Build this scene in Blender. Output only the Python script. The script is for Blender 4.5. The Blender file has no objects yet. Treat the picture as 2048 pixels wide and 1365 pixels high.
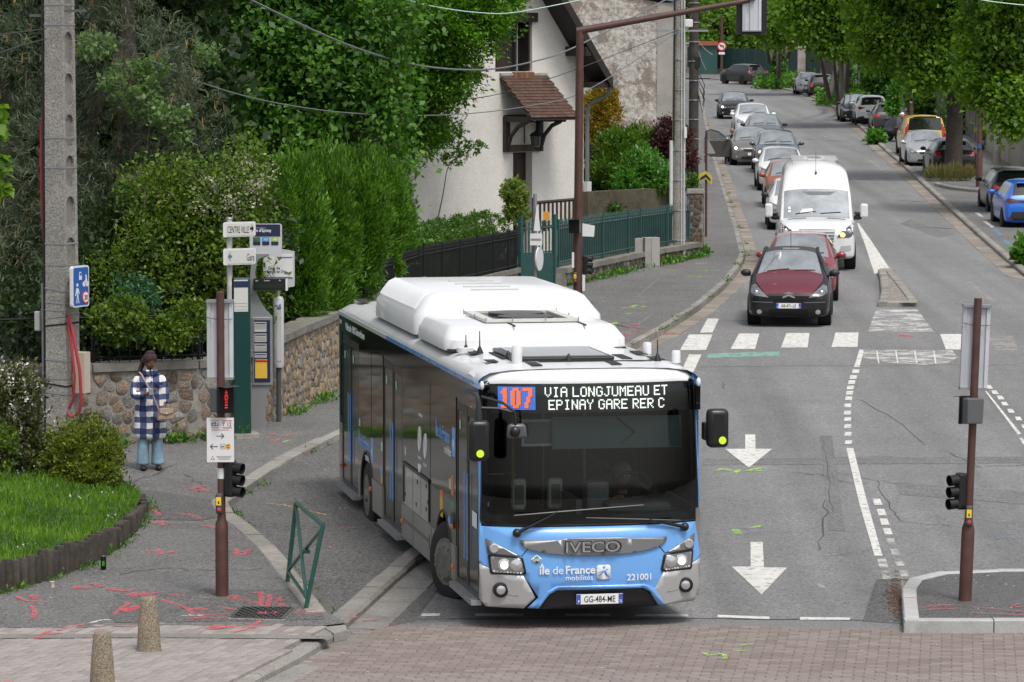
import bpy,bmesh,math,random
import numpy as np
from math import sin,cos,pi,sqrt,atan,radians as R
from mathutils import Vector,Matrix,noise
from mathutils.bvhtree import BVHTree
random.seed(7);rng=np.random.default_rng(7)
sc=bpy.context.scene
COL=sc.collection
# ---------------------------------------------------------------- camera, sky, sun, exposure
F=7300.0;CH=6.4;PT=atan(576.5/F)
cd=bpy.data.cameras.new('camera');cam=bpy.data.objects.new('camera',cd);COL.objects.link(cam)
cam.location=(0,0,CH);cam.rotation_euler=(pi/2-PT,0,0)
cd.sensor_width=36;cd.lens=F/2048*36;cd.clip_start=.5;cd.clip_end=4000
sc.camera=cam
SUN_EL,SUN_AZ=R(62),R(152)
w=bpy.data.worlds.new('World');sc.world=w;w.use_nodes=True
nt=w.node_tree;nt.nodes.clear()
sky=nt.nodes.new('ShaderNodeTexSky');sky.sky_type='NISHITA';sky.sun_disc=False
sky.sun_elevation=SUN_EL;sky.sun_rotation=SUN_AZ;sky.air_density=1.0;sky.dust_density=4.0;sky.ozone_density=1.0
hs=nt.nodes.new('ShaderNodeHueSaturation');hs.inputs['Saturation'].default_value=.28
bg=nt.nodes.new('ShaderNodeBackground');bg.inputs['Strength'].default_value=.125
wo=nt.nodes.new('ShaderNodeOutputWorld')
nt.links.new(sky.outputs[0],hs.inputs['Color']);nt.links.new(hs.outputs[0],bg.inputs[0]);nt.links.new(bg.outputs[0],wo.inputs[0])
sl=bpy.data.lights.new('sun','SUN');sun=bpy.data.objects.new('sun',sl);COL.objects.link(sun)
sl.energy=1.5;sl.angle=R(14);sl.color=(1,.97,.92)
sd=Vector((sin(SUN_AZ)*cos(SUN_EL),cos(SUN_AZ)*cos(SUN_EL),sin(SUN_EL)))
sun.rotation_euler=(-sd).to_track_quat('-Z','Y').to_euler()
sc.view_settings.view_transform='Standard';sc.view_settings.look='None'
sc.view_settings.gamma=1.0;sc.view_settings.use_curve_mapping=False
sc.view_settings.exposure=0.42
sc.cycles.max_bounces=8;sc.cycles.transparent_max_bounces=12
sc.cycles.use_denoising=True
# ---------------------------------------------------------------- the lie of the land
def g(Y):
 t=Y-45
 return 0.009*(t+sqrt(t*t+64))
def ray(x,y):
 a=(x-1024)/F;b=(682.5-y)/F
 return(a,cos(PT)+b*sin(PT),-sin(PT)+b*cos(PT))
def G(x,y,off=0.0):
 d=ray(x,y);lo,hi=5.0,3000.0
 for i in range(60):
  m=(lo+hi)/2
  if CH+d[2]*m/d[1]>g(m)+off:lo=m
  else:hi=m
 return Vector((d[0]*lo/d[1],lo,CH+d[2]*lo/d[1]))
def P(x,y,Y):
 d=ray(x,y);t=Y/d[1]
 return Vector((d[0]*t,Y,CH+d[2]*t))
def gz(x,y,off=0):return Vector((x,y,g(y)+off))
# ---------------------------------------------------------------- object helpers
def link(o,parent=None):
 COL.objects.link(o)
 if parent is not None:o.parent=parent
 return o
def tag(o,label,cat,group=None):
 o['label']=label;o['category']=cat
 if group:o['group']=group
 return o
def thing(name,label,cat,loc=(0,0,0),rz=0,group=None):
 o=bpy.data.objects.new(name,None);o.empty_display_size=.2;link(o)
 o.location=loc;o.rotation_euler=(0,0,rz)
 return tag(o,label,cat,group)
def kind(o,k):o['kind']=k;return o
def copy_tree(o,parent=None):
 c=o.copy();link(c)
 if parent is not None:c.parent=parent
 for ch in list(o.children):copy_tree(ch,c)
 return c
class MB:
 def __init__(s):s.v=[];s.f=[]
 def add(s,vs,fs,M=None):
  b=len(s.v)
  for p in vs:s.v.append(tuple(M@Vector(p))if M is not None else tuple(p))
  for f in fs:s.f.append([i+b for i in f])
  return s
 def box(s,c,d,rz=0,M=None,tx=1,ty=1):
  x,y,z=d[0]/2,d[1]/2,d[2]/2
  vs=[(-x,-y,-z),(x,-y,-z),(x,y,-z),(-x,y,-z),(-x*tx,-y*ty,z),(x*tx,-y*ty,z),(x*tx,y*ty,z),(-x*tx,y*ty,z)]
  m=Matrix.Translation(c)@Matrix.Rotation(rz,4,'Z')
  if M is not None:m=M@m
  return s.add(vs,[(0,3,2,1),(4,5,6,7),(0,1,5,4),(1,2,6,5),(2,3,7,6),(3,0,4,7)],m)
 def tube(s,pts,r,n=8,cap=True):
  pts=[Vector(p)for p in pts];rs=r if isinstance(r,(list,tuple))else[r]*len(pts)
  rings=[];up=None;b0=len(s.v)
  for i,p in enumerate(pts):
   t=(pts[min(i+1,len(pts)-1)]-pts[max(i-1,0)]).normalized()
   if up is None:
    up=Vector((0,0,1))if abs(t.z)<.9 else Vector((1,0,0))
   a=t.cross(up).normalized();up=a.cross(t).normalized()
   for k in range(n):
    q=2*pi*k/n
    s.v.append(tuple(p+(a*cos(q)+up*sin(q))*rs[i]))
  for i in range(len(pts)-1):
   for k in range(n):
    k2=(k+1)%n
    s.f.append([b0+i*n+k,b0+i*n+k2,b0+(i+1)*n+k2,b0+(i+1)*n+k])
  if cap:
   s.f.append([b0+k for k in range(n)][::-1]);e=b0+(len(pts)-1)*n
   s.f.append([e+k for k in range(n)])
  return s
 def cyl(s,p0,p1,r,r1=None,n=14):return s.tube([p0,p1],[r,r if r1 is None else r1],n)
 def lathe(s,prof,c=(0,0,0),n=20,M=None):
  vs=[];fs=[]
  for(r,z)in prof:
   for k in range(n):
    q=2*pi*k/n;vs.append((c[0]+r*cos(q),c[1]+r*sin(q),c[2]+z))
  for i in range(len(prof)-1):
   for k in range(n):
    k2=(k+1)%n;fs.append((i*n+k,i*n+k2,(i+1)*n+k2,(i+1)*n+k))
  fs.append(tuple(range(n))[::-1]);e=(len(prof)-1)*n;fs.append(tuple(range(e,e+n)))
  return s.add(vs,fs,M)
 def prism(s,poly,z0,z1,M=None):
  n=len(poly)
  vs=[(p[0],p[1],z0)for p in poly]+[(p[0],p[1],z1)for p in poly]
  fs=[tuple(range(n))[::-1],tuple(range(n,2*n))]+[(i,(i+1)%n,n+(i+1)%n,n+i)for i in range(n)]
  return s.add(vs,fs,M)
 def ball(s,c,r,n=10,m=7,M=None):
  if not isinstance(r,(tuple,list)):r=(r,r,r)
  vs=[(0,0,-1)];fs=[]
  for j in range(1,m):
   a=-pi/2+pi*j/m
   for k in range(n):vs.append((cos(a)*cos(2*pi*k/n),cos(a)*sin(2*pi*k/n),sin(a)))
  vs.append((0,0,1));e=len(vs)-1
  for k in range(n):
   k2=(k+1)%n;fs.append((0,1+k2,1+k));fs.append((e,e-n+k,e-n+k2))
   for j in range(m-2):fs.append((1+j*n+k,1+j*n+k2,1+(j+1)*n+k2,1+(j+1)*n+k))
  vs=[(c[0]+v[0]*r[0],c[1]+v[1]*r[1],c[2]+v[2]*r[2])for v in vs]
  return s.add(vs,fs,M)
 def quad(s,a,b,c,d):return s.add([a,b,c,d],[(0,1,2,3)])
 def build(s,name,mat,parent=None,smooth=None,bevel=0,seg=2,sub=0):
  me=bpy.data.meshes.new(name);me.from_pydata(s.v,[],s.f);me.update()
  if mat is not None:me.materials.append(mat)
  if smooth is not None:
   me.polygons.foreach_set('use_smooth',[True]*len(me.polygons));me.set_sharp_from_angle(angle=R(smooth))
  o=link(bpy.data.objects.new(name,me),parent)
  if bevel:
   b=o.modifiers.new('bevel','BEVEL');b.width=bevel;b.segments=seg;b.limit_method='ANGLE';b.angle_limit=R(35)
  if sub:
   b=o.modifiers.new('sub','SUBSURF');b.levels=sub;b.render_levels=sub
  return o
def cut_poly(poly,xs=(),ys=()):
 """2D polygon -> triangles with extra vertices on the lines x in xs and y in ys"""
 bm=bmesh.new();vs=[bm.verts.new((p[0],p[1],0))for p in poly]
 f=bm.faces.new(vs);f.normal_update();bmesh.ops.triangulate(bm,faces=[f],ngon_method='EAR_CLIP')
 for c in xs:bmesh.ops.bisect_plane(bm,geom=bm.verts[:]+bm.edges[:]+bm.faces[:],plane_co=(c,0,0),plane_no=(1,0,0),dist=1e-5)
 for c in ys:bmesh.ops.bisect_plane(bm,geom=bm.verts[:]+bm.edges[:]+bm.faces[:],plane_co=(0,c,0),plane_no=(0,1,0),dist=1e-5)
 bm.verts.index_update()
 V=[(v.co.x,v.co.y)for v in bm.verts];Fs=[[v.index for v in f.verts]for f in bm.faces]
 bm.free();return V,Fs
def area2(poly):return sum(poly[i-1][0]*poly[i][1]-poly[i][0]*poly[i-1][1]for i in range(len(poly)))/2
def ground_poly(name,pts,off,mat,parent=None,skirt=0,k='structure'):
 """flat sheet following the street, pts are world (x, y)"""
 pts=[(p[0],p[1])for p in pts]
 if area2(pts)<0:pts=pts[::-1]
 y0=min(p[1]for p in pts);y1=max(p[1]for p in pts);ys=[];y=30.0
 while y<min(y1,900):
  if y>y0:ys.append(y)
  y+=2.0 if y<70 else(20. if y<300 else 100)
 V,Fs=cut_poly(pts,(),ys)
 m=MB();m.v=[(x,y,g(y)+off)for x,y in V];m.f=Fs
 if skirt:
  n=len(pts);b=len(m.v)
  for(x,y)in pts:m.v.append((x,y,g(y)+off))
  for(x,y)in pts:m.v.append((x,y,g(y)+off-skirt))
  for i in range(n):
   j=(i+1)%n;m.f.append([b+i,b+n+i,b+n+j,b+j])
 o=m.build(name,mat,parent)
 if k and parent is None:kind(o,k)
 return o
def px(pts,off=0):return[tuple(G(x,y,off)[:2])for x,y in pts]
def strip(pts,w0,jit=0):
 """world polyline -> outline polygon of width w0"""
 L=[];Rr=[];n=len(pts)
 for i in range(n):
  a=Vector(pts[max(i-1,0)][:2]);b=Vector(pts[min(i+1,n-1)][:2]);t=(b-a).normalized();q=Vector((-t.y,t.x))
  p=Vector(pts[i][:2]);wl=w0/2*(1+random.uniform(-jit,jit));wr=w0/2*(1+random.uniform(-jit,jit))
  L.append(tuple(p+q*wl));Rr.append(tuple(p-q*wr))
 return L+Rr[::-1]
def resample(pts,d):
 out=[Vector(pts[0])]
 for a,b in zip(pts[:-1],pts[1:]):
  a=Vector(a);b=Vector(b);n=max(1,int((b-a).length/d))
  for i in range(1,n+1):out.append(a.lerp(b,i/n))
 return out
def smooth_line(pts,n=6):
 pts=[Vector(p)for p in pts];out=[]
 for i in range(len(pts)-1):
  p0=pts[max(i-1,0)];p1=pts[i];p2=pts[i+1];p3=pts[min(i+2,len(pts)-1)]
  for k in range(n):
   t=k/n
   out.append(.5*((2*p1)+(p2-p0)*t+(2*p0-5*p1+4*p2-p3)*t*t+(3*p1-p0-3*p2+p3)*t**3))
 out.append(pts[-1]);return out
def rounded(poly,r,n=4):
 out=[];N=len(poly)
 for i in range(N):
  p=Vector(poly[i]);a=(Vector(poly[i-1])-p);b=(Vector(poly[(i+1)%N])-p)
  q=min(r,a.length*.45,b.length*.45);A=p+a.normalized()*q;B=p+b.normalized()*q
  for k in range(n+1):
   t=k/n;out.append(tuple(A*(1-t)**2+p*2*t*(1-t)+B*t*t))
 return out
BENCH=bpy.data.scenes.new('bench')
def evaluated(o):
 BENCH.collection.objects.link(o);BENCH.view_layers[0].update();dg=BENCH.view_layers[0].depsgraph
 me=bpy.data.meshes.new_from_object(o.evaluated_get(dg));BENCH.collection.objects.unlink(o);return me
def text(s,size,mat,parent,M,extrude=.002,bold=0,name='lettering',sx=1,align='LEFT'):
 """a line of lettering in the x-z plane of M, facing -y"""
 c=bpy.data.curves.new(name,'FONT');c.body=s;c.size=size;c.extrude=extrude;c.offset=bold*size;c.align_x=align;c.resolution_u=3
 o=bpy.data.objects.new('tmp',c);me=evaluated(o)
 bpy.data.objects.remove(o);bpy.data.curves.remove(c)
 me.transform(Matrix.Diagonal((sx,1,1,1)));me.transform(Matrix.Rotation(pi/2,4,'X'));me.transform(M)
 me.materials.clear();me.materials.append(mat);me.name=name
 return link(bpy.data.objects.new(name,me),parent)
def T(x,y,z):return Matrix.Translation((x,y,z))
def RZ(a):return Matrix.Rotation(a,4,'Z')
# ---------------------------------------------------------------- materials
MATS={}
def mat(name,col,rough=.6,metal=0,var=0,vscale=3,bump=0,bscale=40,spec=.5,coat=0,speck=0,sscale=120,emit=None,estr=1,rnd=0,streak=0,col2=None,alpha=1,detail=6,stain=None,stscale=1.5,stamt=.5):
 if name in MATS:return MATS[name]
 m=bpy.data.materials.new(name);m.use_nodes=True;n=m.node_tree.nodes;l=m.node_tree.links
 b=n['Principled BSDF'];col=tuple(col)+(1,)
 b.inputs['Roughness'].default_value=rough;b.inputs['Metallic'].default_value=metal;b.inputs['Specular IOR Level'].default_value=spec
 b.inputs['Coat Weight'].default_value=coat;b.inputs['Coat Roughness'].default_value=.04;b.inputs['Base Color'].default_value=col
 tc=n.new('ShaderNodeTexCoord');out=None
 def noise_(scale,det=detail):
  t=n.new('ShaderNodeTexNoise');t.inputs['Scale'].default_value=scale;t.inputs['Detail'].default_value=det;t.inputs['Roughness'].default_value=.65
  l.new(tc.outputs['Object'],t.inputs['Vector']);return t
 def mix(f,a,c2,typ='MIX'):
  x=n.new('ShaderNodeMix');x.data_type='RGBA';x.blend_type=typ
  if isinstance(f,(int,float)):x.inputs[0].default_value=f
  else:l.new(f,x.inputs[0])
  if isinstance(a,tuple):x.inputs[6].default_value=a
  else:l.new(a,x.inputs[6])
  if isinstance(c2,tuple):x.inputs[7].default_value=c2
  else:l.new(c2,x.inputs[7])
  return x.outputs[2]
 def ramp(src,p0,p1):
  r=n.new('ShaderNodeMapRange');r.inputs[1].default_value=p0;r.inputs[2].default_value=p1;l.new(src,r.inputs[0]);return r.outputs[0]
 cur=col
 if var or col2:
  d=tuple(col2)+(1,)if col2 else tuple(max(0,c*(1-var))for c in col[:3])+(1,)
  u=tuple(min(1,c*(1+var))for c in col[:3])+(1,)
  cur=mix(ramp(noise_(vscale).outputs[0],.32,.68),d,u)
 if stain:
  cur=mix(ramp(noise_(stscale,9).outputs[0],.55,.72),cur,mix(stamt,cur,tuple(stain)+(1,)))
 if speck:
  v=n.new('ShaderNodeTexVoronoi');v.inputs['Scale'].default_value=sscale;l.new(tc.outputs['Object'],v.inputs['Vector'])
  r=n.new('ShaderNodeSeparateColor');l.new(v.outputs['Color'],r.inputs[0])
  f=ramp(r.outputs[0],.0,1.0)
  lo=mix(speck,cur,(0,0,0,1));hi=mix(speck*.6,cur,(.8,.78,.74,1))
  cur=mix(f,lo,hi)
 if streak:
  mp=n.new('ShaderNodeMapping');mp.inputs['Scale'].default_value=(1.1,.035,1);l.new(tc.outputs['Object'],mp.inputs[0])
  t=n.new('ShaderNodeTexNoise');t.inputs['Scale'].default_value=1;t.inputs['Detail'].default_value=4;l.new(mp.outputs[0],t.inputs['Vector'])
  h=n.new('ShaderNodeHueSaturation');mr=n.new('ShaderNodeMapRange');mr.inputs[1].default_value=.3;mr.inputs[2].default_value=.7;mr.inputs[3].default_value=1-streak;mr.inputs[4].default_value=1+streak
  l.new(t.outputs[0],mr.inputs[0]);l.new(mr.outputs[0],h.inputs['Value']);l.new(cur,h.inputs['Color']);cur=h.outputs[0]
 if rnd:
  oi=n.new('ShaderNodeObjectInfo');h=n.new('ShaderNodeHueSaturation')
  mr=n.new('ShaderNodeMapRange');mr.inputs[3].default_value=1-rnd;mr.inputs[4].default_value=1+rnd;l.new(oi.outputs['Random'],mr.inputs[0])
  l.new(mr.outputs[0],h.inputs['Value'])
  if isinstance(cur,tuple):h.inputs['Color'].default_value=cur
  else:l.new(cur,h.inputs['Color'])
  cur=h.outputs[0]
 if not isinstance(cur,tuple):l.new(cur,b.inputs['Base Color'])
 if bump:
  bp=n.new('ShaderNodeBump');bp.inputs['Strength'].default_value=bump;bp.inputs['Distance'].default_value=.02
  l.new(noise_(bscale).outputs[0],bp.inputs['Height']);l.new(bp.outputs[0],b.inputs['Normal'])
 if emit:b.inputs['Emission Color'].default_value=tuple(emit)+(1,);b.inputs['Emission Strength'].default_value=estr
 if alpha<1:b.inputs['Alpha'].default_value=alpha
 MATS[name]=m;return m
def facemat(name,cols,rough=.8,attr='tint',spec=.3,speck=0):
 """colour picked per face from the attribute 'tint' (pieces of one heap)"""
 m=bpy.data.materials.new(name);m.use_nodes=True;n=m.node_tree.nodes;l=m.node_tree.links;b=n['Principled BSDF']
 a=n.new('ShaderNodeAttribute');a.attribute_name=attr;r=n.new('ShaderNodeValToRGB');l.new(a.outputs['Fac'],r.inputs[0])
 e=r.color_ramp.elements
 for i,c in enumerate(cols):
  p=i/(len(cols)-1)
  if i==0:e[0].position=0;e[0].color=tuple(c)+(1,)
  elif i==len(cols)-1:e[len(e)-1].position=1;e[len(e)-1].color=tuple(c)+(1,)
  else:
   k=e.new(p);k.color=tuple(c)+(1,)
 l.new(r.outputs[0],b.inputs['Base Color']);b.inputs['Roughness'].default_value=rough;b.inputs['Specular IOR Level'].default_value=spec
 return m
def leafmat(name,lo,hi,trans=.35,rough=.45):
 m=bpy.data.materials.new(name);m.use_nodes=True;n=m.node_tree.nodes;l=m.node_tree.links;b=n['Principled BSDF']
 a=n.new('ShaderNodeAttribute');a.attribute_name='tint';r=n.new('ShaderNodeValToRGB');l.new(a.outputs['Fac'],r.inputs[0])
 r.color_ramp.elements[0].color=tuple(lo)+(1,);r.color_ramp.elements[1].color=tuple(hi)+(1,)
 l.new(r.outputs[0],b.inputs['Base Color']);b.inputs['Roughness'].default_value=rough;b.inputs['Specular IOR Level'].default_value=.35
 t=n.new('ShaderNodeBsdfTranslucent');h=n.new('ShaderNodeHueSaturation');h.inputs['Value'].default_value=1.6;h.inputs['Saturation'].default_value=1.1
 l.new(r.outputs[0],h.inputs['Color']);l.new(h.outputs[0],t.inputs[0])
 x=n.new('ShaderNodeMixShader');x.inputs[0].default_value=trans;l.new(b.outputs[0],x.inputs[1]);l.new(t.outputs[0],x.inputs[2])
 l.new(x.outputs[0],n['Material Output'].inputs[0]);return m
def glassmat(name,tint=(.8,.85,.83),refl=1.0,see=.75,rough=.02,ior=1.5):
 """thin pane: partly see-through, with a Fresnel mirror on top"""
 m=bpy.data.materials.new(name);m.use_nodes=True;n=m.node_tree.nodes;l=m.node_tree.links;n.remove(n['Principled BSDF'])
 tr=n.new('ShaderNodeBsdfTransparent');tr.inputs[0].default_value=tuple(c*see for c in tint)+(1,)
 gl=n.new('ShaderNodeBsdfGlossy');gl.inputs['Roughness'].default_value=rough;gl.inputs[0].default_value=(refl,refl,refl,1)
 fr=n.new('ShaderNodeFresnel');fr.inputs[0].default_value=ior
 x=n.new('ShaderNodeMixShader');l.new(fr.outputs[0],x.inputs[0]);l.new(tr.outputs[0],x.inputs[1]);l.new(gl.outputs[0],x.inputs[2])
 l.new(x.outputs[0],n['Material Output'].inputs[0]);return m
def patchy(name,col,scale=9,lo=.35,hi=.6,rough=.8,mx=1):
 """worn paint: opaque where the noise is high, bare below"""
 m=mat(name,col,rough,var=.12,vscale=5);n=m.node_tree.nodes;l=m.node_tree.links
 tc=n.new('ShaderNodeTexCoord');t=n.new('ShaderNodeTexNoise');t.inputs['Scale'].default_value=scale;t.inputs['Detail'].default_value=8;t.inputs['Roughness'].default_value=.75
 l.new(tc.outputs['Object'],t.inputs['Vector']);r=n.new('ShaderNodeMapRange');r.inputs[1].default_value=lo;r.inputs[2].default_value=hi;r.inputs[4].default_value=mx
 l.new(t.outputs[0],r.inputs[0]);l.new(r.outputs[0],n['Principled BSDF'].inputs['Alpha']);return m
M_black=mat('black_plastic',(.012,.012,.013),.35)
M_rubber=mat('tyre_rubber',(.015,.015,.016),.8)
M_chrome=mat('chrome',(.75,.76,.78),.12,1)
M_steel=mat('galvanised_steel',(.36,.37,.38),.45,.7,var=.15,vscale=8)
M_alu=mat('white_aluminium',(.55,.57,.6),.4,.2,var=.05)
M_white=mat('white_paint',(.78,.78,.77),.35)
M_brown=mat('brown_pole_paint',(.085,.038,.03),.5,var=.25,vscale=6,bump=.15,bscale=60)
M_lens=mat('clear_lens',(.55,.56,.57),.08,.6)
M_amber=mat('amber_lens',(.75,.2,.03),.2)
M_red=mat('red_lens',(.35,.012,.012),.15,coat=.5)
M_lamp=mat('lit_lamp',(1,.9,.7),.3,emit=(1,.82,.55),estr=4)
M_navy=mat('navy_print',(.012,.018,.06),.5)
M_ink=mat('black_print',(.012,.012,.012),.6)
# ================================================================ GROUND, ROADS, PAVEMENTS
M_asph=mat('road_asphalt',(.148,.148,.151),.62,var=.14,vscale=.35,speck=.3,sscale=45,bump=.35,bscale=70,stain=(.085,.085,.085),stscale=.5,stamt=.6,streak=.22)
M_asph_old=mat('rough_asphalt',(.062,.061,.06),.85,var=.35,vscale=.8,speck=.28,sscale=48,bump=.6,bscale=45,stain=(.05,.05,.05),stscale=1.1)
M_walk=mat('pavement_asphalt',(.092,.091,.09),.8,var=.32,vscale=.5,speck=.28,sscale=50,bump=.5,bscale=45,stain=(.045,.044,.043),stscale=.9,stamt=.85)
M_new=mat('fresh_asphalt',(.036,.036,.038),.8,var=.2,vscale=2,speck=.3,sscale=60,bump=.4,bscale=60)
M_damp=mat('island_asphalt',(.028,.027,.027),.6,var=.4,vscale=1.4,speck=.3,sscale=70,bump=.3,bscale=60)
M_strip=mat('smooth_asphalt_strip',(.15,.15,.15),.85,var=.08,vscale=1,speck=.2,sscale=60,bump=.2)
M_kerb=mat('kerb_concrete',(.24,.225,.2),.85,var=.2,vscale=3,speck=.2,sscale=80,bump=.35,bscale=40,rnd=.16,stain=(.09,.085,.07),stscale=2.2)
M_kerb_new=mat('new_kerb_concrete',(.42,.42,.41),.8,var=.1,vscale=4,speck=.12,sscale=90,bump=.2,rnd=.06,stain=(.25,.24,.23),stscale=3)
M_gut=mat('gutter_concrete',(.2,.19,.175),.85,var=.2,vscale=2,speck=.2,sscale=70,bump=.3,rnd=.14,stain=(.09,.085,.08),stscale=1.6)
M_gut_pink=mat('gutter_sandstone',(.235,.205,.175),.85,var=.2,vscale=2,bump=.3,rnd=.16)
M_line=patchy('road_paint',(.6,.59,.56),9,.31,.47)
M_worn=patchy('worn_road_paint',(.55,.54,.52),2.2,.4,.62)
M_old=patchy('faded_road_paint',(.42,.4,.38),3,.42,.62,mx=.75)
M_green=patchy('green_road_paint',(.22,.42,.34),4,.3,.5,mx=.8)
M_pink=patchy('pink_spray_paint',(.72,.13,.155),26,.36,.68,mx=.92)
M_lime=patchy('lime_spray_paint',(.4,.72,.1),16,.4,.62)
M_cyan=patchy('blue_spray_paint',(.12,.4,.7),16,.42,.66)
M_whsp=patchy('white_spray_paint',(.75,.72,.74),16,.38,.6)
M_yel=patchy('yellow_spray_paint',(.7,.48,.16),14,.42,.62)
M_crack=mat('crack_filler',(.062,.062,.062),.8)
M_soil=mat('bare_soil',(.085,.07,.05),.95,var=.4,vscale=8,speck=.4,sscale=50,bump=.6,bscale=30)
M_grassbase=mat('turf',(.035,.075,.018),.95,var=.4,vscale=4,bump=.5)
ground_poly('ground',[(-700,20),(700,20),(700,1500),(-700,1500)],-.12,M_soil)
PAINT_HERE=None
KA=px([(694,1246),(655,1225),(622,1180),(560,1100),(505,1052),(462,1022),(452,1008),(478,986),(560,930),(610,903),(664,877)],.13)
KA2=px([(780,822),(930,768),(1090,730),(1262,692)],.13)
KH=px([(1262,692),(1330,655),(1400,610),(1450,568),(1480,533),(1491,508),(1478,455),(1458,395),(1443,350),(1428,300),(1414,240),(1404,190),(1396,166)],.13)
KB=px([(694,1250),(760,1190),(855,1105)],.05)+px([(1000,965),(1130,835),(1258,696)],.02)
KRp=[(2048,548),(1960,472),(1900,418),(1850,372),(1800,325),(1770,300),(1740,272),(1700,236),(1660,210),(1620,192),(1570,178),(1500,166),(1420,157)]
KR=px(KRp,.08);KR0=[(KR[0][0]+9,KR[0][1]-30),(KR[0][0]+4,KR[0][1]-12)]
far=KR[-1]
ground_poly('road',[(-40,33),(60,33),(60,72)]+[(KR[0][0]+20,76)]+[(x+3,y)for x,y in KR]+[(-80,far[1]+4),(-80,far[1]-26),(KH[-1][0]-6,KH[-1][1])]+[(x-3,y)for x,y in KH[::-1][1:6]]+[(-2,76),(-40,72)],0,M_asph)
band=[G(x,1246,.13)for x in(-700,0,330,660)]
SW=[(-60,41.0),(-8,40.8)]+px([(0,1256),(200,1255),(330,1250),(520,1252),(640,1252)],.13)
ground_poly('left_pavement',SW+KA+KA2+KH+[(-90,KH[-1][1]),(-90,41)],.13,M_walk)
ground_poly('bus_layby',KA[::-1][:1]+KA2+KB[::-1]+KA,.05,M_asph_old)
ground_poly('right_pavement',KR0+KR+[(-80,far[1]+14),(-80,far[1]+130),(160,far[1]+130),(160,50)],.08,M_walk)
def kerb_run(owner,pts,w_,top,L,m_,foot=-.1,side=1,cham=.02,name='kerb_stone',gap=.012,far_join=150,lean=0):
 """individual stones along a world polyline; side = +1 puts the stone to the left of the walking direction"""
 pts=[Vector(p)for p in pts];seglen=[(b-a).length for a,b in zip(pts[:-1],pts[1:])];tot=sum(seglen)
 def at(s):
  for a,b,l_ in zip(pts[:-1],pts[1:],seglen):
   if s<=l_:return a.lerp(b,s/l_)
   s-=l_
  return pts[-1]
 s=0;J=MB()
 while s<tot-.05:
  l_=min(L*random.uniform(.9,1.1),tot-s);a=at(s);b=at(s+l_);t=(b-a).normalized();q=Vector((-t.y,t.x))*side
  tp=top+random.uniform(-.006,.006);vs=[]
  for e,c in((a+t*gap/2,0),(b-t*gap/2,1)):
   for(o_,z)in((0,foot),(lean,tp-cham),(lean+cham,tp),(w_-cham*.5,tp),(w_,tp-cham*.5),(w_,foot)):
    p=e+q*o_;vs.append((p.x,p.y,g(p.y)+z))
  fs=[(0,1,7,6),(1,2,8,7),(2,3,9,8),(3,4,10,9),(4,5,11,10),(0,5,4,3,2,1),(6,7,8,9,10,11)]
  if a.y<far_join:MB().add(vs,fs).build(name,m_,owner)
  else:J.add(vs,fs)
  s+=l_
 if J.v:kind(J.build(name+'_run',m_,owner),'stuff')
def setting(name,loc=(0,0,0)):
 o=bpy.data.objects.new(name,None);link(o);o.location=loc;return kind(o,'structure')
ok=setting('left_kerb')
kerb_run(ok,KA[1:],.24,.14,1.1,M_kerb,foot=.0,side=1)
kerb_run(ok,KA[-1:]+KA2,.2,.14,1.0,M_kerb,side=1)
kerb_run(ok,KH,.17,.14,1.0,M_kerb,side=1,cham=.03)
kerb_run(ok,KH[:-2],.34,.008,1.0,M_gut_pink,foot=-.1,side=-1,cham=.004,name='gutter_slab')
ok=setting('layby_kerb')
kerb_run(ok,KB[:4],.25,.095,.85,M_kerb,side=1,cham=.035)
kerb_run(ok,KB[:4],.42,.012,.95,M_gut,side=-1,cham=.004,name='gutter_slab')
ok=setting('right_kerb')
kerb_run(ok,KR0+KR,.2,.11,1.0,M_kerb,side=-1,cham=.03,far_join=190)
kerb_run(ok,KR0+KR[:-3],.42,.008,1.0,M_gut_pink,side=1,cham=.004,name='gutter_slab',far_join=170)
KF=px([(694,1252),(640,1285),(585,1318),(530,1345),(488,1366),(380,1420),(200,1500)],.1)
ok=setting('corner_kerb')
kerb_run(ok,KF,.2,.1,1.0,M_kerb,side=-1,cham=.03)
kerb_run(ok,KF,.3,.012,1.0,M_gut,side=1,cham=.004,name='gutter_slab')
MB().prism(px([(628,1238),(650,1222),(690,1243),(694,1256),(668,1262)],.14),.05,.148).build('corner_stone',M_kerb,ok)
# ---- block paving: every block its own edges; the nearest 300 of each field are objects, the rest one mesh
M_blk=mat('paving_block_grey_pink',(.285,.25,.235),.85,var=.16,vscale=5,speck=.18,sscale=110,rnd=.13,bump=.25)
M_blk2=mat('paving_block_brown',(.215,.178,.162),.85,var=.16,vscale=4,speck=.18,sscale=110,rnd=.12,bump=.25,stain=(.15,.12,.1),stscale=1.2)
M_blkf=facemat('paving_block_grey_pink_field',[(.24,.21,.195),(.285,.25,.235),(.34,.3,.285)],.85)
M_blkf2=facemat('paving_block_brown_field',[(.18,.15,.134),(.215,.178,.162),(.25,.21,.195)],.85)
def inside(p,poly):
 c=False;n=len(poly)
 for i in range(n):
  a=poly[i];b=poly[i-1]
  if(a[1]>p[1])!=(b[1]>p[1])and p[0]<(b[0]-a[0])*(p[1]-a[1])/(b[1]-a[1])+a[0]:c=not c
 return c
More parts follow.
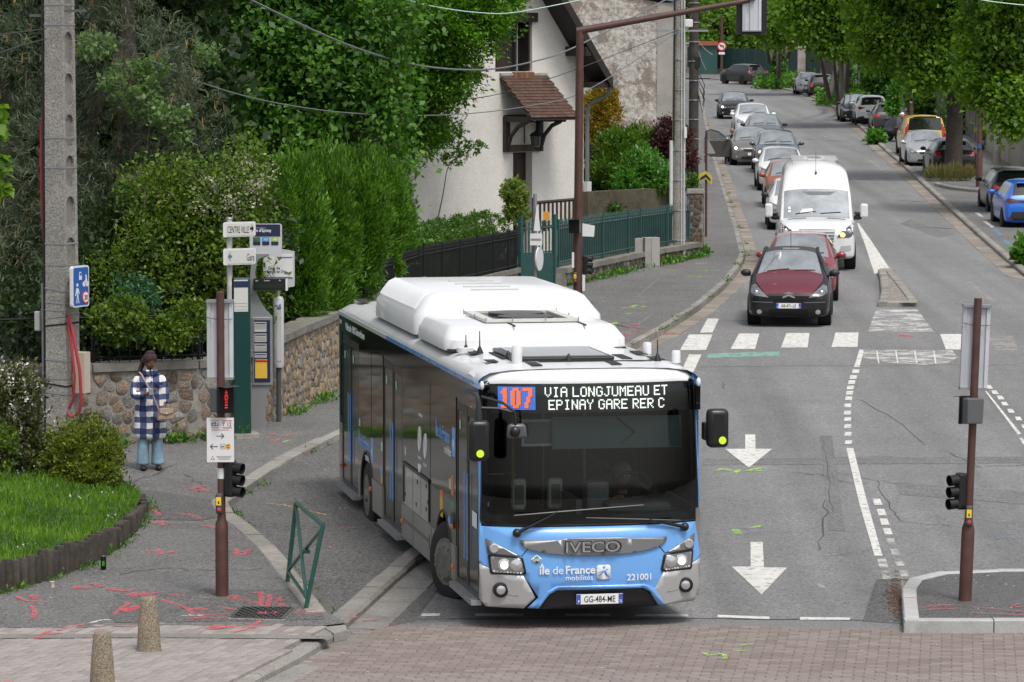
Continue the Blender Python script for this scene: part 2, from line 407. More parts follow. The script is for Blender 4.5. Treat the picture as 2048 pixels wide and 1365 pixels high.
def paving(name,poly,off,ang,bl,bw,m1,m2,org,zig=0,stretch=2,keep=300,base_m=None):
 own=ground_poly(name,poly,off-.03,base_m or M_soil)
 ca,sa=cos(ang),sin(ang)
 xs=[p[0]for p in poly];ys=[p[1]for p in poly];cx=sum(xs)/len(xs);cy=sum(ys)/len(ys)
 rad=max(math.hypot(x-cx,y-cy)for x,y in poly);cells=[]
 for i in range(int(-rad/bw)-1,int(rad/bw)+2):
  for j in range(int(-rad/bl)-1,int(rad/bl)+2):
   u=(j+(.5 if i%stretch else 0))*bl;v=i*bw
   x=cx+u*ca-v*sa;y=cy+u*sa+v*ca
   if inside((x,y),poly):cells.append((y,x))
 cells.sort(key=lambda c:(abs(c[1])>c[0]*.145,c[0]))
 hl,hw,hz=bl/2-.004,bw/2-.003,.045
 if zig:
  top=[(-hl,-hw),(hl,-hw),(hl-zig,-hw*.33),(hl+zig*.0,hw*.33),(hl-zig,hw),(-hl-zig,hw),(-hl,hw*.33),(-hl-zig,-hw*.33)]
 else:top=[(-hl,-hw),(hl,-hw),(hl,hw),(-hl,hw)]
 n=len(top);c=.005
 vs=[(x,y,-hz)for x,y in top]+[(x,y,-c)for x,y in top]+[(x*(1-c/hl),y*(1-c/hw),0)for x,y in top]
 fs=[tuple(range(2*n,3*n))]+[(i+k,(i+1)%n+k,(i+1)%n+n+k,i+n+k)for k in(0,n)for i in range(n)]
 me=MB();me.add(vs,fs);ob0=me.build('paving_block',m1);data=ob0.data;bpy.data.objects.remove(ob0)
 J=MB();tint=[]
 for q,(y,x)in enumerate(cells):
  M=T(x,y,g(y)+off+random.uniform(-.003,.003))@RZ(ang+random.uniform(-.012,.012))@Matrix.Rotation(random.uniform(-.012,.012),4,'X')
  if q<keep:
   o=link(bpy.data.objects.new('paving_block',data),own);o.matrix_local=M
  else:
   J.add(vs,fs,M);tint+=[random.random()]*len(fs)
 if J.v:
  o=kind(J.build('block_field',m2,own),'stuff');a=o.data.attributes.new('tint','FLOAT','FACE');a.data.foreach_set('value',tint)
 return own
Lf=px([(-60,1253),(0,1251),(200,1249),(330,1244),(520,1247),(655,1248)],.13)+[tuple(Vector(p)+Vector((-.19,-.02)))for p in KF[:5]]+[(KF[4][0]-.5,35.2),(-5.8,35.2)]
paving('pavement_blocks',Lf,.128,R(75),.235,.118,M_blk,M_blkf,(0,0))
cb=px([(-40,1270),(300,1268),(668,1272),(660,1279),(300,1276),(-40,1278)],.13)
ground_poly('concrete_band',cb,.134,M_gut)
Rf=px([(488,1367),(560,1338),(640,1300),(700,1268),(735,1262),(850,1252),(1100,1250),(1400,1253),(1600,1257),(1800,1262),(2060,1264)],0)+[(5.5,36.2),(-2.4,36.2)]
Rf=[(x+.12 if i<4 else x,y)for i,(x,y)in enumerate(Rf)]
paving('road_blocks',Rf,.012,R(-7),.222,.112,M_blk2,M_blkf2,(0,0),zig=.012)
ground_poly('road_seam_strip',px([(742,1262),(815,1248),(1000,1243),(1400,1241),(1725,1245),(1800,1250),(1800,1263),(1400,1254),(1100,1251),(850,1253)]),.008,M_strip)
ground_poly('road_patch',px([(868,1112),(905,1112),(880,1175),(822,1250),(745,1262),(800,1205)]),.006,M_new)
ground_poly('road_patch',px([(1752,1160),(1802,1158),(1806,1250),(1725,1244)]),.006,M_new)
ground_poly('pavement_patch',px([(248,978),(330,985),(432,1003),(452,1020),(470,1030),(400,1042),(300,1040),(270,1010)],.13),.136,M_new)
ground_poly('pavement_patch',px([(205,1215),(232,1190),(392,1183),(345,1245),(230,1246)],.13),.135,M_asph_old)
ground_poly('pavement_patch',px([(400,1180),(632,1180),(650,1240),(350,1245)],.13),.134,M_new if 0 else M_asph_old)
ground_poly('road_patch',px([(2060,640),(1400,640),(1300,735),(2060,730)]),.002,mat('older_road_asphalt',(.15,.15,.152),.85,var=.12,vscale=.4,speck=.25,sscale=45,bump=.3,bscale=70,stain=(.1,.1,.1),stscale=.4,streak=.14))
M_pat=mat('patched_asphalt',(.105,.105,.107),.88,var=.2,vscale=.8,speck=.3,sscale=50,bump=.4,bscale=60)
for q in([(1405,918),(2055,914),(2055,927),(1405,931)],[(1640,872),(1664,872),(1690,1062),(1658,1062)],[(1790,965),(2055,985),(2055,1010),(1800,990)]):ground_poly('road_patch',px(q),.0035,M_pat)
for q in([(1560,420),(1700,425),(1712,440),(1560,436)],[(1820,440),(1905,470),(1880,476),(1800,448)]):ground_poly('road_patch',px(q),.0035,M_pat)
ok=setting('tree_bay_kerb')
kerb_run(ok,[Vector(p)for p in px([(1868,372),(1885,377),(1915,382),(1955,386),(1995,388)],.08)],.16,.2,1.0,M_kerb,side=1,cham=.03)
# ---- traffic island, bottom right
IO=px([(1808,1243),(1803,1180),(1811,1163),(1832,1152),(1872,1145),(1935,1140),(2070,1139)],.14)
IO2=IO+[(8,IO[-1][1]),(8,IO[0][1]-.05)]
ground_poly('traffic_island',IO2,.135,M_damp)
ok=setting('island_kerb')
kerb_run(ok,[Vector(p)for p in smooth_line([(x,y)for x,y in IO],4)],.17,.15,.8,M_kerb_new,side=-1,cham=.02)
kerb_run(ok,[(IO[0][0]+.004,IO[0][1]),(8,IO[0][1]-.05)],.16,.152,1.0,M_kerb_new,side=1,cham=.012)
# ---- small refuge island behind the crossing
z6=lambda x,y:(1470+x*.19043,430+y*.19043)
RI=px([z6(1505,967),z6(1532,850),z6(1522,700),z6(1495,615),z6(1585,600),z6(1640,605),z6(1780,770),z6(1912,940),z6(1915,967)])
ri=ground_poly('refuge_island',RI,.09,mat('gravel_infill',(.17,.135,.105),.95,var=.3,vscale=6,speck=.6,sscale=40,bump=.6))
kerb_run(ri,[Vector(p)for p in RI+RI[:1]],.2,.12,.7,M_kerb,side=-1 if area2(RI)<0 else 1,cham=.03)
# ---- painted markings
def mark(name,pts,m_=None,off=.006,pav=0):return ground_poly(name,px(pts,pav),pav+off,m_ or M_line)
zb=[[(1415,638),(1438,638),(1425,666),(1400,666)],[(1378,670),(1425,670),(1412,701),(1360,701)],[(1478,668),(1519,668),(1510,699),(1461,699)],[(1573,667),(1619,667),(1615,696),(1562,696)],[(1671,666),(1717,666),(1715,695),(1663,695)],[(1378,710),(1403,710),(1387,745),(1362,745)],[(1880,669),(1930,669),(1948,700),(1892,700)]]
for q in zb:mark('crossing_stripe',q)
mark('crossing_stripe',[(1975,673),(2025,673),(2038,702),(1992,702)],M_old)
mark('tactile_paint',[(1752,620),(1835,620),(1868,665),(1736,664)],M_worn)
mark('tactile_paint',[(1725,700),(1905,702),(1915,716),(1895,727),(1850,731),(1780,727),(1725,716)],M_worn)
for x in(1752,1790,1828,1866):mark('tactile_line',[(x,703),(x+3,703),(x+7,728),(x+4,728)],off=.01)
mark('lane_line',[(1719,700),(1728,700),(1719,735),(1708,735)])
z5=lambda x,y:(1340+x*.53113,640+y*.53113)
for cx,cy in[(699,195),(690,217),(684,236),(679,256),(676,276),(673,297),(669,324),(668,351),(669,375),(669,402),(670,431),(672,462)]:
 mark('lane_dash',[z5(cx-11,cy-7),z5(cx+14,cy-7),z5(cx+12,cy+7),z5(cx-14,cy+7)])
mark('lane_line',[z5(664,484),z5(690,484),z5(735,660),z5(800,890),z5(770,890),z5(712,690)])
mark('lane_dash',[z5(780,902),z5(814,902),z5(822,935),z5(788,935)],M_worn);mark('lane_dash',[z5(794,946),z5(824,946),z5(833,978),z5(801,978)],M_worn)
for cx,cy in[(781,687),(797,726),(808,762),(820,798),(833,837),(848,877),(864,916),(882,958)]:
 mark('lane_dash',[z5(cx-19,cy-12),z5(cx+10,cy-12),z5(cx+19,cy+12),z5(cx-11,cy+12)],M_line if cy<830 else M_worn)
mark('lane_arrow',[z5(283,433),z5(321,433),z5(322,487),z5(385,487),z5(297,558),z5(208,488),z5(283,487)])
mark('lane_arrow',[z5(303,838),z5(349,838),z5(354,934),z5(441,935),z5(345,1036),z5(232,931),z5(304,931)])
mark('green_marking',[z5(143,128),z5(412,121),z5(412,136),z5(137,146)],M_green)
mark('lane_line',[z5(1182,265),z5(1186,262),z5(1322,430),z5(1310,434)]);mark('lane_line',[z5(1314,446),z5(1326,446),z5(1370,500),z5(1352,500)])
for cx,cy in[(1200,253),(1222,273),(1243,293),(1259,316),(1282,343),(1311,372),(1335,402)]:
 mark('lane_dash',[z5(cx-13,cy-6),z5(cx+7,cy-6),z5(cx+17,cy+8),z5(cx-6,cy+8)])
for q in[[(843.5,1228.5),(881,1228),(879,1233),(843,1233.6)],[(951,1228.6),(1047,1228.6),(1047,1233),(949,1233)],[(1130,1229),(1222,1229),(1222,1233),(1130,1233)],[(1271,1229.5),(1376,1230),(1376,1234.5),(1271,1234)],[(1435,1231),(1539,1234.6),(1538.6,1239.6),(1434.8,1236)],[(1600,1235.5),(1700,1236.5),(1700,1241),(1600,1241)]]:
 mark('stop_dash',q)
mark('wedge_line',[z6(1280,92),z6(1300,92),z6(1430,275),z6(1560,470),z6(1650,600),z6(1590,598),z6(1465,625),z6(1360,300)],M_line)
z3=lambda x,y:(1340+x*.42497,120+y*.42497)
for q in[[(937,470),(947,470),(1032,540),(1016,540)],[(1115,622),(1124,620),(1200,662),(1188,664)],[(1395,1043),(1412,1040),(1522,1130),(1505,1137)],[(1185,672),(1260,672),(1330,740),(1290,735)],[(1180,725),(1222,728),(1225,740),(1195,741)],[(675,360),(742,360),(740,365),(680,365)],[(1420,840),(1432,838),(1520,918),(1500,918)]]:
 mark('faded_line',[z3(*p)for p in q],M_old)
for q in[[(405,190),(412,190),(424,213),(416,214)]]:mark('lane_dash',[z3(*p)for p in q],M_old)
mark('bay_line',[(1440,268),(1458,268),(1458,270),(1440,270)],M_old)
def crack(pts,wd=.03,pav=0,m_=None,jit=.05,n=4):
 w2=px(pts,pav);q=[w2[0]]
 for a,b in zip(w2[:-1],w2[1:]):
  for k in range(1,n+1):
   t=k/n;q.append((a[0]+(b[0]-a[0])*t+random.uniform(-jit,jit),a[1]+(b[1]-a[1])*t+random.uniform(-jit,jit)*3))
 return ground_poly('road_crack',strip(q,wd,.7),pav+.004,m_ or M_crack)
for c in[[(1400,924),(1500,921),(1600,918),(1760,914),(1850,920),(1920,923),(2050,920)],[(1646,882),(1650,915),(1655,950),(1658,985),(1664,1025)],[(1582,946),(1640,950),(1700,965)],[(1690,950),(1755,962),(1765,990),(1785,1020),(1796,1042),(1850,1048),(1900,1052)],[(1640,1114),(1690,1110),(1742,1103)],[(1448,765),(1446,775),(1450,780)],[(1760,962),(1800,970),(1830,975)],[(1720,800),(1790,840),(1850,890)],[(1400,735),(1560,733),(1720,732),(1900,730),(2050,733)]]:
 crack(c,.014,jit=.03)
for c in[[(1800,1240),(1700,1240),(1400,1238),(1000,1239),(830,1238)]]:crack(c,.05,jit=.02)
for c in[[(2050,930),(1960,936),(1900,905)],[(1650,1000),(1652,1050),(1640,1100)]]:crack(c,.02)
for c in[[(500,1050),(490,1060),(505,1070)],[(250,975),(320,945),(345,930)],[(400,985),(395,965),(372,948)],[(362,1243),(385,1205),(407,1180)],[(240,1150),(330,1140),(420,1142),(520,1140)]]:crack(c,.02,.13)
M_seam=mat('pale_seam',(.17,.165,.16),.9)
for c in[[(1165,622),(1225,597),(1272,595),(1315,560),(1320,555)],[(1275,650),(1300,632),(1330,628)]]:crack(c,.05,.13,M_seam,.01)
crack([(1165,640),(1230,650),(1250,655),(1290,660)],.03,.13)
for c in[[(1440,1058),(1500,1062),(1600,1064),(1750,1062)]]:crack(c,.012,0,M_seam)
for c in[[(1610,280),(1700,283)],[(1660,358),(1745,361)],[(1795,402),(1865,404)],[(1830,455),(1900,458)],[(1560,190),(1640,196)]]:crack(c,.25,0,mat('trench_tar',(.09,.09,.09),.85),.04)
def spray(pts,m_,wd=.07,pav=.13,jit=.25,name='spray_paint_mark'):
 w2=px(pts,pav)
 if len(w2)>2:w2=[tuple(p)for p in smooth_line(w2,3)]
 return ground_poly(name,strip(w2,wd,jit),pav+.009,m_)
q1=lambda x,y:(x/2.9257,1130+y/2.9257)
q2=lambda x,y:(x*.39933,820+y*.39933)
def scrib(q,pts,m_=None,wd=.08,pav=.13):spray([q(*p)for p in pts],m_ or M_pink,wd,pav)
for s_ in[[(90,185),(130,205),(170,218)],[(165,190),(215,182),(195,200),(240,205)],[(190,215),(270,220)],[(180,240),(205,275),(195,318)],[(415,140),(470,128),(440,145),(520,130),(500,145)],[(520,118),(570,112),(560,130),(610,126)],[(620,145),(660,140),(650,155),(710,148),(700,158),(800,148)],[(730,185),(790,165),(770,190),(850,165),(830,180),(930,165)],[(840,165),(910,195)],[(990,178),(1095,184)],[(665,292),(710,258),(762,222)],[(720,278),(750,255),(745,280),(800,240),(790,268),(830,240)],[(948,205),(1000,225),(1050,238),(1100,265),(1140,290),(1230,295),(1360,290)],[(1110,270),(1150,255),(1160,270),(1210,260)],[(1085,318),(1140,312),(1130,320),(1200,308),(1190,318),(1320,310)],[(1165,196),(1240,196)],[(1330,190),(1380,186),(1370,200),(1450,198)],[(1340,200),(1430,212),(1520,228)],[(1480,170),(1525,165),(1530,200),(1525,245)],[(1580,180),(1575,215),(1565,250)],[(1600,200),(1640,195),(1620,215),(1660,210)],[(1600,235),(1660,232),(1630,245),(1690,240)],[(1300,250),(1350,262),(1405,268)],[(1715,288),(1780,290),(1860,285)],[(1740,280),(1800,268),(1850,268)],[(190,432),(250,420),(210,436),(270,428)],[(240,410),(300,385),(280,410),(360,400),(300,412)],[(340,385),(420,365),(500,350)],[(545,362),(620,362)],[(670,360),(800,364)],[(1205,372),(1290,355),(1230,380),(1380,355),(1300,372),(1460,360)],[(1340,395),(1420,385),(1500,350),(1520,325)],[(1450,372),(1570,355)],[(0,686),(85,687)]]:
 scrib(q1,s_,M_pink,.06)
for s_ in[[(530,345),(590,328),(645,328)],[(1060,302),(1120,300),(1200,300)]]:scrib(q1,s_,M_whsp,.045)
for s_ in[[(935,400),(985,395),(1000,385),(1040,382)],[(950,405),(1010,408),(1070,412)],[(985,390),(1030,405)],[(720,480),(780,510),(800,530)],[(880,520),(960,530),(1005,548)],[(750,565),(800,570)],[(805,555),(815,582)],[(840,570),(888,572)],[(1010,580),(1060,588),(1070,595)],[(1120,588),(1158,595)],[(735,708),(790,715)],[(800,700),(808,728)],[(830,715),(880,715)],[(840,722),(880,708)],[(1185,700),(1188,730)],[(1210,715),(1260,705)],[(1215,730),(1240,715),(1255,718)],[(1330,120),(1380,128)],[(1335,155),(1390,155)],[(1370,165),(1395,150)],[(1420,135),(1465,122)]]:
 scrib(q2,s_,M_pink,.07)
scrib(q2,[(1420,165),(1448,155)],M_lime,.06);scrib(q2,[(820,260),(870,262)],M_lime,.03)
scrib(q2,[(1340,470),(1420,480),(1500,500),(1640,530)],M_yel,.05,.05);scrib(q2,[(1720,590),(1790,595)],M_pink,.07,.05);scrib(q2,[(1625,300),(1680,302)],M_yel,.04,.05)
q7=lambda x,y:(700+x/2.9257,1180+y/2.9257)
for s_ in[[(120,235),(180,215),(160,240),(230,235)],[(180,250),(210,215)],[(220,225),(290,215)]]:scrib(q7,s_,M_pink,.05,0)
scrib(q7,[(70,182),(160,172)],M_pink,.06,.02);scrib(q7,[(0,155),(40,165)],M_pink,.07,.09)
q8=lambda x,y:(1400+x/3.1605,1120+y/3.1605)
for s_ in[[(1400,303),(1450,300),(1470,290),(1600,288)],[(1480,302),(1530,290),(1600,296)],[(1400,322),(1480,315),(1620,312)],[(1720,302),(1850,312),(2048,330)],[(1700,335),(1850,345),(2048,352)],[(1960,300),(2000,285),(2048,280)],[(1980,300),(2048,296)]]:scrib(q8,s_,M_pink,.03,.14)
for s_ in[[(20,590),(55,610)],[(60,605),(150,600),(155,630)],[(210,580),(300,575)],[(260,545),(340,535)]]:scrib(q8,s_,M_lime,.05,.012)
for s_ in[[(735,160),(770,145),(765,185),(800,182)]]:scrib(q8,s_,M_old,.1,0)
for s_ in[[(170,570),(200,562),(228,570)],[(243,578),(262,566)],[(285,572),(350,558)],[(300,565),(345,572)],[(245,790),(260,808)],[(300,785),(345,778)]]:scrib(z5,s_,M_lime,.09,0)
for s_ in[[(865,62),(885,58),(910,62),(885,66)]]:scrib(z5,s_,M_pink,.14,0)
scrib(z5,[(295,798),(320,800),(348,798)],M_cyan,.06,0);scrib(z5,[(1222,825),(1270,820),(1330,826)],M_cyan,.06,0)
scrib(z5,[(960,735),(1080,742),(1200,755),(1330,765)],M_old,.03,0)
q6=lambda x,y:(1040+x*.23447,380+y*.23447)
for s_ in[[(955,1150),(1000,1155),(990,1145)],[(915,1168),(970,1170)],[(945,1190),(1000,1195),(960,1200),(1040,1195)],[(950,1212),(990,1205),(1000,1218),(1040,1215)],[(1110,1212),(1185,1212)],[(1100,1205),(1180,1218)],[(875,1228),(930,1225)],[(890,1245),(945,1230)],[(905,1262),(940,1255)],[(1060,1025),(1125,1028)],[(1265,747),(1345,745)],[(1245,655),(1430,655)]]:scrib(q6,s_,M_pink,.1)
scrib(q6,[(1215,1240),(1320,1232)],M_pink,.12,0)
for s_ in[[(770,1145),(845,1142)],[(800,1150),(815,1132)],[(1430,740),(1495,738)],[(1500,745),(1575,738)],[(1255,690),(1325,692)],[(1530,692),(1620,690)],[(1650,690),(1700,688)],[(945,1002),(1005,985)],[(1045,1005),(1060,995)],[(910,1065),(935,1058)]]:scrib(q6,s_,M_lime,.1)
scrib(q6,[(855,1010),(990,1012)],M_yel,.12);scrib(q6,[(1495,630),(1600,628)],M_whsp,.1)
for s_ in[[(1440,720),(1470,740)],[(1480,760),(1520,790)],[(1530,800),(1560,830)],[(1570,850),(1610,880)],[(1450,700),(1560,720)],[(1490,735),(1600,745)]]:scrib(z3,s_,M_cyan if s_[0][0]%20 else M_whsp,.12,.08)
mh=[G(*q1(*p),.13)for p in((1402,252),(1737,254),(1662,332),(1334,320))]
cx=sum(p.x for p in mh)/4;cy=sum(p.y for p in mh)/4
man=thing('manhole_cover','rectangular steel manhole cover with pink sprayed letters at the pavement corner','manhole cover',(cx,cy,g(cy)+.13))
loc=[(p.x-cx,p.y-cy)for p in mh]
MB().prism(loc,-.05,.012).build('frame',M_kerb,man)
inn=[(x*.93,y*.9)for x,y in loc]
MB().prism(inn,.0,.018).build('cover_plate',mat('worn_cast_iron',(.16,.155,.15),.5,.6,var=.2,vscale=14),man)
m=MB()
for i in range(14):
 for j in range(10):
  u,v=(i+.5)/14,(j+.5)/10
  a=Vector(inn[0]).lerp(Vector(inn[1]),u);b=Vector(inn[3]).lerp(Vector(inn[2]),u);p=a.lerp(b,v)
  m.box((p.x,p.y,.021),(.055,.09,.008),rz=.5 if(i+j)%2 else-.6)
m.build('tread_pattern',mat('worn_cast_iron'.replace('worn','rubbed'),(.17,.165,.16),.45,.6),man)
text('SLT',.2,M_pink,man,T(-.05,-.15,.03)@Matrix.Rotation(-pi/2,4,'X'),.001,.02,'sprayed_letters',.8)
# ================================================================ WALLS, FENCES, HOUSES
M_mort=mat('old_mortar',(.25,.235,.205),.95,var=.3,vscale=5,bump=.6,bscale=30,stain=(.08,.08,.06),stscale=1.2)
M_mortw=mat('pale_mortar',(.3,.27,.235),.95,var=.25,vscale=6,bump=.6,bscale=40)
STONES=[mat('rubble_stone_'+n,c,.9,var=.35,vscale=7,bump=.7,bscale=22,rnd=.25,speck=.2,sscale=60)for n,c in(('buff',(.25,.185,.115)),('brown',(.17,.115,.07)),('grey',(.17,.155,.135)),('ochre',(.29,.205,.105)))]
STONES_W=[mat('wall_stone_'+n,c,.9,var=.45,vscale=9,bump=.9,bscale=24,rnd=.3,speck=.25,sscale=60,stain=(.07,.06,.05),stscale=3)for n,c in(('buff',(.2,.15,.1)),('brown',(.13,.095,.065)),('grey',(.16,.15,.135)),('rust',(.17,.105,.06)))]
STONES_D=[mat('dark_rubble_'+n,c,.9,var=.35,vscale=7,bump=.7,bscale=22,rnd=.25)for n,c in(('brown',(.09,.07,.05)),('grey',(.085,.08,.07)),('ochre',(.13,.095,.055)))]
M_cope=mat('coping_concrete',(.2,.19,.165),.9,var=.25,vscale=3,bump=.4,rnd=.1,stain=(.09,.09,.07),stscale=1.6)
def clip(poly,a,b):
 """keep the side of polygon nearer to a than b"""
 mx,my=(a[0]+b[0])/2,(a[1]+b[1])/2;nx,ny=b[0]-a[0],b[1]-a[1];out=[]
 for i in range(len(poly)):
  p,q=poly[i-1],poly[i];dp=(p[0]-mx)*nx+(p[1]-my)*ny;dq=(q[0]-mx)*nx+(q[1]-my)*ny
  if(dp<=0)!=(dq<=0):
   t=dp/(dp-dq);out.append((p[0]+(q[0]-p[0])*t,p[1]+(q[1]-p[1])*t))
  if dq<=0:out.append(q)
 return out
def stones_on(owner,P0,P1,zlo,zhi,cell,gap,proud,mats_,parent_off=0,aspect=1.35,keep=300,round_=.3,hide=None):
 P0=Vector(P0);P1=Vector(P1);L=(P1-P0).length;t=(P1-P0)/L;nrm=Vector((t.y,-t.x))
 cw,chh=cell*aspect,cell;nx=max(1,int(L/cw));H_=max(zhi(0)-zlo(0),zhi(L)-zlo(L));nz=max(1,int(round(H_/chh)));sites=[]
 for j in range(-1,nz+1):
  for i in range(-1,nx+1):
   sites.append(((i+.5+.5*(j%2)+random.uniform(-.36,.36))*L/nx,(j+.5+random.uniform(-.33,.33))/nz))
 out=[]
 for a in sites:
  if not(0<=a[0]<=L and 0<=a[1]<=1):continue
  A=(a[0],a[1]*H_);near=sorted(((b[0],b[1]*H_)for b in sites if b is not a),key=lambda b:(b[0]-A[0])**2+(b[1]-A[1])**2)[:14]
  poly=[(max(0,A[0]-1.5),0),(min(L,A[0]+1.5),0),(min(L,A[0]+1.5),H_),(max(0,A[0]-1.5),H_)]
  for b in near:
   poly=clip(poly,A,b)
   if len(poly)<3:break
  if len(poly)<3:continue
  cx=sum(p[0]for p in poly)/len(poly);cz=sum(p[1]for p in poly)/len(poly)
  r=max(.02,sqrt(abs(area2(poly))));k=max(.4,1-gap*random.uniform(.7,1.5)/r*2)
  q=[(cx+(p[0]-cx)*k,cz+(p[1]-cz)*k)for p in poly];q=rounded(q,r*round_,1)
  if area2(q)<0:q=q[::-1]
  n=len(q);pr=proud*random.uniform(.5,1.4)
  def w3(s,z,o):
   zz=zlo(s)+z/H_*(zhi(s)-zlo(s));p=P0+t*s+nrm*(o+parent_off);return(p.x,p.y,zz)
  vs=[w3(s,z,-.04)for s,z in q]+[w3(s,z,pr*.55)for s,z in q]+[w3(cx+(s-cx)*.72,cz+(z-cz)*.72,pr)for s,z in q]
  fs=[tuple(range(2*n,3*n))]+[(i+o,(i+1)%n+o,(i+1)%n+n+o,i+n+o)for o in(0,n)for i in range(n)]
  out.append((vs,fs))
 random.shuffle(out);J=MB()
 for i,(vs,fs)in enumerate(out):
  if i<keep:MB().add(vs,fs).build('stone',random.choice(mats_),owner,smooth=50)
  else:J.add(vs,fs)
 if J.v:kind(J.build('stone_infill',mats_[0],owner),'stuff')
def wall_run(owner,pts,z0f,z1f,th,m_,cope=True,cope_h=.12,cope_w=.12,name='core',cm=None):
 for a,b in zip(pts[:-1],pts[1:]):
  a=Vector(a);b=Vector(b);t=(b-a).normalized();n_=Vector((t.y,-t.x));m=MB();seg=max(1,int((b-a).length/2))
  for k in range(seg):
   p,q=a.lerp(b,k/seg),a.lerp(b,(k+1)/seg);vs=[]
   for e in(p,q):
    for o in(0,-th):
     w_=e+n_*o
     vs+=[(w_.x,w_.y,z0f(e)),(w_.x,w_.y,z1f(e))]
   m.add(vs,[(0,4,5,1),(2,3,7,6),(1,5,7,3),(0,1,3,2),(4,6,7,5)])
  m.build(name,m_,owner)
  if cope:
   L=(b-a).length;k=max(1,int(L/1.0))
   for i in range(k):
    p,q=a.lerp(b,(i+.004)/k),a.lerp(b,(i+1-.004)/k);vs=[]
    for e in(p,q):
     for o in(cope_w/2,-th-cope_w/2):
      w_=e+n_*o;vs+=[(w_.x,w_.y,z1f(e)),(w_.x,w_.y,z1f(e)+cope_h*random.uniform(.93,1.05))]
    MB().add(vs,[(0,4,5,1),(2,3,7,6),(1,5,7,3),(0,1,3,2),(4,6,7,5),(0,2,6,4)]).build('coping_slab',cm or M_cope,owner)
gf=lambda e:g(e[1])-.15
W1=[(-9.5,55.0),(-6.47,55.98),(-4.9,56.7),(-4.45,57.15)];W2=[(-4.45,57.15),(-3.78,60),(-3.2,62.7),(-2.75,67.5),(-1.8,74)]
w1=thing('garden_wall','low rubble stone wall with wide mortar joints behind the standing person','wall',(0,0,0))
top1=lambda e:1.5
wall_run(w1,W1,gf,top1,.35,M_mort)
for a,b in zip(W1[:-1],W1[1:]):
 Lq=(Vector(b)-Vector(a)).length;za,zb_=g(a[1])+.12,g(b[1])+.12
 stones_on(w1,a,b,lambda s,za=za,zb_=zb_,L=Lq:za+(zb_-za)*s/L,lambda s:1.48,.155,.014,.02,STONES_W,aspect=1.5,round_=.13)
w2=thing('garden_wall','rubble wall of small honey coloured stones along the bus stop pavement','wall',(0,0,0))
top2=lambda e:1.5+.05*max(0,min(5,e.y-57.15))
wall_run(w2,W2,gf,top2,.35,M_mortw)
for a,b in zip(W2[:4],W2[1:5]):
 Lq=(Vector(b)-Vector(a)).length;za,zb_=g(a[1])+.1,g(b[1])+.1
 stones_on(w2,a,b,lambda s,za=za,zb_=zb_,L=Lq:za+(zb_-za)*s/L,lambda s,a=a,b=b,L=Lq:top2(Vector(a).lerp(Vector(b),s/L))-.02,.145,.006,.022,STONES,aspect=1.3,keep=100,round_=.2)
 # ---- picket fences: each picket a part
M_iron=mat('black_iron',(.01,.0105,.012),.65,spec=.25)
M_fgreen=mat('green_fence_paint',(.022,.075,.068),.42,var=.12,vscale=4,coat=.2)
def picket_mesh(h,w_,m_,pointed=.09):
 m=MB();m.prism([(-w_/2,0),(w_/2,0),(w_/2,h-pointed),(w_*.9,h-pointed*.8),(0,h),(-w_*.9,h-pointed*.8),(-w_/2,h-pointed)],-.008,.008,Matrix.Rotation(pi/2,4,'X'))
 o=m.build('picket',m_);d=o.data;bpy.data.objects.remove(o);return d
def fence(label,pts,zb,zt,m_,sp=.13,w_=.03,sheet=None,post=2.0,cat='fence',name='iron_fence',scallop=True):
 root=thing(name,label,cat,(0,0,0));lens=[(Vector(b)-Vector(a)).length for a,b in zip(pts[:-1],pts[1:])];data=picket_mesh(1.0,w_,m_)
 for(a,b),L in zip(zip(pts[:-1],pts[1:]),lens):
  a=Vector(a);b=Vector(b);t=(b-a)/L;ang=math.atan2(t.y,t.x);n=int(L/sp)
  for k in range(n):
   p=a+t*(k+.5)*sp;z0=zb(p);o=link(bpy.data.objects.new('picket',data),root)
   o.matrix_local=T(p.x,p.y,z0)@RZ(ang)@Matrix.Diagonal((1,1,zt(p)-z0,1))
  for f in(.08,.8):
   m=MB();m.tube([(a.x,a.y,zb(a)+f*(zt(a)-zb(a))),(b.x,b.y,zb(b)+f*(zt(b)-zb(b)))],.018,5);m.build('rail',m_,root)
  if scallop:
   m=MB()
   for k in range(n):
    p=a+t*(k+1)*sp;z=zb(p)+.86*(zt(p)-zb(p))
    m.tube([(p.x-t.x*sp*.42,p.y-t.y*sp*.42,z-.02),(p.x,p.y,z+.035),(p.x+t.x*sp*.42,p.y+t.y*sp*.42,z-.02)],.011,4,cap=False)
   kind(m.build('scroll_row',m_,root),'stuff')
  for k in range(int(L/post)+1):
   p=a+t*min(L,k*post);MB().box((p.x,p.y,(zb(p)+zt(p))/2-.05),(.05,.05,zt(p)-zb(p)+.1),rz=ang).build('post',m_,root)
  if sheet:
   nrm=Vector((-t.y,t.x))*.025
   vs=[]
   for e in(a,b):
    for z in(zb(e)+.05,zb(e)+.82*(zt(e)-zb(e))):vs.append((e.x+nrm.x,e.y+nrm.y,z))
   o=MB().add(vs,[(0,2,3,1)]).build('sheet_backing',sheet,root);s=o.modifiers.new('t','SOLIDIFY');s.thickness=.004
 return root
fence('black iron picket fence on the low wall in front of the clipped hedge',[(-2.75,67.5),(-1.8,74),(.15,85.2)],lambda p:1.62-.02*(p.y-74)if p.y>74 else 1.62,lambda p:2.5-.018*max(0,p.y-74),M_iron,sp=.125)
fence('dark iron railing on the stone wall behind the bus stop',[(-8,55.7),(-6.47,56.2),(-4.9,56.9),(-4.6,57.3)],lambda p:1.62,lambda p:2.5,M_iron,sp=.17,w_=.016,scallop=False)
w3=thing('garden_wall','low wall carrying the black picket fence beside the bus roof','wall',(0,0,0))
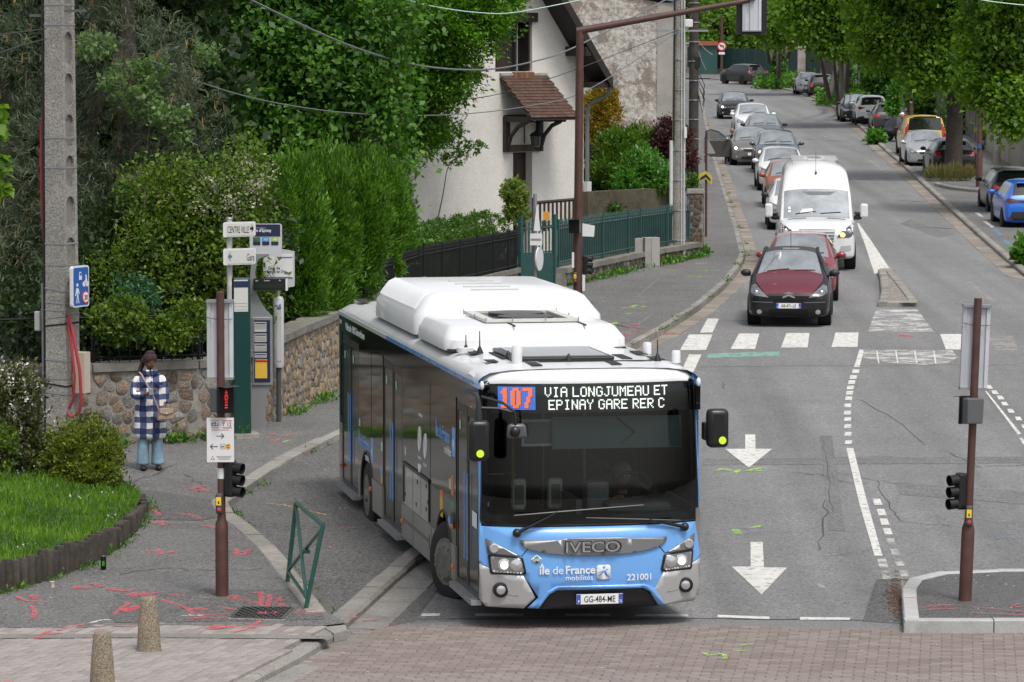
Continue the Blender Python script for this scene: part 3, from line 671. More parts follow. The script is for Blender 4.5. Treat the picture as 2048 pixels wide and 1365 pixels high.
wall_run(w3,[(-1.8,74),(.15,85.2)],gf,lambda e:1.5-.02*(e.y-74)if hasattr(e,'y')else 1.5,.35,M_mort)
HF=[(1.25,86.2),(1.71,87.54),(3.4,92.26),(4.96,95.87)]
w4=thing('garden_wall','dark rubble wall with concrete coping under the green fence','wall',(0,0,0))
cz=lambda e:1.2+.012*((e.y if hasattr(e,'y')else e[1])-86)*(1 if(e.y if hasattr(e,'y')else e[1])<97 else 1)
wall_run(w4,HF,gf,cz,.35,M_mort)
for a,b in zip(HF[:-1],HF[1:]):
 Lq=(Vector(b)-Vector(a)).length;za,zb_=g(a[1])+.12,g(b[1])+.12;ta,tb=cz(Vector(a))-.01,cz(Vector(b))-.01
 stones_on(w4,a,b,lambda s,za=za,zb_=zb_,L=Lq:za+(zb_-za)*s/L,lambda s,ta=ta,tb=tb,L=Lq:ta+(tb-ta)*s/L,.2,.01,.025,STONES_D+STONES[2:3],aspect=1.3)
fence('green painted picket fence with sheet backing in front of the white house',[(1.1,86.4),(1.55,87.7),(3.25,92.4),(4.72,96)],lambda p:cz(p)+.16,lambda p:2.47+.002*(p.y-88),M_fgreen,sp=.135,w_=.05,sheet=M_fgreen,name='picket_fence')
gt=thing('garden_gate','green metal gate with solid lower panel beside the black fence','gate',(0,0,0))
A,B=Vector((.2,85.3)),Vector((1.0,86.3));t=(B-A).normalized();ang=math.atan2(t.y,t.x)
data=picket_mesh(1.0,.045,M_fgreen)
MB().prism([(0,0),((B-A).length,0),((B-A).length,.75),(0,.75)],-.02,.02,T(A.x,A.y,g(85.8)+.2)@RZ(ang)@Matrix.Rotation(pi/2,4,'X')).build('lower_panel',M_fgreen,gt)
for k in range(10):
 o=link(bpy.data.objects.new('picket',data),gt);p=A.lerp(B,(k+.5)/10);o.matrix_local=T(p.x,p.y,g(85.8)+.9)@RZ(ang)@Matrix.Diagonal((1,1,.82,1))
for p in(A,B):MB().box((p.x,p.y,g(85.8)+.95),(.09,.09,1.8),rz=ang).build('gate_post',M_fgreen,gt)
for z in(.98,1.55):MB().tube([(A.x,A.y,g(85.8)+z),(B.x,B.y,g(85.8)+z)],.02,5).build('rail',M_fgreen,gt)
MB().box((A.lerp(B,.9).x-.1,A.lerp(B,.9).y+.8,2.52),(.16,.1,.2)).build('orange_letter_box',mat('orange_box',(.7,.3,.03),.5),gt)
pier=thing('gate_pier','rough stone pier at the far end of the green fence','pillar',(4.9,97.6,g(97.6)))
MB().box((0,0,.75),(.4,.5,1.9)).build('core',M_mort,pier)
stones_on(pier,(-.19,-.255),(.19,-.255),lambda s:.1,lambda s:1.68,.14,.008,.02,STONES_D,round_=.14);stones_on(pier,(.205,-.24),(.205,.24),lambda s:.1,lambda s:1.68,.14,.008,.02,STONES_D,round_=.14)
MB().box((0,0,1.76),(.52,.62,.13),tx=.85,ty=.85).build('cap_stone',M_cope,pier,bevel=.03)
cab=thing('utility_cabinet','grey concrete meter cabinet standing at the low wall under the green fence','utility cabinet',(3.5,92.15,g(92)),R(18))
MB().box((0,0,.5),(.4,.3,.8)).build('cabinet_body',mat('grey_cabinet',(.3,.29,.27),.8,var=.15),cab,bevel=.01);MB().box((.08,-.156,.52),(.2,.012,.68)).build('cabinet_door',mat('pale_cabinet',(.34,.33,.31),.7),cab)
MB().box((-.33,.1,.68),(.24,.28,.4)).build('side_block',MATS['grey_cabinet'],cab,bevel=.01)
ww=thing('garden_wall','mossy old wall behind the green fence under the shrubs','wall',(0,0,0))
wall_run(ww,[(2.0,96.0),(4.7,99.5)],gf,lambda e:2.75,.3,mat('mossy_wall',(.1,.085,.055),.95,var=.5,vscale=2,bump=.8,bscale=20,stain=(.04,.05,.015),stscale=2),cope=False)
tf=thing('timber_fence','short brown wooden terrace fence beside the front door of the white house','fence',(0,0,0))
M_wood=mat('brown_timber',(.045,.024,.016),.6,var=.3,vscale=6)
a,b=Vector((.55,92.2)),Vector((1.75,94.6))
for k in range(11):
 p=a.lerp(b,(k+.5)/11);MB().box((p.x,p.y,2.25),(.07,.03,.75),rz=1.1).build('board',M_wood,tf)
for z in(2.62,1.98):MB().tube([(a.x,a.y,z),(b.x,b.y,z)],.045,5).build('rail',M_wood,tf)
for p in(a,b):MB().box((p.x,p.y,2.1),(.11,.11,1.3)).build('post',M_wood,tf)
# ---- the white house
hs_=thing('house','white rendered house with dark timber gable and tiled door canopy','house',(1.9,97,g(97)),R(45))
M_render=mat('white_render',(.76,.735,.68),.92,var=.06,vscale=1.2,bump=.7,bscale=26,speck=.12,sscale=30,stain=(.4,.38,.33),stscale=.6,stamt=.35)
M_tim=mat('dark_timber',(.022,.016,.013),.6,var=.4,vscale=5,bump=.3)
M_beam=mat('brown_beam',(.06,.035,.018),.65,var=.4,vscale=5)
sl_=1.19;rz_=lambda x:5.0-x*sl_ if x>-4.3 else 5.0+(8.6+x)*sl_
XZ=Matrix(((1,0,0,0),(0,0,1,0),(0,1,0,0),(0,0,0,1)))
m=MB()
for poly in([(-8.6,-1),(-3.3,-1),(-3.3,rz_(-3.3)),(-4.3,rz_(-4.3)),(-8.6,5.0)],[(-3.3,-1),(-2.65,-1),(-2.65,4.97),(-3.3,4.97)],[(-2.65,2.87),(-1.94,2.87),(-1.94,4.97),(-2.65,4.97)],[(-3.3,6.26),(-1.94,6.26),(-1.94,rz_(-1.94)),(-3.3,rz_(-3.3))],[(-1.94,-1),(0,-1),(0,5),(-1.94,rz_(-1.94))]):m.prism(poly,0,.32,XZ)
m.build('front_wall',M_render,hs_)
MB().box((-.16,4.6,2),(.32,8.5,6)).build('side_wall',M_render,hs_);MB().box((-8.44,4.6,2),(.32,8.5,6)).build('side_wall',M_render,hs_)
rt=mat('roof_tile_brown',(.085,.045,.032),.85,var=.3,vscale=7,rnd=.3,bump=.3,stain=(.05,.04,.03),stscale=3)
m=MB()
for s in(0,1):
 q=[(.28,5.0-.28*sl_+.0),(-4.3,rz_(-4.3)+.0),(-4.3,rz_(-4.3)+.2),(.28,5.2-.28*sl_+.0)]
 if s:q=[(-8.6-x,z)for x,z in q][::-1]
 m.prism(q,-.75,9,XZ)
rf=m.build('roof',rt,hs_)
m=MB();q=[(.26,5.0-.26*sl_-.03),(-4.3,rz_(-4.3)-.03),(-4.3,rz_(-4.3)-.012),(.26,5.0-.26*sl_-.012)]
m.prism(q,-.74,-.003,XZ);m.build('soffit_boards',M_tim,rf)
MB().prism([(.29,5.0-.29*sl_-.16),(-4.3,rz_(-4.3)-.18),(-4.3,rz_(-4.3)+.16),(.29,5.0-.29*sl_+.14)],-.80,-.755,XZ).build('barge_board',M_tim,rf)
for x in(-.62,-2.9):MB().box((x,-.4,rz_(x)-.24),(.2,.75,.24)).build('purlin_end',M_tim,rf)
MB().box((.0,-.38,4.62),(.5,.7,.14)).build('eave_beam',M_tim,rf);MB().tube([(.36,-.8,4.6),(.36,9,4.6)],.07,8).build('gutter',mat('zinc',(.3,.31,.32),.4,.6,var=.1),rf)
MB().tube([(.36,-.6,4.56),(.36,-.58,4.4),(.3,-.48,4.3),(.12,-.2,4.15),(.06,-.1,4.0),(.05,-.09,3.8),(.05,-.09,.9)],.055,8).build('downpipe',mat('painted_zinc',(.2,.22,.23),.45,.4),hs_,50)
MB().box((.05,-.1,1.3),(.16,.14,1.5)).build('pipe_guard',mat('white_pipe',(.6,.6,.6),.5),hs_)
wn=MB().box((-2.62,.26,5.615),(1.36,.06,1.3)).build('window',mat('dark_pane',(.012,.012,.012),.15),hs_)
MB().box((-2.95,.14,5.615),(.62,.05,1.26)).box((-2.05,.13,5.615),(.05,.26,1.26)).build('shutter',M_tim,wn)
for k in range(7):MB().box((-3.22+k*.09,.108,5.615),(.012,.012,1.22)).build('shutter_batten',M_beam,wn)
MB().box((-2.35,.16,5.615),(.03,.04,1.26)).build('shutter_bar',mat('grey_metal',(.25,.25,.25),.5),wn)
MB().box((-2.4,-.02,6.38),(1.2,.12,.24)).build('lintel',M_tim,hs_)
for k in range(7):MB().box((-2.63+k*.105,-.03,4.88),(.098,.12,.16)).build('sill_brick',mat('sill_brick',(.2,.09,.055),.85,rnd=.25,var=.2),hs_)
dr_=MB().box((-2.3,.27,1.85),(.8,.06,2.1)).build('door',mat('brown_door',(.03,.017,.012),.45,var=.3),hs_)
for k in range(3):
 for x in(-2.5,-2.18):MB().box((x,.236,1.2+k*.62),(.24,.02,.5)).build('door_panel',mat('brown_door_panel',(.04,.022,.015),.45),dr_,bevel=.01)
cn=bpy.data.objects.new('door_canopy',None)
link(cn,hs_)
for x in(-2.95,-1.72):
 MB().box((x,-.06,3.34),(.16,.12,.9)).build('wall_post',M_tim,hs_);MB().box((x,-.48,3.74),(.14,.96,.15)).build('canopy_beam',M_tim,hs_)
 MB().tube([(x,-.1,2.98),(x,-.22,3.3),(x,-.5,3.56),(x,-.82,3.68)],.06,6).build('brace',M_tim,hs_)
MB().box((-2.33,-.05,2.98),(1.2,.1,.18)).build('door_lintel',M_beam,hs_)
MB().box((-2.3,-.05,3.78),(1.4,.1,.14)).build('canopy_plate',M_tim,hs_);MB().box((-2.3,-1.0,3.8),(1.62,.1,.1)).build('canopy_plate',M_tim,hs_)
y0,z0_,y1,z1_=-1.16,3.72,-.0,4.78
bpy.data.objects.remove(cn)
cr=MB().prism([(y0,z0_),(y1,z1_),(y1,z1_+.05),(y0,z0_+.05)],-3.15,-1.42,Matrix(((0,0,1,0),(1,0,0,0),(0,1,0,0),(0,0,0,1)))).build('canopy_roof',M_tim,hs_)
an=math.atan2(z1_-z0_,y1-y0);tile=None;nt=14
for i in range(nt):
 for j in range(19):
  t=(i+.5)/nt
  if tile is None:
   o=MB().box((0,0,0),(.09,.16,.016)).build('roof_tile',rt);tile=o.data;bpy.data.objects.remove(o)
  o=link(bpy.data.objects.new('roof_tile',tile),cr)
  o.matrix_local=T(-3.12+(j+.5+.5*(i%2)-.25)*.091,y0+(y1-y0)*t,z0_+(z1_-z0_)*t+.085)@Matrix.Rotation(an-.13,4,'X')@RZ(random.uniform(-.03,.03))
MB().tube([(-3.15,0,z1_+.09),(-1.42,0,z1_+.09)],.07,7).build('ridge_mortar',M_mort,cr)
lan=thing('wall_lantern','black iron lantern hanging on a scroll bracket under the door canopy','lantern',(1.9+.707*(-2.25)+.707*.45,97-.707*2.25-.707*.45,g(97)+3.0))
MB().tube([(0,0,.42),(.0,0,.55),(.08,0,.62),(.14,0,.55),(.1,0,.48),(.06,0,.53)],.014,6).tube([(-.3,.3,.1),(-.3,.28,.6),(-.1,.1,.68),(.05,0,.64)],.016,6).build('bracket',M_iron,lan,50)
MB().lathe([(.05,0),(.11,.04),(.14,.3),(.15,.31)],n=6).build('lantern_glass',mat('lantern_glass',(.08,.085,.08),.15),lan);MB().lathe([(.18,.3),(.12,.38),(.03,.42),(.02,.45)],n=6).lathe([(.03,-.05),(.06,.0),(.01,.02)],n=6).build('lantern_cap',M_iron,lan)
for k in range(6):
 q=2*pi*k/6;MB().tube([(.11*cos(q),.11*sin(q),.04),(.145*cos(q),.145*sin(q),.3)],.01,4).build('lantern_bar',M_iron,lan)
 # ---- tall old gable behind
M_peel=bpy.data.materials.new('peeling_plaster');M_peel.use_nodes=True
n=M_peel.node_tree.nodes;l=M_peel.node_tree.links;bs_=n['Principled BSDF'];bs_.inputs['Roughness'].default_value=.95
tc=n.new('ShaderNodeTexCoord')
def nz(scale,det,ro=.7):
 t=n.new('ShaderNodeTexNoise');t.inputs['Scale'].default_value=scale;t.inputs['Detail'].default_value=det;t.inputs['Roughness'].default_value=ro;l.new(tc.outputs['Object'],t.inputs['Vector']);return t.outputs[0]
def rp(src,a,b):
 r=n.new('ShaderNodeMapRange');r.inputs[1].default_value=a;r.inputs[2].default_value=b;l.new(src,r.inputs[0]);return r.outputs[0]
def mx(f,a,b):
 x=n.new('ShaderNodeMix');x.data_type='RGBA';l.new(f,x.inputs[0])
 for i,v in((6,a),(7,b)):
  if isinstance(v,tuple):x.inputs[i].default_value=v+(1,)
  else:l.new(v,x.inputs[i])
 return x.outputs[2]
base_=mx(rp(nz(7,10),.42,.6),(.56,.53,.48),(.28,.25,.22));patch_=mx(rp(nz(1.3,12,.75),.52,.56),base_,(.24,.2,.165));br_=mx(rp(nz(2.7,9),.64,.67),patch_,(.27,.14,.09));wh_=mx(rp(nz(3.4,12,.8),.55,.6),br_,(.62,.6,.57))
l.new(wh_,bs_.inputs['Base Color']);bp_=n.new('ShaderNodeBump');bp_.inputs['Strength'].default_value=.9;bp_.inputs['Distance'].default_value=.05;l.new(nz(5,10),bp_.inputs['Height']);l.new(bp_.outputs[0],bs_.inputs['Normal'])
tb=thing('old_building','tall old building with peeling rubble gable behind the white house','building',(0,115,g(115)))
MB().prism([(-3.5,-1),(4.55,-1),(4.55,6.72),(3.1,7.0),(-3.5,8.2)],0,.6,XZ).build('gable_wall',M_peel,tb)
MB().box((4.83,.8,3.05),(.55,1.64,7.3)).build('corner_pilaster',mat('grey_render',(.33,.315,.285),.92,var=.15,vscale=1.2,bump=.5,stain=(.2,.19,.17),stscale=1),tb)
MB().box((4.5,8,2.8),(1.1,13,8.3)).build('street_wall',MATS['grey_render'],tb)
zr=MB();zr.prism([(5.15,6.72),(3.0,7.1),(-3.5,8.35),(-3.5,8.45),(3.0,7.2),(5.2,6.84)],-.1,14,XZ);zo=zr.build('zinc_roof',mat('blue_grey_zinc',(.2,.24,.28),.4,.5,var=.15,vscale=2),tb)
for k in range(6):MB().box((3.2+k*.36,1.0,7.14-k*.062),(.05,2.2,.06)).build('roof_seam',MATS['blue_grey_zinc'],zo)
# ---- right hand walls and gates beyond the pavement
LW=px([(2075,352),(1985,300),(1900,248),(1850,224),(1775,192),(1712,178),(1648,158),(1500,142),(1398,142)],.08)
LW=[(x+(.0 if i<3 else .4 if i<6 else 0),y)for i,(x,y)in enumerate(LW)]
M_beige=mat('beige_render',(.36,.33,.28),.92,var=.15,vscale=1,bump=.4,stain=(.2,.18,.15),stscale=.9);M_conc=mat('grey_concrete_panel',(.2,.19,.175),.9,var=.25,vscale=1.5,bump=.4,rnd=.12,stain=(.1,.1,.085),stscale=1.1)
r1=thing('rendered_wall','beige rendered boundary wall at the right edge beyond the parked cars','wall',(0,0,0))
wall_run(r1,LW[:2],gf,lambda e:g(e[1])+2.2,.3,M_beige)
for f in(.05,.35,.7,.98):
 p=Vector(LW[0]).lerp(Vector(LW[1]),f);MB().box((p.x-.05,p.y,g(p.y)+1.2),(.4,.4,2.6)).build('pillar',M_beige,r1);MB().box((p.x-.05,p.y,g(p.y)+2.55),(.52,.52,.1)).build('pillar_cap',M_cope,r1)
MB().box((LW[0][0]-1.0,LW[0][1]+2,g(LW[0][1])+1.45),(.3,.2,.35)).build('letter_box',mat('white_box',(.55,.55,.53),.5),r1)if 0 else None
r2=thing('concrete_fence','grey precast concrete panel fence with posts behind the tree trunk','fence',(0,0,0))
for a,b in zip(LW[1:3],LW[2:4]):
 a=Vector(a);b=Vector(b);L=(b-a).length;t=(b-a)/L;ang=math.atan2(t.y,t.x);k=int(L/2)
 for i in range(k):
  p=a+t*(i+.5)*L/k;q=a+t*i*L/k
  MB().box((q.x,q.y,g(q.y)+1.0),(.24,.24,2.2),rz=ang).build('post',M_conc,r2)
  for j in range(4):MB().box((p.x,p.y,g(p.y)+.3+j*.46),(L/k-.26,.06,.44),rz=ang).build('panel',M_conc,r2)
r3=thing('stone_wall','old stone boundary wall half hidden by leaves behind the yellow van','wall',(0,0,0))
wall_run(r3,LW[3:5],gf,lambda e:g(e[1])+2.0,.35,M_mort)
stones_on(r3,LW[3],LW[4],lambda s:g(LW[3][1])+.1+.018*s,lambda s:g(LW[3][1])+1.95+.018*s,.34,.02,.04,STONES_D+STONES[:3],keep=150)
r4=thing('iron_gate','black metal sheet gate between pale posts beyond the parked black saloon','gate',(0,0,0))
a,b=Vector(LW[4]),Vector(LW[5])
for i in range(8):
 p=a.lerp(b,(i+.5)/8);q=a.lerp(b,i/8);ang=math.atan2((b-a).y,(b-a).x)
 MB().box((p.x,p.y,g(p.y)+1.15),((b-a).length/8-.12,.05,2.0),rz=ang).build('panel',M_iron,r4);MB().box((q.x,q.y,g(q.y)+1.2),(.3 if i%3==0 else .08,.3 if i%3==0 else .08,2.5),rz=ang).build('post',M_beige if i%3==0 else M_iron,r4)
r5=thing('brown_gate','dark brown gate with small red tile coping near the top of the hill','gate',(0,0,0))
a,b=Vector(LW[5]),Vector(LW[6]);ang=math.atan2((b-a).y,(b-a).x)
for i in range(6):
 p=a.lerp(b,(i+.5)/6);MB().box((p.x,p.y,g(p.y)+1.1),((b-a).length/6-.1,.06,2.1),rz=ang).build('board_panel',M_wood,r5)
for f in(0,.5,1.0):
 p=a.lerp(b,f);MB().box((p.x,p.y,g(p.y)+1.2),(.5,.5,2.5),rz=ang).build('pillar',M_beige,r5);MB().box((p.x,p.y,g(p.y)+2.55),(.7,.7,.16),tx=.7,ty=.7).build('tile_cap',mat('red_tile',(.3,.09,.05),.85),r5)
M_fdk=mat('dark_green_sheet',(.012,.045,.038),.55,var=.2,vscale=2)
r6=thing('sheet_fence','dark green sheet metal fence on a stone base at the top of the hill','fence',(0,0,0))
a,b=Vector(LW[6]),Vector((LW[8][0]-4,LW[8][1]));ang=math.atan2((b-a).y,(b-a).x);k=16
for i in range(k):
 p=a.lerp(b,(i+.5)/k);q=a.lerp(b,i/k)
 MB().box((p.x,p.y,g(p.y)+1.35),((b-a).length/k-.08,.04,1.75),rz=ang).build('panel',M_fdk,r6);MB().box((q.x,q.y,g(q.y)+1.35),(.1,.1,1.9),rz=ang).build('post',M_fgreen,r6)
 MB().box((p.x,p.y-.02,g(p.y)+.25),((b-a).length/k,.4,.5),rz=ang).build('base_stone',M_beige,r6)
for f in(.12,.62,.8):
 p=a.lerp(b,f);pp=thing('gate_pillar',['white weathered stone pillar beside the far parked hatchback','stone pillar in the middle of the far green fence','stone pillar under the no turn sign at the far fence'][[.12,.62,.8].index(f)],'pillar',(p.x,p.y-.3,g(p.y)))
 MB().box((0,0,1.2),(.7,.6,2.5)).build('shaft',mat('weathered_stone',(.34,.31,.27),.92,var=.4,vscale=2,bump=.6),pp);MB().box((0,0,2.5),(.9,.8,.14),tx=.75,ty=.75).build('cap_stone',M_cope,pp)
sh=thing('shed','small shed roof of red tiles behind the far green fence','shed',(P(1415,95,300).x,300,g(300)))
MB().box((0,0,1.2),(1.5,2,2.4)).build('wall',M_fgreen,sh);MB().prism([(-.9,2.4),(.9,2.4),(.75,2.75),(-.75,2.75)],-1.2,1.2,XZ).build('roof',mat('red_tile',(.3,.09,.05)),sh)
# ================================================================ THE BUS
BUS=thing('bus','white roofed blue and black city bus showing 107 on its display, turning in the foreground','bus',(.913,39.925,-.005),.1785)
M_bw=mat('bus_white_paint',(.7,.71,.72),.3,coat=.4,var=.04,vscale=2,stain=(.5,.49,.46),stscale=1.6,stamt=.35)
M_bblue=mat('bus_blue_paint',(.155,.39,.8),.3,coat=.6,var=.03,vscale=2,stain=(.13,.31,.6),stscale=2.5,stamt=.35)
M_bsil=mat('bus_silver_paint',(.5,.5,.5),.32,.35,coat=.5,var=.05,vscale=3,stain=(.34,.32,.3),stscale=3,stamt=.5)
M_bskirt=mat('bus_skirt_paint',(.27,.265,.255),.38,.3,coat=.3,var=.12,vscale=1.5,stain=(.22,.2,.17),stscale=2)
M_bgrey=mat('bus_grey_paint',(.06,.06,.06),.3,.2,coat=.4)
M_bblk=mat('bus_black_gloss',(.008,.008,.009),.08,spec=.4)
M_bglass=mat('bus_side_glass',(.007,.008,.008),.06,spec=.42)
M_bdoor=mat('bus_door_glass',(.016,.016,.016),.08,spec=.4)
M_seal=mat('rubber_seal',(.01,.01,.01),.6)
M_ws=glassmat('bus_windscreen_glass',(.85,.92,.9),1.0,.74,.015)
M_int=mat('dark_interior_trim',(.035,.037,.038),.6)
M_int2=mat('grey_interior_trim',(.12,.125,.13),.5)
M_ylw=mat('fluorescent_sticker',(.62,.9,.03),.5,emit=(.5,.8,.02),estr=.15)  # faint glow added to the material; the sticker is no lamp
M_wprint=mat('white_print',(.82,.82,.82),.5)
M_bprint=mat('blue_print',(.22,.42,.85),.5)
M_gr=mat('grille_grey',(.2,.2,.2),.35,.5,coat=.2)
# ---- front: everything lies on one gently bowed surface
def fy(x,z):
 y=.27*min(1,abs(x)/1.25)**3+max(0,z-1.2)*.085
 if z>2.72:y+=(z-2.72)**2*3
 if z<.62:y+=(.62-z)*.12
 if .85<z<1.2:y+=(z-.85)*.1
 elif z>=1.2:y+=.035*max(0,1-(z-1.2)*3)
 return y
def patch(name,poly,m_,off=0,th=.02,parent=BUS,sx=.1,sz=.12,f=fy):
 if area2(poly)>0:pass
 else:poly=poly[::-1]
 xs=[p[0]for p in poly];zs=[p[1]for p in poly]
 cx=np.arange(math.ceil(min(xs)/sx)*sx,max(xs),sx);cz=np.arange(math.ceil(min(zs)/sz)*sz,max(zs),sz)
 V,Fs=cut_poly(poly,[float(c)for c in cx],[float(c)for c in cz])
 m=MB();m.v=[(x,f(x,z)-off,z)for x,z in V];m.f=Fs
 o=m.build(name,m_,parent,smooth=40)
 if th:
  s=o.modifiers.new('solid','SOLIDIFY');s.thickness=th;s.offset=-1
 return o
def mir(poly):return[(-x,z)for x,z in poly]
def ring(outer,inner):return outer+outer[:1]+inner[:1]+inner[::-1]
WS=rounded([(-1.185,2.79),(1.185,2.79),(1.225,1.225),(-1.225,1.225)],.07,5)
mask=[(-1.25,.8),(-1.13,.72),(-.78,.66),(-.62,.42),(-.74,.3),(-.62,.3),(-.5,.455),(-.42,.5),(.55,.5),(.64,.455),(.74,.3),(.86,.3),(.74,.44),(.86,.66),(1.13,.72),(1.25,.8),(1.25,2.82),(1.19,2.84),(1.225,1.2),(-1.225,1.2),(-1.19,2.84),(-1.25,2.82)]
patch('front_mask',mask,M_bblue,0,.04)
patch('front_mask_ridge',[(-.66,.3),(-.62,.3),(-.5,.47),(-.42,.515),(.55,.515),(.64,.47),(.78,.3),(.82,.3),(.69,.49),(.57,.545),(-.43,.545),(-.53,.49)],M_bblue,.018,.03)
patch('lower_grille',[(-.63,.285),(-.49,.45),(-.41,.49),(.54,.49),(.63,.45),(.76,.285)],M_black,-.03,.03)
for s in(-1,1):
 q=(lambda p:p)if s<0 else mir
 patch('bumper_corner',q([(-1.25,.79),(-1.2,.76),(-1.12,.725),(-.79,.665),(-.66,.42),(-.78,.3),(-1.18,.31),(-1.25,.4)]),M_bsil,.014,.05,sx=.05)
 patch('headlight_housing',q(rounded([(-1.165,.9),(-.8,.875),(-.755,.68),(-1.14,.675)],.03)),M_black,.02,.04)
 hl=patch('headlight',q(rounded([(-1.14,.875),(-.82,.855),(-.785,.7),(-1.12,.695)],.02)),mat('headlight_reflector',(.42,.42,.42),.18,.8),.026,.02)
 for cx,r,m_ in((-1.0,.062,M_lamp),(-.87,.058,M_lens)):
  c=-s*cx*-1 if 0 else(cx if s<0 else-cx)
  MB().lathe([(r*1.15,0),(r*1.15,.02),(r*.9,.024),(r,.03),(.001,.045)],n=18,M=T(c,fy(c,.785)-.026,.785)@Matrix.Rotation(pi/2,4,'X')).build('projector',M_lens,hl,40)
  if m_ is M_lamp:MB().ball((c,fy(c,.785)-.06,.785),(.042,.02,.042)).build('lit_bulb',M_lamp,hl,60)
 led=MB()
 for k in range(9):led.box(((-1.1+k*.035)*(1 if s<0 else-1),fy(-1.1+k*.035,.715)-.03,.715+.002*k*(-1)),(.02,.01,.014))
 led.build('running_light',M_white,hl)
 patch('fog_triangle',q([(-1.185,1.07),(-.86,.9),(-.82,.885),(-1.165,.905)]),M_gr,.02,.02)
 c=-1.1 if s<0 else 1.1
 MB().lathe([(.052,0),(.052,.03),(.04,.035),(.036,.03),(.001,.03)],n=16,M=T(c,fy(c,.965)-.02,.965)@Matrix.Rotation(pi/2,4,'X')).build('marker_lamp',M_lens,BUS,40)
 c=-1.03 if s<0 else 1.06
 fo=MB().lathe([(.085,-.04),(.085,.03),(.06,.036),(.055,.02),(.001,.02)],n=20,M=T(c,fy(c,.505)-.014,.505)@Matrix.Rotation(pi/2,4,'X')).build('fog_lamp',M_black,BUS,40)
 MB().lathe([(.05,0),(.05,.012),(.03,.018),(.001,.02)],n=16,M=T(c,fy(c,.505)-.034,.505)@Matrix.Rotation(pi/2,4,'X')).build('fog_lens',M_lens,fo,40)
 patch('seam',q([(-.81,.885),(-.8,.885),(-.7,1.0),(-.71,1.0)]),M_seal,.004,.004)
 patch('bumper_groove',q([(-.98,.46),(-.97,.465),(-.84,.44),(-.86,.437)]),M_bskirt,.018,.004)
gp=[(-.83,1.062),(-.4,1.058),(-.33,1.075),(.33,1.075),(.4,1.058),(.83,1.062)]+[(.83*cos(a),1.055-.17*sin(a)**.8)for a in np.linspace(.12,pi-.12,14)]
gr=patch('grille',gp,M_gr,.03,.03,sx=.06)
for k,(dz,m_)in enumerate(((0,M_ink),(0,M_chrome))):
 o=text('IVECO',.17 if k==0 else .165,m_,gr,T(-.35,-.045-.012*k,.928),.004,.035 if k==0 else .008,'badge_outline' if k==0 else 'badge_letters',1.32)
patch('windscreen',WS,M_ws,.004,0)
patch('windscreen_band',ring(WS,rounded([(-1.13,2.755),(1.13,2.755),(1.16,1.33),(-1.16,1.33)],.06,5)),M_bblk,-.012,.006)
patch('windscreen_seal',ring(rounded([(-1.2,2.805),(1.2,2.805),(1.24,1.21),(-1.24,1.21)],.08,5),WS),M_seal,.006,.01)
# ---- destination display: lit dots
FONT={'V':'10001 10001 10001 10001 10001 01010 00100','I':'01110 00100 00100 00100 00100 00100 01110','A':'01110 10001 10001 11111 10001 10001 10001','L':'10000 10000 10000 10000 10000 10000 11111','O':'01110 10001 10001 10001 10001 10001 01110','N':'10001 11001 11001 10101 10011 10011 10001','G':'01110 10001 10000 10011 10001 10001 01110','J':'00111 00010 00010 00010 00010 10010 01100','U':'10001 10001 10001 10001 10001 10001 01110','M':'10001 11011 10101 10101 10001 10001 10001','E':'11111 10000 10000 11110 10000 10000 11111','T':'11111 00100 00100 00100 00100 00100 00100','P':'11110 10001 10001 11110 10000 10000 10000','Y':'10001 10001 01010 00100 00100 00100 00100','R':'11110 10001 10001 11110 10100 10010 10001','C':'01110 10001 10000 10000 10000 10001 01110',' ':'00 00 00 00 00 00 00','1':'0110 1110 0110 0110 0110 0110 1111','0':'01110 11011 11011 11011 11011 11011 01110','7':'11111 00011 00011 00110 00110 01100 01100'}
M_led=mat('white_led',(.9,.9,.85),.5,emit=(.95,.97,.9),estr=1.35)
M_ledo=mat('orange_led',(.9,.2,.05),.5,emit=(1,.17,.03),estr=1.2)
M_ledb=mat('blue_led',(.05,.2,.7),.5,emit=(.05,.22,.75),estr=1.1)
M_ledk=mat('dark_led',(.01,.012,.015),.6)
dsp=patch('destination_display',[(-1.1,2.78),(1.1,2.78),(1.1,2.45),(-1.1,2.45)],M_ledk,-.05,0)
def dots(txt,x0,x1,z1,z0,m_,name,yo=-.033,wide=.8):
 rows=[FONT[c].split()for c in txt];W_=sum(len(r[0])+1 for r in rows)-1
 dx=(x1-x0)/W_;dz=(z1-z0)/7;m=MB();cx=0
 for r in rows:
  for i in range(7):
   for j,ch in enumerate(r[i]):
    if ch=='1':
     for a in(0,1):
      for b in(0,1):
       x=x0+(cx+j+.25+.5*a)*dx;z=z1-(i+.25+.5*b)*dz
       m.box((x,fy(x,z)-yo-.012+.0,z),(dx*.5*wide,.004,dz*.5*wide))
  cx+=len(r[0])+1
 return m.build(name,m_,dsp)
dots('VIA LONGJUMEAU ET',-.53,.87,2.735,2.625,M_led,'lit_letters',-.05)
dots('EPINAY GARE RER C',-.49,.83,2.595,2.485,M_led,'lit_letters',-.05)
m=MB()
for i in range(26):
 for j in range(17):
  x=-1.03+(i+.5)*.4/26;z=2.485+(j+.5)*.255/17
  m.box((x,fy(x,z)+.044,z),(.4/26*.86,.004,.255/17*.86))
m.build('blue_lamp_field',M_ledb,dsp)
for off,sc_,m_,yo in((.006,1.0,M_ledk,0),(0,1,M_ledo,.006)):
 dots('107',-1.0+off,-.665+off,2.725-off,2.505-off,m_,'route_number' if m_ is M_ledo else 'number_edge',yo-.05,1.0 if m_ is M_ledk else .96)
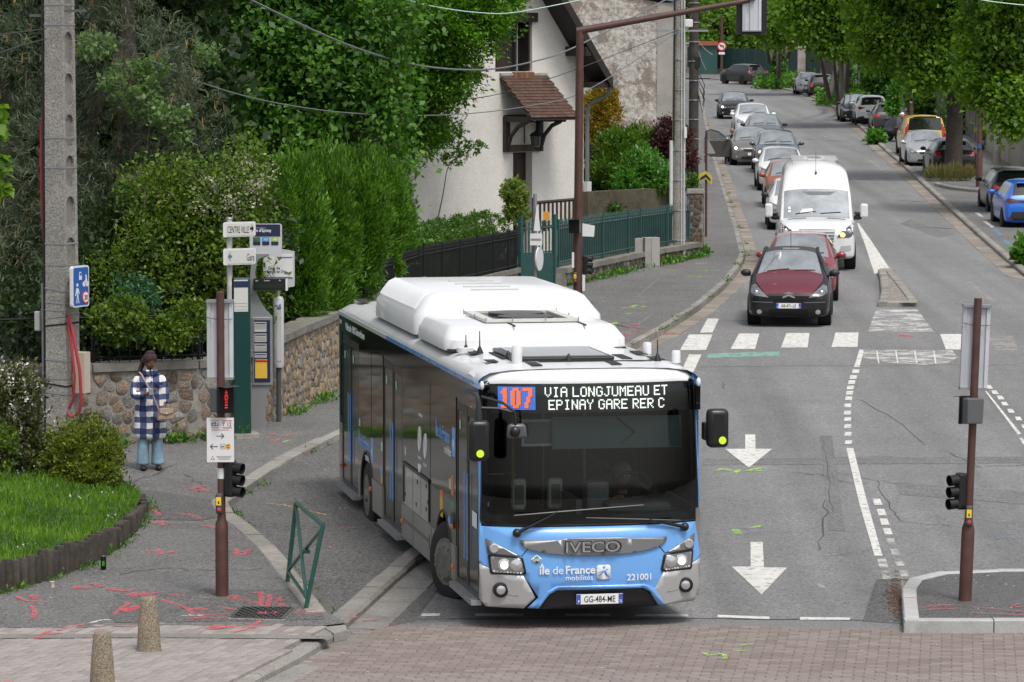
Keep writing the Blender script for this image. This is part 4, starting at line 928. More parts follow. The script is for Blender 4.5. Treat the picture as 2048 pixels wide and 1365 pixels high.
 # ---- print on the front
def ptext(s,x,z,size,m_,off=.016,bold=0,sx=1,parent=BUS,name='lettering',align='LEFT'):
 o=text(s,size,m_,parent,T(x,0,z),.002,bold,name,sx,align)
 for v in o.data.vertices:v.co.y+=fy(v.co.x,v.co.z)-off
 return o
ptext('ile',-.62,.685,.125,M_wprint,bold=.02);ptext('^',-.617,.715,.12,M_wprint,bold=.01)
ptext('de',-.475,.685,.125,M_wprint);ptext('France',-.335,.685,.125,M_wprint,bold=.02)
ptext('mobilités',-.02,.612,.085,M_wprint,align='RIGHT');ptext('221001',.36,.595,.1,M_wprint,bold=.015,sx=1.0)
patch('logo_square',rounded([(.02,.775),(.175,.775),(.175,.615),(.02,.615)],.03),M_wprint,.012,.004)
patch('logo_figure',[(.045,.655),(.07,.665),(.098,.7),(.125,.655),(.155,.635),(.165,.65),(.14,.67),(.12,.71),(.15,.725),(.15,.735),(.105,.725),(.05,.7),(.05,.69),(.085,.7)],M_bblue,.016,.003,sx=1,sz=1)
patch('logo_head',[(.1+.014*cos(a),.75+.014*sin(a))for a in np.linspace(0,2*pi,11)[:-1]],M_bblue,.016,.003,sx=1,sz=1)
patch('gas_badge_edge',[(-.645,.9),(-.58,.845),(-.645,.79),(-.71,.845)],M_wprint,.006,.004);patch('gas_badge',[(-.645,.89),(-.592,.845),(-.645,.8),(-.698,.845)],mat('green_print',(.01,.16,.09),.5),.01,.004)
ptext('GNC',-.645,.829,.042,M_wprint,.016,.02,align='CENTER')
def plate(parent,x,y,z,s,blue_r='',w_=.52,h_=.11,rz=0):
 M0=T(x,y,z)@RZ(rz)
 pl=MB().box((0,0,0),(w_,.012,h_),M=M0).build('licence_plate',mat('plate_white',(.8,.8,.78),.4),parent)
 MB().box((-w_/2+.024,-.0075,0),(.046,.004,h_*.94),M=M0).build('plate_band',mat('plate_blue',(.02,.1,.5),.5),pl)
 MB().box((w_/2-.024,-.0075,0),(.046,.004,h_*.94),M=M0).build('plate_band',MATS['plate_blue'],pl)
 if s:text(s,.098*h_/.11,M_ink,pl,M0@T(0,-.008,-.034*h_/.11),.001,.004,'plate_letters',.74*w_/.52,'CENTER')
 if blue_r:
  text('F',.045,M_wprint,pl,M0@T(-w_/2+.014,-.0105,-.04),.001,.01,'plate_letters');text(blue_r,.04,M_wprint,pl,M0@T(w_/2-.024,-.0105,-.042),.001,.01,'plate_letters',.8,'CENTER')
  MB().ball((0,0,0),(.011,.003,.011),M=M0@T(w_/2-.024,-.0095,.022)).build('plate_emblem',M_red,pl)
 return pl
plate(BUS,.05,-.02,.4,'GG-484-ME','75')
# ---- wipers, mirrors
for(a,b,c)in(((-.86,1.14),(-.42,1.37),(.55,1.425)),((1.05,1.155),(.62,1.26),(-.1,1.30))):
 wp=MB()
 wp.tube([(a[0],fy(*a)-.05,a[1]),(b[0],fy(*b)-.045,b[1])],[.022,.012],8)
 wp.ball((a[0],fy(*a)-.04,a[1]),.05,10,6)
 wi=wp.build('wiper',M_black,BUS,50)
 e=Vector((b[0],fy(*b)-.03,b[1]));d0=Vector((c[0],fy(*c)-.03,c[1]))
 MB().tube([e+(e-d0)*.5,e,d0],[.008,.012,.008],6).build('wiper_blade',M_black,wi)
def mirror_head(cx,cy,cz,w_,h_,dots_):
 o=MB().box((0,0,0),(w_,.17,h_),M=T(cx,cy,cz)).build('wing_mirror',M_black,BUS,40,bevel=.055,seg=3)
 MB().lathe([(.042,0),(.042,.004)],n=18,M=T(cx+dots_,cy-.0865,cz-h_*.3)@Matrix.Rotation(pi/2,4,'X')).build('yellow_dot',M_ylw,o)
 return o
mh_=mirror_head(-1.33,-.2,2.2,.23,.45,-.0)
MB().tube([(-1.3,.3,2.66),(-1.31,.05,2.68),(-1.33,-.18,2.6),(-1.33,-.2,2.4)],[.025,.025,.03,.04],8).build('mirror_arm',M_black,mh_,50)
MB().tube([(-1.27,.0,2.66),(-1.05,-.12,2.6),(-.93,-.16,2.5),(-.92,-.16,2.36)],.016,7).tube([(-1.3,-.12,2.55),(-1.1,-.13,2.54),(-.95,-.15,2.5)],.016,7).build('mirror_arm',M_black,mh_,50)
MB().box((-.9,-.14,2.29),(.24,.07,.16),tx=.8).build('kerb_mirror',mat('grey_plastic',(.09,.09,.095),.35),BUS,40,bevel=.03).parent=BUS
MB().ball((-.93,-.2,2.29),(.06,.05,.06)).build('mirror_camera',M_black,BUS,60)
m2=mirror_head(1.35,-.12,2.28,.24,.43,.04)
MB().box((1.235,-.03,2.24),(.06,.14,.2)).build('mirror_arm',M_black,m2,bevel=.02)
MB().box((1.255,-.02,2.2),(.02,.12,.14)).build('mirror_trim',M_bblue,m2)
# ---- sides
def side(name,y0,y1,z0,z1,m_,s=-1,off=0,th=.05,parent=BUS,bev=0):
 x=s*(1.25+off-th/2)
 return MB().box((x,(y0+y1)/2,(z0+z1)/2),(th,y1-y0,z1-z0)).build(name,m_,parent,bevel=bev)
def side_poly(name,poly,m_,s=-1,off=0,th=.05,parent=BUS):
 M_=Matrix(((0,0,1,0),(1,0,0,0),(0,1,0,0),(0,0,0,1)))
 a,b=sorted((s*(1.25+off),s*(1.25+off-th)))
 return MB().prism(poly,a,b,M_).build(name,m_,parent)
def arch(yc,r,z0=.33,zc=.5,n=12,a0=0,a1=pi):return[(yc+r*cos(a),zc+r*sin(a))for a in np.linspace(a0,a1,n)]
for s in(-1,1):
 side('upper_band',.27,12,2.49,2.725,M_bblk,s,0,.05)
 side('cantrail',.24,7.3,2.722,2.775,M_bblue,s,.008,.05);side('cantrail',7.3,12,2.722,2.775,M_bw,s,.008,.05)
 ri=MB()
 for k in range(11):ri.box((s*1.259,.6+k*.62,2.75),(.006,.02,.02))
 ri.build('rivets',M_seal,BUS)
 w1=[(3.45,.36)]+[(2.7+.56*cos(a),.5+.56*sin(a))for a in np.linspace(.1,pi-.1,14)]+[(1.92,.36),(1.92,.78)]
 side_poly('front_skirt',[(1.84,.36),(2.13,.36)]+arch(2.7,.56,n=14,a0=pi,a1=pi*.86)[:6]+[(2.2,.77),(1.84,.77)],M_bskirt,s,.012,.06)
 side_poly('wheel_panel',[(1.84,.77),(2.22,.77)]+arch(2.7,.56,n=12,a0=pi*.84,a1=pi*.16)+[(3.2,.77),(3.8,.77),(3.8,1.27),(1.84,1.27)],M_bgrey if s<0 else M_bskirt,s,0,.06)
 sk=side_poly('middle_skirt',[(3.27,.77),(3.26,.5),(3.3,.34),(5.95,.34),(5.95,.77)],M_bskirt,s,.012,.06)
 if s<0:
  side('skirt_groove',3.7,5.8,.56,.6,M_bgrey,s,.016,.01,sk);side('skirt_groove',3.68,3.74,.48,.66,M_bgrey,s,.016,.01,sk)
  for yy in(5.0,3.55):side('panel_gap',yy,yy+.015,.34,.77,M_seal,s,.0135,.01,sk)
 side('service_panel',3.8,5.95,.775,1.27,M_bskirt if s>0 else M_bsil,s,0,.05)
 if s<0:
  for(a,b,c,d)in((3.76,5.84,1.27,1.31),(3.76,3.8,.8,1.31),(5.8,5.84,.8,1.31)):side('panel_frame',a,b,c,d,M_black,s,.015,.02)
  for yy in(5.1,4.45):side('panel_gap',yy,yy+.015,.8,1.27,M_seal,s,.0015,.01)
  for yy,zz in((5.7,.88),(4.8,.86),(4.7,1.15),(4.0,.9),(4.0,1.18),(3.88,1.0)):side('latch',yy,yy+.05,zz,zz+.05,M_black,s,.006,.01)
 win=side('side_window',1.84,5.95,1.27,2.49,M_bglass if s<0 else M_ws,s,-.002,.03 if s<0 else .006)
 for yy in(3.72,):side('window_gap',yy,yy+.018,1.3,2.47,M_seal,s,.0005,.01,win)
 win=side('side_window',7.68,9.98,1.25,2.49,M_bglass if s<0 else M_ws,s,-.002,.03 if s<0 else .006)
 side('window_gap',8.75,8.768,1.3,2.47,M_seal,s,.0005,.01,win)
 side_poly('wheel_panel',[(7.68,.77),(8.62,.77)]+arch(9.18,.57,n=12,a0=pi*.84,a1=pi*.16)+[(9.72,.77),(9.98,.77),(9.98,1.25),(7.68,1.25)],M_bgrey,s,0,.06)
 side_poly('rear_skirt',[(7.68,.35),(8.58,.35),(8.62,.55),(8.64,.77),(7.68,.77)],M_bskirt,s,.012,.06)
 side_poly('rear_skirt',[(9.74,.77),(9.76,.36),(9.98,.36),(9.98,.77)],M_bskirt,s,.012,.06)
 side('rear_corner',11.74,12.0,.34,1.2,M_bskirt,s,0,.06);side('rear_corner',11.74,12.0,1.2,2.49,M_bblk,s,-.002,.05)
 side('rear_window',11.8,11.96,1.3,2.3,M_bglass,s,.004,.02)
 for yc,tw,steer in((2.7,.28,.33 if 1 else 0),(9.18,.3,0)):
  M0=T(s*(1.25-.15),yc,.478)@RZ(steer if yc<3 else 0)@Matrix.Rotation(pi/2,4,'Y')
  ty=MB().lathe([(.28,-tw/2),(.4,-tw/2),(.465,-tw/2+.03),(.478,-tw/2+.06),(.478,tw/2-.06),(.465,tw/2-.03),(.4,tw/2),(.29,tw/2)],n=32,M=M0).build('wheel',M_rubber,BUS,40)
  so=s
  prof=[(.28,so*(tw/2+.004)),(.26,so*(tw/2-.02)),(.22,so*(tw/2-(.07 if yc>3 else-.02))),(.15,so*(tw/2-(.12 if yc>3 else-.05))),(.08,so*(tw/2+.03)),(.001,so*(tw/2+.04))]
  MB().lathe(prof,n=24,M=M0).build('rim',mat('wheel_rim_grey',(.17,.165,.15),.6,.3,var=.3,vscale=8,stain=(.07,.06,.05),stscale=6),ty,40)
  nuts=MB()
  for k in range(10):
   a=2*pi*k/10;zz=so*(tw/2+(.03 if yc<3 else-.04))
   nuts.cyl((.19*cos(a),.19*sin(a),zz-so*.05),(.19*cos(a),.19*sin(a),zz+so*.02),.016,n=6)
  nuts.v=[tuple(M0@Vector(v))for v in nuts.v];nuts.build('wheel_nuts',mat('wheel_nut',(.3,.29,.22),.5,.5),ty)
  MB().box((s*.75,yc,.62),(.75,1.12,.95)).build('wheel_well',M_black,BUS)if 0 else None
  ar=MB()
  pts_=[(s*1.245,yc+.575*cos(a),.5+.575*sin(a))for a in np.linspace(-.15,pi+.15,18)]
  ar.tube(pts_,.022,6);ar.build('arch_trim',M_black,BUS,50)
 for yy,zz in((8.72,.62),(5.86,.55),(3.38,.48),(1.95,.52),(1.98,.98),(11.75,.6)):
  MB().box((s*1.272,yy,zz),(.03,.09,.055)).build('side_marker',M_amber,BUS,bevel=.012)
M_frame=mat('door_frame_black',(.02,.02,.02),.3)
def door(y0,y1,z0,z1,n=2):
 dz=z1-z0
 for k in range(n):
  a=y0+(y1-y0)*k/n;b=y0+(y1-y0)*(k+1)/n
  d=side('door',a+.015,b-.015,z0,z1,M_bdoor,-1,-.015,.03)
  for(p,q,r,t)in((a+.012,a+.06,z0,z1),(b-.06,b-.012,z0,z1),(a+.06,b-.06,z0,z0+.06),(a+.06,b-.06,z1-.1,z1)):
   side('door_frame',p,q,r,t,M_frame,-1,-.008,.03,d)
  yy=b-.1 if k==0 else a+.1
  MB().tube([(-1.262,yy,z0+.35),(-1.262,yy,z1-.75)],.006,6).build('grab_rail',M_bprint,d)
  MB().box((-1.247,(a+b)/2+.1,z1-.25),(.006,.05,.1)).build('door_sticker',mat('pale_sticker',(.5,.7,.6),.5),d)
 side('door_header',y0,y1,z1,2.49,M_bblk,-1,-.01,.04)
 MB().box((-1.27,(y0+y1)/2,z0-.03),(.12,y1-y0,.06)).build('door_step',M_steel,BUS)
door(.33,1.82,.37,2.45);door(5.98,7.66,.35,2.45);door(10.0,11.72,.37,2.45)
side('offside_wall',5.95,7.68,.34,1.27,M_bskirt,1);side('offside_window',5.95,7.68,1.27,2.49,M_ws,1,-.002,.006)
side('offside_wall',9.98,11.74,.34,1.25,M_bskirt,1);side('offside_window',9.98,11.74,1.25,2.49,M_ws,1,-.002,.006)
side('offside_wall',.27,1.84,.36,1.35,M_bskirt,1);side('cab_window',.32,1.84,1.35,2.45,M_ws,1,-.01,.006)
side('offside_wall',.27,1.84,2.45,2.49,M_bblk,1)
def stext(s_,y,z,size,m_,sx=1,bold=0,name='lettering',align='LEFT'):
 return text(s_,size,m_,BUS,Matrix(((0,1,0,-1.2515),(-1,0,0,y),(0,0,1,z),(0,0,0,1))),.001,bold,name,sx,align)
stext('Véhicule 100% biométhane',11.3,2.555,.14,M_wprint,1.25,.01);stext('221001',11.95,2.6,.08,M_wprint)
for(y,z,k)in((3.3,1.9,1.),(10.0,1.08,1.)):
 stext('ile',y,z,.24,M_bprint,1,.02);stext('^',y,z+.07,.22,M_bprint);stext('de',y-.25,z,.24,M_bprint);stext('France',y-.5,z,.24,M_bprint,.82,.02)
 stext('mobilités',y-1.2*.95,z-.14,.15,M_wprint,.9,0,align='RIGHT')
 side_poly('logo_square',rounded([(y-1.2,z+.22),(y-1.42,z+.22),(y-1.42,z-.12),(y-1.2,z-.12)],.05),M_bprint,-1,.0018,.004)
 side_poly('logo_figure',[(y-1.25,z-.05),(y-1.3,z+.03),(y-1.36,z-.06),(y-1.33,z+.06),(y-1.37,z+.1),(y-1.25,z+.06)],M_wprint,-1,.003,.004)
for yc,zc in((4.55,1.72),(4.1,1.68)):
 m=MB();pts_=[(-1.2515,yc+.1*cos(a),zc+.15*sin(a))for a in np.linspace(0,2*pi,17)]
 m.tube(pts_,.007,5,cap=False);m.tube([(-1.2515,yc+.02,zc-.13),(-1.2515,yc+.045,zc-.02),(-1.2515,yc,zc+.12),(-1.2515,yc-.045,zc-.02),(-1.2515,yc-.02,zc-.13)],.007,5)
 m.build('flame_emblem',M_wprint,BUS);stext('PARIS 2024',yc+.14,zc-.25,.05,M_wprint,1.1)
m=MB()
for k in range(5):
 c=(4.55+(.07 if k<3 else .035)-.07*(k%3),1.38 if k<3 else 1.345)
 m.tube([(-1.2515,c[0]+.03*cos(a),c[1]+.03*sin(a))for a in np.linspace(0,2*pi,11)],.006,4,cap=False)
m.build('rings_emblem',M_wprint,BUS);stext('PARTENAIRE',4.62,2.0,.05,M_wprint,1)
M_org=mat('orange_sticker',(.75,.22,.06),.5);M_yst=mat('yellow_sticker',(.75,.5,.03),.5);M_gst=mat('pale_sticker',(.5,.7,.6))
for(a,b,c,d,m_)in((2.0,2.16,1.33,1.55,M_org),(2.2,2.3,1.38,1.5,M_gst),(2.02,2.16,1.17,1.25,mat('green_sticker',(.05,.4,.2),.5)),(2.78,2.98,.98,1.24,M_yst),(2.78,2.98,1.22,1.29,M_org),(5.66,5.76,1.4,1.5,M_gst),(7.72,7.86,1.22,1.34,M_gst),(9.85,9.95,1.34,1.44,M_gst),(7.75,7.9,.9,1.0,M_bprint),(7.75,7.86,.8,.9,M_yst),(.42,.72,1.15,1.32,M_wprint)):
 side('sticker',a,b,c,d,m_,-1,.0016 if a>.5 else-.0,.004)
MB().lathe([(.075,0),(.075,.004)],n=16,M=T(-1.25,2.32,.98)@Matrix.Rotation(-pi/2,4,'Y')).build('sticker',M_bprint,BUS)
MB().lathe([(.1,0),(.09,.02),(.001,.02)],n=18,M=T(-1.25,2.0,1.05)@Matrix.Rotation(-pi/2,4,'Y')).build('fuel_flap',M_black,BUS)
# ---- roof shell
def sec(y,hw,zs,zt):
 return[(-hw,y,2.77),(-hw+.005,y,2.77+(zs-2.77)*.4),(-hw+.05,y,zs-.015),(-hw+.13,y,zs+.025),(-hw+.35,y,zt-.012),(-hw*.4,y,zt),(hw*.4,y,zt),(hw-.35,y,zt-.012),(hw-.13,y,zs+.025),(hw-.05,y,zs-.015),(hw-.005,y,2.77+(zs-2.77)*.4),(hw,y,2.77)]
m=MB();secs=[(.34,1.248,2.86,2.925),(.6,1.25,2.87,2.945),(3,1.25,2.87,2.95),(7,1.25,2.87,2.95),(11.2,1.25,2.87,2.95),(11.6,1.25,2.86,2.93),(11.85,1.245,2.84,2.88),(12.0,1.22,2.79,2.8)]
for q in secs:m.v+=sec(*q)
for i in range(len(secs)-1):
 for k in range(11):m.f.append([i*12+k,(i+1)*12+k,(i+1)*12+k+1,i*12+k+1])
roof=m.build('roof',M_bw,BUS,40)
m=MB();xs_=np.linspace(-1.245,1.245,21);prof=[(2.775,-.002),(2.82,.0),(2.87,.05),(2.905,.16),(2.93,.3),(2.945,.62)]
for z,dy in prof:
 for x in xs_:
  k=abs(x)/1.245;zz=z-.11*max(0,k-.8)**2/.04*(1 if z>2.8 else .2)
  m.v.append((x,fy(x,2.78)-.012+dy,zz))
for i in range(len(prof)-1):
 for k in range(20):m.f.append([i*21+k,i*21+k+1,(i+1)*21+k+1,(i+1)*21+k])
m.build('forehead',M_bw,BUS,60)
for s in(-1,1):MB().ball((s*1.22,.24,2.76),(.025,.03,.05)).build('marker_lamp',M_white,BUS,60)
MB().box((0,12.0,1.6),(2.46,.06,2.4)).build('rear_wall',M_bblk,BUS)
M_pod=mat('pod_white',(.7,.71,.72),.4,coat=.3,var=.03,vscale=3,stain=(.66,.65,.62),stscale=1.2,stamt=.3)
def pod(name,x0,x1,y0,y1,z1,xi,yi0,yi1,z0=2.93):
 poly=rounded([(x0,y0),(x1,y0),(x1,y1),(x0,y1)],.25,5);top=rounded([(x0+xi,y0+yi0),(x1-xi,y0+yi0),(x1-xi,y1-yi1),(x0+xi,y1-yi1)],.18,5)
 n=len(poly);m=MB()
 def lerp(t,z):return[(a[0]+(b[0]-a[0])*t,a[1]+(b[1]-a[1])*t,z)for a,b in zip(poly,top)]
 h=z1-z0
 rings_=[lerp(0,z0),lerp(.04,z0+h*.45),lerp(.3,z0+h*.62),lerp(.7,z0+h*.9),lerp(1,z1-.005)]
 for q in rings_:m.v+=q
 for i in range(len(rings_)-1):
  for k in range(n):m.f.append([i*n+k,i*n+(k+1)%n,(i+1)*n+(k+1)%n,(i+1)*n+k])
 m.f.append(list(range((len(rings_)-1)*n,len(rings_)*n)))
 return m.build(name,M_pod,BUS,50)
pa=pod('gas_tank_cover',-1.19,1.19,5.25,8.95,3.43,.26,.3,.12)
rb=MB()
for k in range(21):
 y=5.75+k*.145
 rb.tube([(-1.125,y,3.225),(-1.07,y,3.3),(-1.01,y,3.375),(-.92,y,3.418)],.03,6)
rb.build('cover_rib',M_pod,pa,60)
bm_=MB();bm_.box((0,7.1,2.935),(2.3,3.6,.03));bm_.build('cover_base',M_seal,BUS)
pb=pod('cooling_unit_cover',-1.2,.98,2.82,5.2,3.2,.12,.35,.05)
MB().box((-.11,4.0,2.935),(2.12,2.34,.03)).build('cover_base',M_seal,BUS)
MB().box((-.35,4.0,3.2),(.012,2.0,.02)).box((.5,4.0,3.2),(.012,2.0,.02)).build('cover_seam',M_seal,pb)
for k in range(4):MB().box((-.05+.0*k,6.1+k*.6,3.432),(.6,.07,.01)).build('vent_slot',mat('pod_shadow_grey',(.5,.5,.5),.6),pa)
fan=MB()
for(x0,x1,y0,y1)in((-.62,.52,3.5,3.62),(-.62,.52,4.95,5.07),(-.62,-.5,3.62,4.95),(.4,.52,3.62,4.95)):fan.box(((x0+x1)/2,(y0+y1)/2,3.225),(x1-x0,y1-y0,.035))
fr_=fan.build('fan_frame',mat('weathered_white',(.55,.54,.5),.5),pb)
MB().box((-.05,4.28,3.2),(.9,1.3,.03)).build('fan_mesh',M_black,fr_)
for cy in(3.95,4.6):
 bl=MB()
 for k in range(7):
  a=2*pi*k/7;bl.box((.16*cos(a),.16*sin(a),0),(.26,.09,.012),rz=a,M=T(-.05,cy,3.225))
 bl.lathe([(.3,-.02),(.34,-.02),(.34,.02),(.3,.02)],(-.05,cy,3.23),20);bl.build('fan',mat('fan_black',(.03,.03,.03),.4),fr_)
for(x,y)in((-.62,3.45),(-.3,3.45),(.1,3.45),(.5,3.45),(.53,4.2),(.53,5.0),(-.63,5.0),(-.63,4.2)):MB().cyl((x,y,3.2),(x,y,3.265),.008,n=6).build('bolt',M_steel,pb)
ht=MB().box((-.14,1.75,2.97),(1.16,1.4,.05)).build('roof_hatch',M_black,BUS,bevel=.02);MB().box((-.14,1.75,2.998),(1.02,1.26,.012)).build('hatch_pane',mat('grey_hatch',(.3,.31,.32),.3),ht)
M_grip=mat('grip_strip',(.03,.03,.03),.9)
for(x,y,a,b)in((-.95,2.45,.12,.5),(-.72,1.9,.12,.9),(-.55,.72,.12,.42),(.35,.72,.12,.42),(.62,1.5,.12,.6),(.45,2.2,.12,.6),(.92,2.0,.12,.5),(.95,1.2,.12,.5),(-.95,1.2,.12,.3),(-1.0,11.35,.14,.55),(.2,.95,1.3,.07)):
 MB().box((x,y,2.949),(a,b,.008)).build('grip_strip',M_grip,BUS)
for(x,y,h)in((-1.02,2.5,.2),(-.9,2.25,.26),(-.7,1.5,.08),(.9,.9,.24),(-.1,1.0,.07)):
 an=MB().lathe([(.045,0),(.04,.02),(.018,.07),(.008,.09),(.006,h)],(x,y,2.945),10).build('aerial',M_black,BUS,50)
for(x,y,h,r)in((-.7,.95,.2,.06),(1.0,1.9,.14,.05),(1.07,.7,.14,.05),(-1.02,2.55,.06,.1)):
 MB().lathe([(r,0),(r,h*.85),(r*.85,h*.97),(.001,h)],(x,y,2.94),16).build('antenna_dome',M_bw,BUS,50)
MB().box((-.75,9.6,3.02),(.6,.5,.16),tx=.8,ty=.8).build('rear_vent',M_bw,BUS,bevel=.03)
# ---- inside, as far as the windscreen shows it
MB().box((0,6.2,.4),(2.36,11,.06)).build('saloon_floor',M_int,BUS);MB().box((0,6.1,2.6),(2.38,11,.04)).build('saloon_ceiling',M_int,BUS)
MB().box((.05,.62,1.22),(2.2,.42,.16)).build('dashboard',M_int,BUS,bevel=.05)
MB().box((.62,.72,1.32),(.75,.34,.16)).build('driver_console',M_int2,BUS,bevel=.06)
wh=MB();Mw=T(.62,.98,1.5)@Matrix.Rotation(R(-62),4,'X')@Matrix.Rotation(pi/2,4,'X')
wh.v=[];wh.tube([(.22*cos(a),0,.22*sin(a))for a in np.linspace(0,2*pi,25)],.016,7,cap=False);wh.tube([(-.2,0,0),(.2,0,0)],.015,6);wh.tube([(0,0,0),(0,0,-.2)],.015,6)
wh.v=[tuple(Mw@Vector(v))for v in wh.v];wh.build('steering_wheel',M_black,BUS,60)
MB().box((-.1,1.0,.9),(.06,1.2,1.1)).build('cab_partition',M_int2,BUS);MB().box((.62,1.75,1.1),(.5,.16,.95)).box((.62,1.5,.72),(.5,.5,.14)).build('driver_seat',M_int,BUS,bevel=.05)
bl_=MB().box((.33,.42,2.2),(1.46,.012,.36)).build('sun_blind',mat('teal_grey_blind',(.11,.16,.16),.7),BUS)
MB().tube([(.33,.395,2.36),(.53,.395,2.2),(.33,.395,2.04),(.13,.395,2.2),(.33,.395,2.36)],.01,5).build('blind_linkage',M_black,bl_)
for x in(-.62,-.2):
 va=MB().box((x,1.3,1.42),(.17,.12,.36)).build('ticket_validator',mat('pale_grey_plastic',(.4,.42,.42),.4),BUS,bevel=.04)
 MB().box((x,1.235,1.42),(.1,.02,.22)).build('validator_screen',mat('olive_screen',(.12,.11,.07),.3),va);MB().cyl((x,1.32,.4),(x,1.32,1.3),.02,n=8).build('validator_post',M_int2,va)
MB().box((.2,.95,1.35),(.26,.3,.5)).build('ticket_machine',M_int2,BUS,bevel=.03)
MB().box((-.5,.5,2.2),(.46,.015,.3)).build('notice_frame',mat('pale_grey_plastic',(.4,.42,.42)),BUS)
MB().box((-.5,.49,2.2),(.4,.006,.24)).build('notice_sheet',M_int2,BUS)
for y in(3.2,4.6,6.5,8.0):
 for x in(-.8,.8):MB().box((x,y,1.0),(.42,.12,.8)).box((x,y-.22,.72),(.42,.42,.1)).build('passenger_seat',mat('seat_fabric',(.03,.04,.07),.9),BUS,bevel=.04)
for x,y in((-.45,2.6),(.4,2.6),(-.45,5.2),(.4,5.2)):MB().cyl((x,y,.4),(x,y,2.58),.017,n=8).build('hand_pole',mat('yellow_pole',(.5,.35,.03),.4),BUS)
MB().box((-1.08,.75,1.38),(.05,.04,.05)).build('windscreen_sticker',M_wprint,BUS)
# ================================================================ CARS
M_cg=mat('car_glass',(.42,.45,.465),.05,metal=.6,spec=1.0,coat=.6,var=.25,vscale=2.2)  # bright sky reflection partly put into the pale windscreen colour
M_cgs=mat('car_side_glass',(.012,.014,.014),.04,spec=.8,coat=.4)
M_trim=mat('car_black_trim',(.02,.02,.021),.5)
M_cabin=mat('car_shadow_gap',(.004,.004,.004),.9)
M_rimc=mat('alloy_rim',(.3,.31,.32),.3,.8);M_rimd=mat('dark_rim',(.05,.05,.052),.35,.5)
M_tail=mat('tail_lens',(.32,.012,.014),.12,coat=.6)
M_ind=mat('lit_indicator',(1,.5,.15),.3,emit=(1,.42,.1),estr=3)
def paint(name,col,metal=.0,rough=.28):return mat('paint_'+name,col,rough,metal,coat=.8 if max(col)>.08 else .35,spec=.5 if max(col)>.08 else .3,var=.03,vscale=1.5)
HATCH=dict(L=4.0,W=1.72,H=1.48,st=[(0.00,.34,.52,.58,.50,.62,.42,.64),(.07,.22,.74,.64,.70,.69,.58,.72),(.30,.18,.83,.76,.79,.82,.66,.87),(.88,.18,.86,.92,.82,.97,.70,1.02),(1.72,.18,.86,.97,.82,1.39,.58,1.455),(2.5,.18,.86,.98,.82,1.43,.58,1.48),(3.3,.18,.86,1.0,.82,1.40,.565,1.44),(3.52,.18,.85,1.01,.80,1.36,.55,1.40),(3.86,.22,.82,.96,.76,1.02,.66,1.05),(3.97,.28,.78,.80,.72,.86,.62,.88),(4.0,.36,.70,.62,.62,.66,.5,.67)],ws=3,rw=7,gl=(3,7),pil=(5,),wh=(.78,3.26),wr=.3)
SUV=dict(L=4.4,W=1.84,H=1.66,st=[(0.00,.42,.60,.72,.60,.78,.5,.80),(.06,.26,.82,.82,.78,.88,.66,.90),(.28,.22,.90,.93,.86,.98,.72,1.01),(.98,.22,.92,1.05,.88,1.10,.76,1.14),(1.70,.22,.92,1.09,.88,1.54,.65,1.61),(2.6,.22,.92,1.1,.88,1.59,.65,1.66),(3.6,.22,.92,1.12,.88,1.57,.63,1.62),(3.9,.22,.91,1.14,.86,1.50,.61,1.56),(4.26,.26,.88,1.05,.82,1.1,.72,1.14),(4.38,.3,.84,.85,.8,.9,.7,.92),(4.4,.42,.74,.66,.7,.7,.6,.72)],ws=3,rw=7,gl=(3,7),pil=(5,),wh=(.86,3.5),wr=.34)
SEDAN=dict(L=4.35,W=1.79,H=1.46,st=[(0.00,.34,.56,.58,.54,.62,.44,.64),(.07,.2,.79,.66,.74,.70,.6,.73),(.32,.18,.87,.76,.82,.82,.68,.86),(1.08,.18,.89,.90,.85,.95,.72,1.0),(1.92,.18,.89,.95,.85,1.36,.60,1.43),(2.7,.18,.89,.96,.85,1.40,.60,1.46),(3.5,.18,.88,.98,.84,1.36,.58,1.41),(3.75,.18,.87,.99,.82,1.30,.56,1.35),(4.15,.22,.84,.98,.78,1.02,.68,1.05),(4.31,.28,.8,.8,.74,.85,.64,.87),(4.35,.36,.72,.6,.66,.64,.54,.65)],ws=3,rw=7,gl=(3,7),pil=(5,),wh=(.86,3.5),wr=.315)
KANGOO=dict(L=4.2,W=1.82,H=1.82,st=[(0.00,.36,.58,.66,.58,.7,.5,.72),(.07,.22,.80,.76,.76,.82,.64,.85),(.3,.2,.88,.92,.85,.98,.72,1.02),(.82,.2,.91,1.08,.87,1.14,.76,1.18),(1.5,.2,.91,1.12,.88,1.66,.70,1.74),(2.3,.2,.91,1.14,.88,1.74,.71,1.81),(3.4,.2,.91,1.15,.88,1.74,.71,1.82),(4.02,.2,.9,1.16,.87,1.72,.70,1.79),(4.14,.22,.89,1.12,.84,1.18,.76,1.21),(4.19,.28,.86,.85,.83,.9,.74,.92),(4.2,.36,.78,.66,.74,.7,.64,.72)],ws=3,rw=7,gl=(3,5),pil=(),wh=(.82,3.5),wr=.32)
SPRINTER=dict(L=5.9,W=1.99,H=2.72,st=[(0.00,.45,.66,.84,.68,.92,.58,.94),(.06,.3,.92,1.0,.86,1.06,.7,1.1),(.22,.28,.97,1.14,.9,1.2,.74,1.26),(.86,.28,.99,1.22,.96,1.27,.91,1.31),(1.6,.28,.99,1.3,.97,1.95,.88,2.02),(2.2,.28,.99,1.38,.96,2.42,.82,2.62),(2.6,.28,.99,1.4,.96,2.52,.8,2.70),(5.2,.28,.99,1.4,.96,2.52,.8,2.72),(5.8,.28,.99,1.4,.95,2.5,.79,2.68),(5.88,.3,.97,1.3,.94,2.0,.8,2.2),(5.9,.4,.93,1.0,.9,1.1,.8,1.2)],ws=3,rw=-1,gl=(3,5),pil=(),wh=(.95,4.5),wr=.35)
